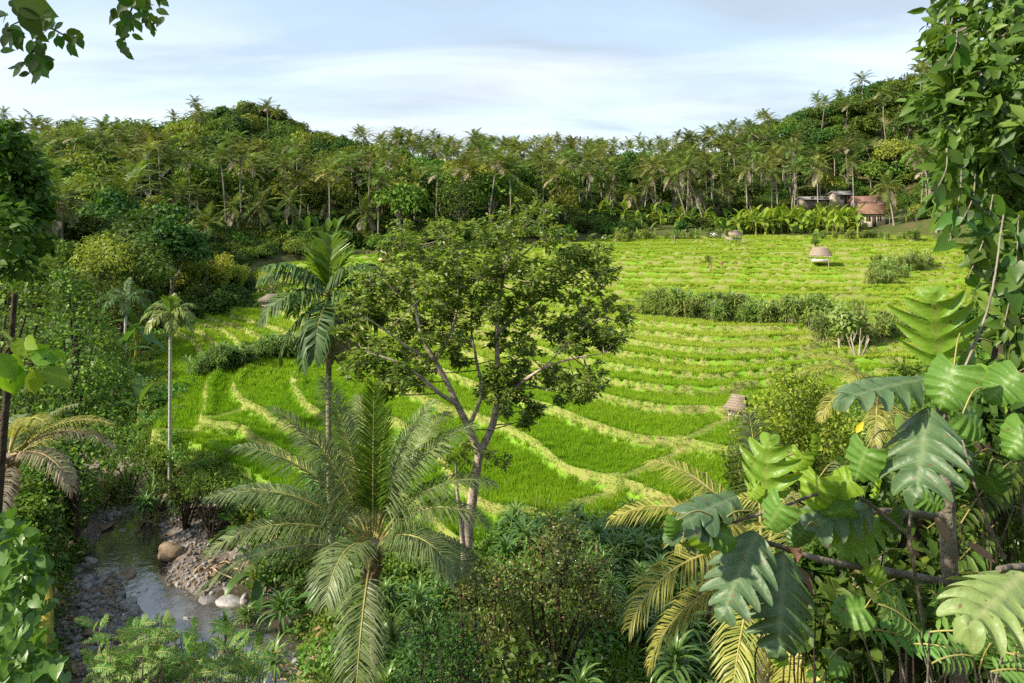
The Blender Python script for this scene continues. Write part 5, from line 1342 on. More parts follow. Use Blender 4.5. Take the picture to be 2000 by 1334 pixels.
CB = [(800, 478, 48), (845, 470, 40), (765, 520, 45), (830, 530, 45), (880, 505, 42), (735, 560, 38), (790, 575, 46), (850, 580, 40), (700, 600, 38), (745, 620, 45), (800, 640, 40), (690, 650, 34), (725, 690, 40), (775, 700, 42), (825, 715, 38), (860, 660, 36), (700, 730, 32), (740, 755, 30), (795, 755, 30),
      (985, 455, 50), (1035, 450, 48), (945, 480, 40), (1085, 480, 46), (1000, 510, 44), (1060, 520, 44), (1120, 500, 45), (1155, 520, 36), (960, 545, 36), (1020, 560, 38), (1100, 560, 48), (1150, 570, 44), (1060, 600, 42), (1130, 625, 48), (1185, 610, 36), (1000, 620, 34), (940, 600, 38), (905, 560, 40), (1080, 660, 46), (1150, 680, 46), (1195, 660, 30),
      (1010, 680, 36), (1040, 720, 44), (1100, 735, 44), (1150, 745, 32), (985, 740, 28), (1120, 770, 24), (1000, 790, 34), (960, 760, 26), (925, 650, 36), (890, 690, 30), (1030, 800, 22), (870, 620, 36), (940, 530, 36), (880, 545, 30)]
allp = np.vstack(list(LP.values())[1:])
tw, lf = Geo(), Geo()
for (a, b, rd) in CB:
    k_in = min(abs(a - 950) / 280, 1)
    for sub in range(4):
        c = cp(a + rc.normal() * rd * .5, b + rc.normal() * rd * .45, rc.normal() * 1.2)
        rad = rd / FPX * CT_Y * (.55 + .3 * rc.random())
        j = int(np.argmin(np.linalg.norm(allp - c, axis=1) + .35 * np.maximum(allp[:, 2] - c[2] + .1, 0)))
        st = allp[j]
        md = (st + c) / 2 + np.array([0, 0, -.12 * rad])
        tube(tw, smooth_path([st, md, c], 3), np.linspace(.022, .008, 7), 4)
        # twig tips with whorls of leaflets
        for q in range(11):
            d = rdir(1, rc)[0]; d[2] = d[2] * .8 + .2
            e = c + d * rad * (.5 + .5 * rc.random())
            tube(tw, [c + (e - c) * .25, e], [.008, .004], 3, 0, False)
            n = 13
            az = rc.random(n) * 6.28; el = rc.normal(size=n) * .35 - .1
            D = np.stack([np.cos(az) * np.cos(el), np.sin(az) * np.cos(el), np.sin(el)], 1) + d * .45
            N = np.array([0, 0, 1.0]) + .5 * rc.normal(size=(n, 3)) + d * .3
            L = .19 * (.6 + .7 * rc.random(n))
            leaves(lf, L6 if q % 2 else L4, e + rc.normal(size=(n, 3)) * .05, D, N, L, L * .44)
ob('twigs', tw.mesh('twigs', M['bark']), t)
ob('crown', lf.mesh('crown', M['centre']), t)
# thin dead side twigs
g = Geo(); tube(g, [cp(905, 842), cp(945, 838), cp(962, 842)], [.02, .016, .01], 5); tube(g, [cp(880, 848), cp(862, 842)], [.014, .006], 5); ob('dead_twig', g.mesh('dead_twig', M['bark_dark']), t)
# sapling beside it
sp0 = ground_pt(905, 20.6); t = thing('sapling', sp0, 'slim sapling with two stems leaning against the forked tree', 'tree')
g, gl = Geo(), Geo()
def sq(a, b, dy=0): return W(a, b, 20.6 + dy) - sp0
for P in ([(906, 1100), (900, 1020), (893, 960), (890, 900)], [(910, 1100), (904, 1040), (905, 980)]):
    tube(g, smooth_path([sq(*q) for q in P], 4), np.linspace(.075, .035, 4 * (len(P) - 1) + 1), 7)
ob('stem', g.mesh('stem', M['bark_pale'], True), t)
for (a, b, rd) in [(865, 870, 24), (895, 885, 26), (915, 875, 20), (880, 905, 20), (960, 890, 22), (985, 900, 16), (850, 885, 16), (900, 930, 14)]:
    for q in range(7):
        e = sq(a + rc.normal() * rd * .45, b + rc.normal() * rd * .4, rc.normal() * .4)
        tube(g, [sq(892, 915), e], [.006, .004], 3)
        n = 9; D = rdir(n, rc) * (1, 1, .5); N = np.array([0, 0, 1.0]) + .5 * rc.normal(size=(n, 3)); L = .19 * (.7 + .6 * rc.random(n))
        leaves(gl, L6, e + rc.normal(size=(n, 3)) * .05, D, N, L, L * .42)
ob('crown', gl.mesh('crown', M['centre']), t)

# ------------------------------------------------------------------ bushes in front of the paddies
def twiggy(name, base, label, blobs, Y, mat, L, npb, seed, cat='bush', tm='bark_dark', dj=.6, nt=7, twr=.012, tmpl=L4, wr=.5):
    r = np.random.default_rng(seed); t = thing(name, base, label, cat); g, gl = Geo(), Geo(); b0 = np.asarray(base)
    for (a, b, rd) in blobs:
        c = W(a, b, Y + r.normal() * dj) - b0; rad = rd / FPX * Y
        k = .55 + .2 * r.random()
        mid = np.array([c[0] * .5, c[1] * .5, c[2] * k]) + r.normal(size=3) * .15
        tube(g, smooth_path([np.array([r.normal() * .12, r.normal() * .12, -.2]), mid, c], 4), np.linspace(.055, .016, 9) * min(1.0, Y / 15.0) * (.6 if Y < 6 else 1), 5)
        for q in range(nt):
            e = c + rdir(1, r)[0] * rad
            tube(g, smooth_path([c + (mid - c) * .15, (c + e) / 2 + r.normal(size=3) * .08 * rad, e], 2), np.linspace(twr, twr * .3, 5), 3, 0, False)
        n = int(npb * (rd / 50) ** 2)
        d = rdir(n, r); P = c + d * rad * (r.random((n, 1)) ** .45) * 1.05
        s = .7 + .6 * r.random(n)
        leaves(gl, tmpl, P, rdir(n, r) + (0, 0, -.1), d * .3 + np.array([0, 0, .9]) + .6 * r.normal(size=(n, 3)), L * s, L * s * wr)
    ob('stems', g.mesh('stems', M[tm]), t); ob('foliage', gl.mesh('foliage', M[mat]), t)
    return t
twiggy('bush', ground_pt(1075, 17.5), 'tall grey-green bush with small sparse leaves in front of the paddies', [(1090, 1030, 45), (1120, 1055, 50), (1060, 1065, 50), (1150, 1100, 48), (1100, 1110, 60), (1040, 1120, 55), (1160, 1150, 50), (1090, 1170, 60), (1020, 1180, 55), (1140, 1210, 55), (1060, 1230, 55), (985, 1150, 40), (1190, 1180, 35)], 17.5, 'twig_leaf', .085, 330, 1, nt=12)
twiggy('bush', ground_pt(940, 16.2), 'low brownish bush with fine twigs beside the forked trunk', [(930, 1110, 40), (970, 1130, 45), (900, 1150, 45), (950, 1180, 55), (1000, 1210, 50), (900, 1210, 55), (950, 1250, 55)], 16.5, 'twig_leaf', .08, 300, 2, nt=12)
twiggy('bush', ground_pt(870, 14.5), 'dark leafy bush at the bottom beside the coconut trunk', [(850, 1220, 50), (890, 1250, 55), (830, 1280, 55), (900, 1300, 60), (860, 1330, 60), (950, 1310, 50), (800, 1310, 45)], 14.5, 'tree_b', .085, 330, 3, nt=9)
twiggy('bush', ground_pt(1010, 13.5), 'dark broad-leaved bush at the bottom centre', [(980, 1290, 40), (1020, 1270, 40), (1050, 1300, 40), (1000, 1330, 45), (1060, 1340, 40)], 13.5, 'fg_dark', .15, 120, 4, tmpl=L6, wr=.6)
twiggy('shrub', ground_pt(1560, 28.0), 'tall yellow-green shrub with many slim stems hiding the pale hut', [(1540, 755, 40), (1590, 760, 38), (1500, 800, 45), (1560, 805, 50), (1620, 800, 42), (1470, 850, 48), (1530, 860, 55), (1590, 860, 55), (1645, 840, 45), (1450, 900, 42), (1500, 910, 55), (1560, 920, 55), (1620, 910, 50), (1670, 890, 40), (1475, 950, 40), (1540, 970, 45), (1600, 970, 45), (1660, 950, 40), (1575, 735, 26), (1440, 935, 25)], 28.0, 'shrub_y', .19, 820, 5, tm='bark', twr=.014, nt=8, dj=.8)
twiggy('shrub', ground_pt(1380, 20), 'small round green bush at the near right corner of the paddies', [(1375, 955, 26), (1390, 975, 24), (1360, 985, 22), (1400, 1000, 22)], 21, 'tree_a', .12, 420, 6)
for k, (a, Y, b, lab) in enumerate([(255, 38.5, 925, 'leafy bush closing over the upper stream'), (215, 37.0, 950, 'green bush on the bank behind the withered fronds'), (300, 39.0, 905, 'low green bush at the foot of the thin white palm'), (360, 33.0, 930, 'bright bush on the bank below the lower paddies'), (410, 31.5, 960, 'grassy bush on the right river bank')]):
    twiggy('bush', ground_pt(a, Y), lab, [(a + rc.normal() * 28, b + rc.normal() * 16, 24) for _ in range(9)], Y, ('weed', 'tree_a')[k % 2], .16, 420, 140 + k, dj=.6, nt=3)
# strap-leaved plants
def rosette(seed, n, L, wd, el0, el1):
    r = np.random.default_rng(seed); g = Geo(); K = 6
    for k in range(n):
        az = k * 2.39996 + r.normal() * .2; u = k / n; el = R(el1) + (R(el0) - R(el1)) * u ** .7
        t_ = np.linspace(0, 1, K); e = el - R(70 + 40 * (1 - u)) * t_ ** 1.5; l = L * (.75 + .4 * r.random()) * (1 - .25 * u)
        T = np.stack([np.cos(e) * math.cos(az), np.cos(e) * math.sin(az), np.sin(e)], 1)
        P = np.vstack([np.zeros(3), np.cumsum(T[1:] * l / (K - 1), 0)]) + (0, 0, .25 * u)
        S = np.array([-math.sin(az), math.cos(az), 0]); U = np.cross(T, S)
        w_ = wd * .5 * np.array([.5, .95, 1, .9, .6, .03])
        A, B = P + S * w_[:, None] + U * (.35 * w_)[:, None], P - S * w_[:, None] + U * (.35 * w_)[:, None]
        V = np.stack([A, P, B], 1).reshape(-1, 3); Q = []
        for i in range(K - 1): Q += [(3 * i, 3 * i + 3, 3 * i + 4, 3 * i + 1), (3 * i + 1, 3 * i + 4, 3 * i + 5, 3 * i + 2)]
        g.add(V, None, Q)
    return g.mesh('leaves', M['strap'])
ROS = [rosette(700 + k, 34, .85, .075, 88, 8) for k in range(4)]
g = Geo(); tube(g, [(0, 0, -.6), (.03, 0, .3), (0, 0, 1.0)], [.06, .05, .045], 6); RSTEM = g.mesh('stem', M['bark'], True)
rs = np.random.default_rng(17)
def strap(p, s, label, group):
    t = thing('strap_leaf_plant', p, label, 'plant', group, rs.random() * 6.28, s)
    h = .3 + .7 * rs.random()
    ob('stem', RSTEM, t, None, None, (1, 1, h)); ob('leaves', ROS[int(rs.integers(0, 4))], t, (0, 0, h * .95), rs.random() * 6.28)
    if rs.random() < .5: ob('leaves', ROS[int(rs.integers(0, 4))], t, (.25, .1, h * .6), rs.random() * 6.28, .8)
zones = [('strap-leaved plant growing behind the grey-green bush at the edge of the paddies', 'strap-leaved plants at the paddy edge', 34, (970, 1260), (22.0, 26.5)), ('strap-leaved plant right of the grey-green bush', 'strap-leaved plants right of the bush', 26, (1190, 1420), (18.0, 24.5)),
         ('strap-leaved plant with a bare stem at the bottom right of centre', 'strap-leaved plants at the bottom', 26, (1080, 1460), (12.5, 17.5)), ('strap-leaved plant in the shade beside the coconut trunk', 'strap-leaved plants by the coconut trunk', 24, (745, 920), (15.5, 22.5)), ('strap-leaved plant on the bank behind the coconut fronds', 'strap-leaved plants on the bank', 14, (430, 700), (21, 29.5)),
         ('strap-leaved plant at the foot of the thin white palm', 'strap-leaved plants by the white palm', 12, (255, 420), (33.5, 38))]
for lab, grp, n, (a0_, a1_), (y0, y1) in zones:
    for k in range(n):
        p = ground_pt(a0_ + (a1_ - a0_) * (k + rs.random()) / n, y0 + (y1 - y0) * rs.random())
        strap(p, .8 + .5 * rs.random(), lab, grp)

# ------------------------------------------------------------------ low growth on banks and slopes
rw = np.random.default_rng(23)
WK = [tuft(18, .5, .035, 1.2, rw, M['weed']), tuft(22, .7, .045, .9, rw, M['weed'])]
for v in range(4):
    g = Geo()
    for k in range(5): blob_leaves(g, (rw.normal() * .3, rw.normal() * .3, .15 + .2 * rw.random()), .28, 40, .13, .075, L4, 0, rw)
    WK.append(g.mesh('weed', M[('weed', 'fg_bank', 'tree_a', 'weed')[v]]))
g = Geo(); P_ = rw.normal(size=(40, 3)) * (.5, .5, .05); leaves(g, L4, P_, rdir(40, rw) * (1, 1, .2), np.array([0, 0, 1.0]) + .4 * rw.normal(size=(40, 3)), .22, .07); WK.append(g.mesh('litter', M['weed_dry']))
def on_ground(n, x0, x1, y0, y1):
    Y = np.sqrt(rw.random(n) * (y1 ** 2 - y0 ** 2) + y0 ** 2); a = x0 + rw.random(n) * (x1 - x0)
    return np.stack([(a - 1000) / FPX * Y, Y], 1)
Pw = np.vstack([on_ground(9000, -80, 760, 9, 50), on_ground(5200, 700, 2050, 9, 40), on_ground(3500, 1500, 2080, 38, 130), on_ground(1500, -80, 500, 45, 80)])
dR, iR = seg_dist(Pw, RIVER); dFw, _ = seg_dist(Pw, np.vstack([fpoly, fpoly[:1]]))
kp = (dR > np.interp(iR, np.arange(len(RIVER)), RHW) - .05 + .5 * rw.random(len(Pw))) & (~inpoly(Pw, FIELD_W) | (dFw < .3))
Pw = Pw[kp]; dR = dR[kp]; zw = land(Pw)
nearr = dR < 5.0
ix = rw.choice(7, len(Pw), p=[.22, .16, .16, .16, .12, .14, .04]); ix = np.where(nearr & (rw.random(len(Pw)) < .12), 6, ix)
scatter('bank_weeds', 'mixed green weeds and litter on the banks and slopes', np.column_stack([Pw, zw]), (.7 + .8 * rw.random(len(Pw))) * np.where((Pw[:, 1] > 45) & (Pw[:, 0] > 0), 1.9, 1.0), rw.random(len(Pw)) * 6.28, ix, WK)
print('weeds', len(Pw))
# rank growth along the edge of the paddies
fl = np.vstack([fpoly, fpoly[:1]]); sl = np.r_[0, np.cumsum(np.linalg.norm(np.diff(fl, axis=0), axis=1))]
uu = rw.random(6000) * sl[-1]; Pe = np.stack([np.interp(uu, sl, fl[:, 0]), np.interp(uu, sl, fl[:, 1])], 1) + rw.normal(size=(6000, 2)) * .45
Pe = Pe[(Pe[:, 1] < 75)]; ins = inpoly(Pe, FIELD_W)
ze = np.where(ins, field_sample(Pe)[0], plane_z(Pe[:, 1]) - .25 - .5 * rw.random(len(Pe)))
ke = ~ins | (rw.random(len(Pe)) < .25); Pe, ze = Pe[ke], ze[ke]
scatter('edge_weeds', 'rank grass and weeds along the edge of the paddies', np.column_stack([Pe, ze - .15]), (.6 + .7 * rw.random(len(Pe))) * np.where(Pe[:, 0] < -8, .8, 1), rw.random(len(Pe)) * 6.28, rw.choice(6, len(Pe), p=[.32, .2, .16, .14, .06, .12]), WK[:6])
# growth on the slope at the right behind the vines
for k in range(26):
    a = 1790 + 260 * rw.random(); Y = 48 + 78 * rw.random(); p = ground_pt(a, Y)
    if inpoly(p[None, :2], FIELD_W)[0]: continue
    forest_tree('forest_tree', p, .35 + .3 * rw.random(), int(rw.integers(0, 10)), rw.random() * 6.28, 'low leafy tree on the slope glimpsed behind the vines', 'low trees behind the vines')

# ------------------------------------------------------------------ river stones
def stone_mesh(seed, mat):
    r = np.random.default_rng(seed); nu, nv = 12, 8; V = []
    off = r.normal(size=(6, 3)); amp = r.random(6) * .26
    for j in range(nv + 1):
        th = np.pi * j / nv
        for i in range(nu):
            ph = 2 * np.pi * i / nu; d = np.array([math.sin(th) * math.cos(ph), math.sin(th) * math.sin(ph), math.cos(th)])
            k = 1 + sum(amp[q] * math.sin(2.2 * d @ off[q] + q) for q in range(6)); V.append(np.sign(d) * np.abs(d) ** .85 * k)
    Q = [(j * nu + i, j * nu + (i + 1) % nu, (j + 1) * nu + (i + 1) % nu, (j + 1) * nu + i) for j in range(nv) for i in range(nu)]
    g = Geo(); g.add(np.array(V) * .5, None, [q[::-1] for q in Q]); return g.mesh('stone', mat, True)
ST = [stone_mesh(k, M['stone']) for k in range(6)]; STB = [stone_mesh(20 + k, M['stone_brown']) for k in range(3)]
def bed(px_, py_):
    Y = -RZ * FPX / (py_ - HOR); x = (px_ - 1000) / FPX * Y; return np.array([x, Y, gz(x, Y)])
BIG = [(337, 1100, 52, 34, STB[0], 'large brown boulder between the gravel bars in the river'), (403, 1178, 48, 26, ST[0], 'smooth grey boulder at the right shore of the pool'), (452, 1182, 58, 34, ST[1], 'long grey boulder tilted at the right shore under the palm frond'), (480, 1180, 24, 34, ST[2], 'upright grey stone behind the long boulder'),
       (366, 1214, 30, 22, ST[3], 'dark rounded stone standing in the bright pool'), (325, 985, 38, 28, STB[1], 'brown boulder at the head of the river bed'), (432, 1140, 34, 36, STB[2], 'rough brown boulder against the right bank'), (250, 1125, 36, 20, STB[0], 'flat tan stone beside the brown pool'), (198, 1150, 30, 26, ST[4], 'grey and tan stone among the pebbles on the left shore'),
       (250, 1185, 34, 24, ST[5], 'grey stone in the shallows left of the bright pool'), (237, 1040, 30, 18, ST[0], 'flat pale slab in the upper stream'), (260, 1210, 36, 32, ST[1], 'tall grey boulder at the near shore of the pool'), (308, 1205, 32, 20, STB[1], 'tan stone at the lower edge of the pool'), (205, 1035, 34, 18, STB[2], 'brown rock at the left edge of the upper stream'),
       (178, 1100, 28, 24, ST[2], 'grey rock at the foot of the left bank'), (312, 1118, 20, 14, ST[3], 'small dark stone at the foot of the brown boulder'), (540, 1275, 24, 20, ST[4], 'round grey stone beside the driftwood'), (590, 1300, 40, 26, ST[5], 'dark boulder below the driftwood'), (600, 1325, 44, 22, ST[0], 'pale grey stone at the bottom edge by the coconut trunk')]
for k, (a, b, w_, h_, me, lab) in enumerate(BIG):
    p = bed(a, b); s = w_ / FPX * p[1]; hz = h_ / FPX * p[1] * .8
    tag(ob('boulder', me, None, p + (0, 0, hz * .25), k * 1.3, (s, s * .8, hz)), lab, 'boulder', 'boulders in the river bed')
rk = np.random.default_rng(41)
def bedspots(n, a0_, a1_, b0_, b1_):
    a, b = a0_ + rk.random(n * 5) * (a1_ - a0_), b0_ + rk.random(n * 5) * (b1_ - b0_)
    Y = -RZ * FPX / (b - HOR); Q = np.stack([(a - 1000) / FPX * Y, Y], 1)
    d, i = seg_dist(Q, RIVER); Q = Q[d < np.interp(i, np.arange(len(RIVER)), RHW) + .4][:n]
    return np.column_stack([Q, land(Q)])
SZ = [('grey pebble-sized stone on the left shore of the river', 'stones on the left shore', 190, (130, 300, 1130, 1334), .16, .5), ('stone in the shallow upper stream', 'stones in the upper stream', 50, (190, 420, 960, 1090), .14, .5), ('stone lying on the gravel bar or pool edge', 'stones along the pool', 50, (280, 470, 1060, 1260), .12, .4), ('stone at the bottom of the river bed under the feathery shrub', 'stones under the feathery shrub', 45, (150, 560, 1230, 1334), .25, .65)]
for lab, grp, n, box_, s0, s1 in SZ:
    for p in bedspots(n, *box_):
        s = s0 + (s1 - s0) * rk.random() ** 2
        me = ST[int(rk.integers(0, 6))] if rk.random() < .8 else STB[int(rk.integers(0, 3))]
        tag(ob('stone', me, None, p + (0, 0, s * .1), rk.random() * 6.28, (s, s * (.6 + .3 * rk.random()), s * (.4 + .3 * rk.random()))), lab, 'stone', grp)
Pp = bedspots(3800, 110, 560, 960, 1334)
scatter('pebbles', 'small grey pebbles strewn over the river bed', Pp, .06 + .15 * rk.random(len(Pp)) ** 2, rk.random(len(Pp)) * 6.28, rk.integers(0, 9, len(Pp)), [m for m in ST + STB])
# driftwood heaps
def drift(p, n, s, label, seed):
    r = np.random.default_rng(seed); t = thing('driftwood_heap', p, label, 'driftwood')
    for k in range(n):
        g = Geo(); a = r.random() * 6.28; o = r.normal(size=3) * (s * .4, s * .4, .05) + (0, 0, .1 + .25 * r.random())
        d = np.array([math.cos(a), math.sin(a), r.normal() * .25]) * s * (.4 + .5 * r.random())
        tube(g, smooth_path([o - d, o - d * .3 + r.normal(size=3) * .12 * s, o + d * .4 + r.normal(size=3) * .12 * s, o + d], 4), np.linspace(.045, .015, 13), 5); ob('root', g.mesh('root', M['driftwood'], True), t)
p = W(590, 1262, 22.0); p[2] = gz(p[0], p[1]); drift(p, 34, 1.1, 'heap of pale twisted roots beside the coconut trunk', 2)
p = W(445, 1110, 29.0); p[2] = gz(p[0], p[1]); drift(p, 10, .9, 'pale roots hanging from the right river bank', 3)
p = W(640, 1310, 20.5); p[2] = gz(p[0], p[1]); drift(p, 16, .8, 'brown dead branches at the bottom by the coconut trunk', 4)
p = W(300, 885, 34.5); p[2] = gz(p[0], p[1]); drift(p, 14, 1.0, 'dry brown brush at the foot of the thin white palm', 5)
# mossy channel wall
P = smooth_path([W(40, 1078, 24), W(72, 1110, 22.6), W(88, 1160, 21.6), W(88, 1210, 20.8), W(76, 1270, 19.6), W(60, 1334, 18.6)], 8)
g = Geo(); S = nrm(np.cross(np.gradient(P, axis=0), (0, 0, 1.0)))
V = np.concatenate([P + S * .2, P - S * .2, P - S * .2 + (0, 0, -1.6), P + S * .2 + (0, 0, -1.6)]); n = len(P)
Q = [(i, i + 1, n + i + 1, n + i) for i in range(n - 1)] + [(n + i, n + i + 1, 2 * n + i + 1, 2 * n + i) for i in range(n - 1)] + [(3 * n + i, 3 * n + i + 1, i + 1, i) for i in range(n - 1)]
g.add(V, None, Q); tag(ob('channel_wall', g.mesh('channel_wall', M['moss'])), 'curved mossy yellow-green concrete channel wall on the left bank', 'wall')

# ------------------------------------------------------------------ foreground on the right: lobed leaves, vines
def toward_cam(p): return nrm(-np.asarray(p, float))
def lobed_leaf(base, tip, wd, nl, mat, parent, org, tilt=(0, 0, 0), droop=.12, seed=0, sin=.34, thick=.5):
    """large leaf with deep side lobes; faces the camera side, tilted"""
    r = np.random.default_rng(seed)
    B, T = np.asarray(base), np.asarray(tip); ax = T - B; L = np.linalg.norm(ax); D = ax / L
    N = nrm(toward_cam((B + T) / 2) + np.asarray(tilt)); S = nrm(np.cross(N, D)); U = np.cross(D, S)
    nu, nv = 121, 6; u = np.linspace(0, 1, nu)
    env = np.clip(np.sin(np.pi * np.clip(.10 + .90 * u, 0, 1) ** .9), 0, 1) ** .5 * (1 - .35 * u ** 3)
    cols = []; vein = []
    for sd in (-1, 1):
        ph = u * (nl + .55) + (.16 if sd > 0 else 0)
        p_ = ph % 1.0
        fing = np.clip(1 - np.abs(2 * p_ - 1) ** 2.1, 0, 1) ** .62          # rounded finger-like lobes
        lob = sin * .8 + (1 - sin * .8) * fing
        if nl == 0:                                                        # plain heart-shaped leaf
            ph = u * 6.0; p_ = ph % 1.0; lob = np.ones(nu); env = np.interp(u, [0, .06, .2, .4, .6, .8, .93, 1], [.72, .92, 1.0, .93, .72, .42, .16, .0])
        lob = np.where(u > .9, np.maximum(lob, .8), lob)
        ri = np.random.default_rng(seed * 7 + sd + 2).random(12)
        w = .5 * wd * env * lob * (.88 + .24 * ri[np.minimum(ph.astype(int), 11)])
        for k in range(1, nv + 1):
            f = k / nv
            y = sd * f * w
            x = u * L + (.62 * f * w * (1 - .25 * u) if nl else f * w * (.55 * u - .55 * (1 - u) ** 3))
            z = -droop * L * (u ** 2) - .16 * wd * (f * lob) ** 2 + .035 * wd * np.cos(2 * np.pi * ph) * f + .02 * wd * f * np.sin(u * 31 + seed * 2 + sd) + .03 * L * np.sin(u * 5 + f * 2 + seed) * f
            cols.append((sd, k, x, y, z)); vein.append((np.abs(p_ - .5) < .045) * (f < .92))
    mid = u * L; zm = -droop * L * u ** 2
    V = [B + D * a + U * (c - .006 * L) for a, c in zip(mid, zm)]
    vn = [.75] * nu
    for (sd, k, x, y, z), ve in zip(cols, vein):
        V += [B + D * a + S * b + U * c for a, b, c in zip(x, y, z)]; vn += list(ve.astype(float) * .4)
    Q = []
    def idx(sd, k, i): return i if k == 0 else (1 + (0 if sd < 0 else nv) + k - 1) * nu + i
    for sd in (-1, 1):
        for k in range(nv):
            for i in range(nu - 1):
                q = (idx(sd, k, i), idx(sd, k, i + 1), idx(sd, k + 1, i + 1), idx(sd, k + 1, i))
                Q.append(q if sd < 0 else q[::-1])
    g = Geo(); g.add(np.array(V) - org, None, Q); me = g.mesh('leaf', mat, True)
    at = me.attributes.new('leaf_uv', 'FLOAT_VECTOR', 'POINT'); at.data.foreach_set('vector', np.stack([np.zeros(len(vn)), np.zeros(len(vn)), vn], 1).astype(np.float32).ravel())
    o = ob('leaf', me, parent)
    return o
br0 = np.array([2.35, 3.35, gz(2.35, 3.35)])
bt = thing('breadfruit_tree', br0, 'young tree with huge deeply lobed leaves on the right in front', 'tree')
def fp(a, b, Y): return W(a, b, Y)
LEAVES = [((1836, 722), 3.0, (1822, 548), 2.85, .46, 4, 'bread_green', (0.1, 0, -.2), .02, .30), ((1818, 738), 3.0, (1612, 762), 2.7, .33, 5, 'bread_grey', (-.2, 0, 1.3), .10, .42), ((1812, 795), 2.9, (1782, 985), 2.55, .46, 5, 'bread_grey', (-.3, 0, .9), .10, .42),
          ((1492, 992), 2.75, (1503, 838), 2.7, .34, 4, 'bread_green', (-.2, 0, .2), .03, .34), ((1440, 968), 2.8, (1290, 1022), 2.45, .26, 4, 'bread_grey', (0, 0, 1.5), .12, .38), ((1395, 985), 2.7, (1340, 1066), 2.5, .20, 3, 'bread_grey', (-.3, 0, 1.0), .12, .38), ((1480, 1040), 2.75, (1395, 1212), 2.45, .36, 5, 'bread_grey', (-.3, 0, .9), .12, .36),
          ((1532, 1075), 2.75, (1522, 1322), 2.5, .40, 6, 'bread_grey', (.35, 0, .35), .08, .36), ((2000, 1118), 2.3, (1872, 1232), 2.05, .40, 5, 'bread_pale', (.1, 0, .9), .06, .44), ((1700, 985), 3.0, (1545, 1030), 2.8, .30, 4, 'bread_grey', (0, 0, 1.2), .10, .36), ((1720, 1000), 3.1, (1640, 1090), 2.9, .3, 4, 'bread_green', (0, 0, .6), .10, .4),
          ((1560, 1030), 3.1, (1680, 960), 3.2, .26, 4, 'bread_green', (0, 0, .8), .05, .4), ((1880, 760), 3.2, (1990, 700), 3.3, .3, 4, 'bread_green', (0, 0, .8), .05, .4)]
for k, (b, yb, tpx, yt, wd, nl, mt, tilt, dr, sn) in enumerate(LEAVES):
    B_, T_ = fp(*b, yb), fp(*tpx, yt)
    lobed_leaf(B_, B_ + (T_ - B_) * .86, wd * .76, nl, M[mt], bt, br0, tilt, dr, k + 1, sn)
def stem(parent, org, P, r0_, r1, mat='bark_dark', name='branch', n=6):
    g = Geo(); pts = smooth_path([np.asarray(q) - org for q in P], 6); tube(g, pts, np.linspace(r0_, r1, len(pts)), n); return ob(name, g.mesh(name, M[mat], True), parent)
stem(bt, br0, [br0, fp(1860, 1180, 3.3), fp(1850, 950, 3.2), fp(1838, 790, 3.05), fp(1836, 722, 3.0)], .045, .014, 'bark', 'trunk')
stem(bt, br0, [fp(1850, 1010, 3.25), fp(1700, 1000, 3.1), fp(1560, 1030, 2.95), fp(1490, 1000, 2.78)], .02, .008, 'bark')
stem(bt, br0, [fp(1860, 1140, 3.3), fp(1700, 1110, 3.0), fp(1600, 1092, 2.85), fp(1500, 1060, 2.75)], .02, .010, 'bark')
stem(bt, br0, [fp(2060, 1112, 2.4), fp(1990, 1108, 2.35), fp(1950, 1112, 2.3)], .016, .010, 'bark')
for (a, b, Y, ta, tb) in ((1560, 1130, 2.8, 1575, 1190), (1545, 1100, 2.8, 1590, 1150), (1545, 1050, 2.8, 1560, 1090), (1890, 1060, 3.1, 1940, 1090), (1830, 1010, 3.1, 1850, 1050)):
    g = Geo(); P = fp(a, b, Y); d = fp(ta, tb, Y - .1) - P; leaves(g, OVATE, [P - br0], [d], [toward_cam(P) + (.8, 0, .5)], [np.linalg.norm(d) * 1.1], [.09]); tag(ob('dead_leaf', g.mesh('dead_leaf', M['deadleaf'], True), bt), 'shrivelled brown leaf')
# heart-leaved vine
hv0 = np.array([2.1, 3.0, gz(2.1, 3.0)])
hv = thing('heart_leaf_vine', hv0, 'climbing vine with large heart-shaped leaves among the lobed leaves', 'vine')
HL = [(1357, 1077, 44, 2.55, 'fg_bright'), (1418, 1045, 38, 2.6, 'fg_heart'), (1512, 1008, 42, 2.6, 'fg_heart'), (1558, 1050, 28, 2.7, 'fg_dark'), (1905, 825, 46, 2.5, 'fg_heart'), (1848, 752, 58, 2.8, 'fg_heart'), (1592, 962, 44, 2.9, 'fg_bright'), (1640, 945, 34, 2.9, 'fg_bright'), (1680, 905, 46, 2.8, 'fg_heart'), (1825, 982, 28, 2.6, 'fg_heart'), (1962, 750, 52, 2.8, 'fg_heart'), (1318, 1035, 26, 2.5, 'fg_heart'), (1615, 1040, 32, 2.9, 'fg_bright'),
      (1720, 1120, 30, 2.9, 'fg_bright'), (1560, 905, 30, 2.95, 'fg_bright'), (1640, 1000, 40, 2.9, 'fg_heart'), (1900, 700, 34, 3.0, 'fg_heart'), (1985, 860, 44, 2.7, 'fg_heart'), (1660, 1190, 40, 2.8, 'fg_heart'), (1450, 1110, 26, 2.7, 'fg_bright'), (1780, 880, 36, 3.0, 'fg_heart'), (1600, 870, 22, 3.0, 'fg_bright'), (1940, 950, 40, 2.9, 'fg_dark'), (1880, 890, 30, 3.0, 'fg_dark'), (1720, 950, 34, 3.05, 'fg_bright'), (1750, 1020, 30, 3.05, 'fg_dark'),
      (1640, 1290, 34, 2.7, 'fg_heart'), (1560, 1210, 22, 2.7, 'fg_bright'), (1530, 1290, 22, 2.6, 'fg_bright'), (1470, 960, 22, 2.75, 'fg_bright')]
rh = np.random.default_rng(6)
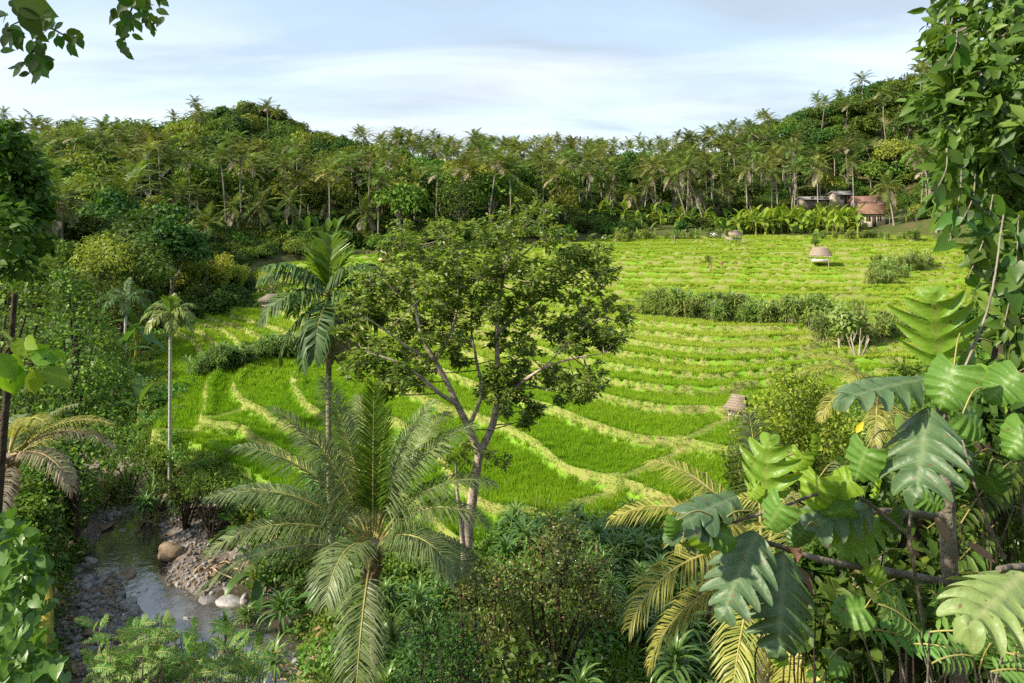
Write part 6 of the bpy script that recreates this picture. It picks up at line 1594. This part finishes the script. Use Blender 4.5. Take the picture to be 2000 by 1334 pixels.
for k, (a, b, rd, Y, mt) in enumerate(HL):
    c = fp(a, b, Y); s = rd * 1.75 / FPX * Y; an = -1.57 + rh.normal() * .8
    D = np.array([math.cos(an), rh.normal() * .2, math.sin(an)]); N = toward_cam(c) + np.array([rh.normal() * .5, 0, .5 + rh.normal() * .4])
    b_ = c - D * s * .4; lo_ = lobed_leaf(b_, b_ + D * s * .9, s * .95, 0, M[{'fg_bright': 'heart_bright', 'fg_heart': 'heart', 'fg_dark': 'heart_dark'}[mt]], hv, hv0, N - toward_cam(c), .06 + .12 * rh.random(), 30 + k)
    g = Geo(); st = c - D * s * .4; e = st + np.array([.10 + .1 * rh.random(), .12, .06 * rh.normal()]); tube(g, smooth_path([st - hv0, (st + e) / 2 - hv0 + (0, 0, .03), e - hv0], 3), np.linspace(.003, .004, 7), 4, 0, False); ob('leaf_stalk', g.mesh('leaf_stalk', M['rachis']), lo_)
for P in ([hv0, fp(1800, 1200, 3.0), fp(1780, 1000, 3.0), fp(1850, 800, 2.9), fp(1930, 600, 3.0), fp(1960, 420, 3.2)], [fp(1780, 1050, 3.0), fp(1650, 960, 2.95), fp(1500, 1000, 2.8), fp(1370, 1040, 2.65)], [fp(1960, 1090, 2.8), fp(1920, 1000, 2.7), fp(1880, 860, 2.7)]): stem(hv, hv0, P, .009, .004, 'bark', 'vine_stem', 5)
for (a, b, Y) in ((1672, 845, 2.9),):
    g = Geo(); c = fp(a, b, Y); leaves(g, OVATE, [c - hv0], [(.5, 0, .75)], [toward_cam(c) + (.5, 0, .6)], [.06], [.035]); tag(ob('yellow_leaf', g.mesh('yellow_leaf', M['yellowleaf']), hv), 'bright yellow dying leaf')
# trunks with climbing leaves at lower right
def ivy_trunk(name, P, rad, label, n, mat, seed, L=.1, bark='bark_dark'):
    r = np.random.default_rng(seed); P = np.asarray(P); o = P[0]; t = thing(name, o, label, 'tree')
    pts = smooth_path(P - o, 8); g = Geo(); tube(g, pts, np.linspace(rad, rad * .6, len(pts)), 10); ob('trunk', g.mesh('trunk', M[bark], True), t)
    k = r.integers(0, len(pts), n); d = rdir(n, r) * (1, 1, .4); Pn = pts[k] + r.normal(size=(n, 3)) * (.03, .03, .12) + nrm(d) * rad * (1.0 + .9 * r.random((n, 1)))
    g = Geo(); leaves(g, L6, Pn, r.normal(size=(n, 3)) * .5 + (0, 0, -.6), nrm(d) + (0, -.4, .5), L * (.6 + .7 * r.random(n)), L * .62 * (.6 + .7 * r.random(n))); ob('climbing_leaves', g.mesh('climbing_leaves', M[mat]), t)
    return t
a = ground_pt(1755, 4.0); ivy_trunk('ivy_clad_trunk', [a, W(1765, 1240, 4.0), W(1775, 1100, 4.0), W(1800, 980, 4.05), W(1850, 850, 4.1)], .10, 'dark leaning trunk wrapped in climbing leaves at lower right', 620, 'fg_dark', 3)
a = ground_pt(1900, 4.6); ivy_trunk('ivy_clad_trunk', [a, W(1900, 1150, 4.6), W(1930, 900, 4.7), W(1985, 600, 4.8), W(2000, 300, 4.9), W(2000, 0, 5.0)], .13, 'thick trunk wrapped in climbing leaves at the right edge', 1100, 'fg_dark', 4, .11)
# hanging wall of vines at upper right
vt0 = ground_pt(2080, 5.2)
vt = thing('vine_covered_tree', vt0, 'dark leafy tree hung with vines filling the upper right corner', 'tree')
rv = np.random.default_rng(14); g, gt = Geo(), Geo()
VB = [(1890, 30, 70), (1960, 60, 90), (1850, 80, 40), (1990, 150, 100), (1900, 140, 75), (1860, 190, 55), (1940, 220, 85), (1820, 190, 32), (1880, 260, 60), (1990, 290, 90), (1930, 320, 60), (1870, 320, 40), (1850, 250, 30), (1980, 380, 50), (1790, 190, 18), (1930, 100, 80), (2010, 220, 80), (2020, 60, 90),
      (1960, 480, 55), (1990, 540, 60), (1930, 500, 40), (1990, 620, 50), (1950, 580, 40), (1900, 370, 22), (2010, 460, 60), (1830, 380, 16), (1850, 420, 18), (1835, 340, 18)]
for (a, b, rd) in VB:
    Y = 4.6 + rv.normal() * .35; c = W(a + rv.normal() * 8, b, Y) - vt0; rad = rd / FPX * Y * (.85 + .3 * rv.random())
    n = int(105 * (rd / 50) ** 2) + 14; d = rdir(n, rv); P = c + d * rad * (rv.random((n, 1)) ** .4)
    L = .115 * (.45 + 1.1 * rv.random(n) ** 1.5); D = rv.normal(size=(n, 3)) * .6 + (-.25, 0, -.55); N = d * .4 + np.array([0, -.35, .8]) + .5 * rv.normal(size=(n, 3))
    leaves(g, L6, P, D, N, L, L * .46)
    for q in range(4): tube(gt, smooth_path([c + rdir(1, rv)[0] * rad * .9, c + rv.normal(size=3) * .1 * rad, c + rdir(1, rv)[0] * rad], 3), np.linspace(.008, .004, 7), 4)
ob('crown', g.mesh('crown', M['fg_dark']), vt)
for P in ([vt0, W(2080, 500, 5.1), W(2030, 200, 4.9), W(1960, 80, 4.8)], [W(2050, 300, 4.95), W(1950, 250, 4.7), W(1860, 240, 4.6)], [W(1960, 60, 4.7), W(1880, 70, 4.6), W(1812, 96, 4.5)]):
    tube(gt, smooth_path([np.asarray(q) - vt0 for q in P], 6), np.linspace(.07 if P[0] is vt0 else .02, .012, 6 * (len(P) - 1) + 1), 7)
ob('trunk', gt.mesh('trunk', M['bark'], True), vt)
# separate hanging vine strands with larger leaves
for k, (a0_, b0_, a1_, b1_, n) in enumerate([(1880, 300, 1850, 480, 16), (1905, 340, 1880, 430, 9), (1850, 290, 1830, 370, 8), (1940, 380, 1890, 545, 13), (1990, 420, 1960, 640, 16), (1870, 60, 1845, 130, 8)]):
    o = W(a0_, b0_, 3.7); t = thing('hanging_vine', o, ('longest strand of broad leaves hanging over the village', 'short strand of leaves hanging beside the longest strand', 'small strand of leaves at the left of the hanging vines', 'strand of leaves hanging above the tall lobed leaf', 'strand of leaves hanging at the right edge', 'short strand of leaves against the sky at upper right')[k], 'vine')
    pts = smooth_path([np.zeros(3), (W((a0_ + a1_) / 2 + 8, (b0_ + b1_) / 2, 3.65) - o), W(a1_, b1_, 3.6) - o], 8)
    g = Geo(); tube(g, pts, .004, 4); ob('vine_stem', g.mesh('vine_stem', M['bark']), t)
    for q in range(n):
        c = pts[int((q + .5) / n * (len(pts) - 1))]; s = .085 + .05 * rv.random(); D = np.array([rv.normal() * .7, rv.normal() * .3, -.7]); N = np.array([rv.normal() * .5, -1.0, .5 + .3 * rv.normal()])
        g = Geo(); leaves(g, HEART if q % 2 else OVATE, [c], [D], [N], [s], [s * (.75 if q % 2 else 1.0)]); ob('leaf', g.mesh('leaf', M['fg_hang'], True), t)
# feathery compound leaves at the right edge and lower right
def fern_leaf(g, base, d, up, L, n, ll, r, droop=.3):
    d = nrm(d); S = nrm(np.cross(d, up)); U = np.cross(S, d); t_ = np.linspace(.12, 1, n)
    P = np.asarray(base) + d * (t_ * L)[:, None] + np.array([0, 0, -1.0]) * (droop * L * t_ ** 2)[:, None]
    for sd in (-1, 1):
        D = S * sd + d * .35 + np.array([0, 0, -.15]); w_ = ll * np.sin(np.pi * (.12 + .83 * t_)) ** .6
        leaves(g, L6, P, D + .12 * r.normal(size=(n, 3)), U + .15 * r.normal(size=(n, 3)), w_, w_ * .34)
    tube(g, np.vstack([base, P]), .004, 4, 1, False)
def fern_plant(name, base, tips, label, mat, n, ll, seed, org_px=None):
    r = np.random.default_rng(seed); t = thing(name, base, label, 'shrub'); b0 = np.asarray(base)
    for (a, b, Y, an, L) in tips:
        g = Geo(); p = W(a, b, Y) - b0; d = np.array([math.cos(an), -.25 + r.normal() * .2, math.sin(an)]); fern_leaf(g, p, d, np.array([0, -.5, 1.0]), L, n, ll, r)
        ob('leaf', g.mesh('leaf', [M[mat], M['rachis']]), t)
        g = Geo(); tube(g, smooth_path([np.array([r.normal() * .05, 0, -.1]), p * (.5, .5, .6) + r.normal(size=3) * .08, p], 4), np.linspace(.012, .004, 9), 5); ob('stem', g.mesh('stem', M['bark']), t)
    return t
fern_plant('feathery_shrub', ground_pt(1960, 4.2), [(1960 + rv.normal() * 30, 860 + 32 * k, 4.0 + rv.normal() * .15, (3.4 if k % 2 else -.2) + rv.normal() * .3, .55) for k in range(12)] , 'shrub with long feathery compound leaves at the right edge', 'fg_dark', 16, .14, 5)
fern_plant('feathery_shrub', ground_pt(1830, 3.4), [(1700 + 20 * k + rv.normal() * 10, 1230 + 8 * (k % 4) + rv.normal() * 15, 2.9 + rv.normal() * .15, 1.2 + rv.normal() * .9, .26) for k in range(16)], 'light green compound-leaved plant at the bottom right', 'fern', 9, .085, 6)
fern_plant('feathery_shrub', ground_pt(1960, 3.0), [(1900 + 12 * k, 1290 + rv.normal() * 15, 2.5 + rv.normal() * .1, 1.5 + rv.normal() * .8, .2) for k in range(9)], 'green compound-leaved plant in the bottom right corner', 'fern', 9, .07, 7)
# leafy undergrowth at lower right
for k, (a, b, rd, Y, mat, lab) in enumerate([(1900, 980, 110, 5.0, 'fg_dark', 'dark leafy bush behind the feathery shrub'), (1960, 1180, 110, 4.4, 'fg_dark', 'dark leafy bush below the pale lobed leaf'), (1700, 1300, 90, 4.4, 'fg_bank', 'mid-green leafy bush at the bottom right'), (1950, 760, 80, 5.6, 'tree_a', 'bright leafy bush behind the heart leaves'), (1860, 1290, 80, 4.0, 'fg_dark', 'dark bush at the foot of the ivy-clad trunks'), (1620, 1130, 60, 5.0, 'fg_bank', 'leafy bush between the young palms'), (1560, 1120, 60, 3.9, 'fg_dark', 'dark tangle of leaves behind the lobed leaves'), (1700, 1060, 80, 3.9, 'fg_dark', 'leafy tangle around the horizontal branch'), (1640, 1240, 80, 3.8, 'fg_dark', 'leafy tangle below the horizontal branch'), (1860, 900, 70, 3.9, 'vine_mix', 'leafy tangle behind the heart leaves at the right'), (1960, 820, 70, 4.0, 'vine_mix', 'leafy tangle at the right edge above the feathery leaves'), (1800, 1180, 70, 3.7, 'vine_mix', 'leafy tangle hanging on the dark trunks')]):
    base = ground_pt(a, Y)
    twiggy('bush', base, lab, [(a + rv.normal() * rd * .5, b + rv.normal() * rd * .5, rd * .5) for _ in range(7)], Y, mat, .095, 190, 40 + k, tmpl=L6, wr=.5, dj=.25, twr=.005)

# ------------------------------------------------------------------ foreground on the left
def hanging_branch(base, twigs, leaves_, label, mat, name='hanging_branch', shape=OVATE, facing=(0, -1.0, .3), seed=0):
    r = np.random.default_rng(seed); o = np.asarray(base); t = thing(name, o, label, 'branch')
    for P in twigs:
        g = Geo(); pts = smooth_path([np.asarray(q) - o for q in P], 5); tube(g, pts, np.linspace(.007, .002, len(pts)), 5); ob('twig', g.mesh('twig', M['bark_dark']), t)
    for (a, b, L, Y, an) in leaves_:
        c = W(a, b, Y) - o; s = L / FPX * Y; D = np.array([math.cos(an), r.normal() * .25, math.sin(an)]); N = np.asarray(facing) + r.normal(size=3) * (.45, .1, .45)
        g = Geo(); leaves(g, shape, [c], [D], [N], [s * 1.1], [s * .95]); ob('leaf', g.mesh('leaf', M[mat], True), t)
    return t
ru = np.random.default_rng(55)
def leaf_run(path, n, L, Y, spread=.9):
    P = np.array(path, float); out = []; n = int(n * 1.7); L = L * .74
    for k in range(n):
        u = (k + .5) / n * (len(P) - 1); i = min(int(u), len(P) - 2); q = P[i] + (P[i + 1] - P[i]) * (u - i)
        out.append((q[0] + ru.normal() * 10, q[1] + ru.normal() * 8, L * (.7 + .6 * ru.random()), Y + ru.normal() * .12, -1.57 + ru.normal() * spread))
    return out
hanging_branch(W(45, -80, 3.4), [[W(45, -80, 3.4), W(65, 20, 3.35), W(72, 80, 3.3), W(75, 150, 3.3)], [W(68, 40, 3.3), W(110, 60, 3.3), W(150, 85, 3.3)], [W(66, 30, 3.3), W(20, 50, 3.3)], [W(72, 90, 3.3), W(40, 130, 3.3)]],
               leaf_run([(20, -20), (60, 20), (70, 80), (75, 140)], 20, 36, 3.3) + leaf_run([(90, 30), (120, 60), (150, 75)], 13, 30, 3.3) + leaf_run([(0, 30), (35, 75), (15, 60)], 12, 34, 3.3) + leaf_run([(40, 130), (75, 130), (90, 110)], 9, 34, 3.3) + [(25, -5, 80, 3.0, -.4), (40, 15, 60, 3.0, -1.0), (5, 55, 34, 3.2, -.6), (0, 100, 24, 3.2, .2)],
               'dark leafy branch hanging into the top left corner', 'fg_hang', seed=1)
hanging_branch(W(270, -80, 3.6), [[W(270, -80, 3.6), W(262, 0, 3.6), W(248, 40, 3.6), W(243, 75, 3.6)], [W(265, 0, 3.6), W(300, 10, 3.6)], [W(245, 70, 3.6), W(225, 82, 3.6)]],
               leaf_run([(265, -10), (252, 30), (246, 60)], 17, 30, 3.6) + leaf_run([(240, 5), (230, 30)], 5, 32, 3.6) + leaf_run([(275, 0), (300, 20), (285, 45)], 10, 27, 3.6) + leaf_run([(300, -5), (320, 0)], 4, 26, 3.6) + leaf_run([(240, 70), (250, 85), (240, 95)], 7, 26, 3.6),
               'smaller leafy branch hanging from the top left of centre', 'fg_hang', seed=2)
hanging_branch(W(-60, 690, 2.4), [[W(-60, 690, 2.4), W(20, 715, 2.4), W(90, 700, 2.4)], [W(0, 705, 2.4), W(30, 660, 2.4)]],
               [(0, 640, 60, 2.4, -1.2), (25, 660, 44, 2.4, -.9), (28, 690, 54, 2.35, -1.5), (60, 695, 50, 2.4, -.1), (75, 705, 36, 2.4, .2), (88, 720, 56, 2.4, -.6), (66, 722, 46, 2.35, -1.5), (32, 712, 56, 2.35, -1.6), (5, 720, 54, 2.35, -1.3), (50, 660, 44, 2.4, -.4), (95, 690, 30, 2.4, -.2), (-5, 690, 60, 2.3, -1.0), (52, 690, 40, 2.4, .3)],
               'twig of bright translucent green leaves at the left edge', 'fg_bright', seed=3, facing=(.2, -1, .5))
# leafy tree reaching in at the left
lt0 = ground_pt(-70, 8.5)
clump_tree('leafy_tree', lt0, [(-10, 280, 40), (25, 300, 38), (50, 330, 34), (10, 350, 45), (60, 375, 36), (30, 410, 45), (75, 415, 26), (-5, 450, 50), (50, 460, 38), (80, 480, 22), (20, 510, 40), (60, 530, 24), (15, 255, 22)],
           8.5, 'leafy green tree reaching in from the left edge', 'tree_a', .13, .075, 190, seed=8, tmpl=L6, dj=.4, limbs=False, trunk=.08)
# vine leaves over the bank at lower left, and ferny shrubs at the bottom
bv0 = ground_pt(40, 7.0); bv = thing('bank_vine', bv0, 'mat of bright green vine leaves over the lower left bank', 'vine')
g, gs_ = Geo(), Geo()
for (a, b, rd) in [(20, 1070, 40), (50, 1100, 40), (15, 1130, 45), (45, 1160, 42), (10, 1200, 50), (40, 1230, 45), (15, 1270, 50), (55, 1290, 45), (30, 1330, 55), (80, 1320, 35), (0, 1050, 40)]:
    for q in range(60):
        P = W(a + ru.normal() * rd * .6, b + ru.normal() * rd * .6, 7.0 + ru.normal() * .25) - bv0
        s = .125 * (.6 + .7 * ru.random()); leaves(g, HEART, [P], [ru.normal(size=3) * .5 + (.2, -.4, -.5)], [np.array([.2, -.5, 1.0]) + .4 * ru.normal(size=3)], [s], [s * .9])
    tube(gs_, smooth_path([np.zeros(3), (W(a, b, 7.1) - bv0) * (.5, .5, .6), W(a, b, 7.05) - bv0], 3), .01, 4)
ob('leaves', g.mesh('leaves', M['fg_bank'], True), bv); ob('vine_stem', gs_.mesh('vine_stem', M['bark']), bv)
for k, (x0, x1, y0, y1, lab) in enumerate([(160, 330, 1215, 1334, 'feathery pale green shrub at the bottom over the river stones'), (330, 520, 1225, 1334, 'feathery pale green shrub at the bottom below the pool'), (200, 420, 1280, 1334, 'low feathery shrub at the bottom edge of the river bed')]):
    tips = []
    for q in range(90):
        a, b = x0 + ru.random() * (x1 - x0), y0 + ru.random() ** .8 * (y1 - y0); tips.append((a, b, 9.0 + ru.normal() * .4, 1.57 + ru.normal() * 1.1, .34))
    fern_plant('feathery_shrub', ground_pt((x0 + x1) / 2, 9.0), tips, lab, 'fern', 15, .062, 70 + k)
# unseen tree added outside the left edge to shade the top left branch
small_tree((-6.1, 1.8, gz(-6.1, 1.8)), 'unseen leafy tree added outside the left edge to shade the hanging branch', 9.0, 1.7, 'fg_dark', 16, 90, .16, .1, seed=31)


# where several trees, palms or plants would share a label, say which one it is by its order across the picture
same = {}
for o in COL.objects:
    if o.parent is None and 'label' in o and o.get('category') in ('palm', 'tree', 'plant'):
        same.setdefault(o['label'], []).append(o)
for lab, os_ in same.items():
    if len(os_) > 1 and len(lab.split()) < 16:
        for k, o in enumerate(sorted(os_, key=lambda q: q.location.x / max(q.location.y, .1))):
            o['label'] = ('leftmost ' if k == 0 else nth(k) + '-from-left ') + lab
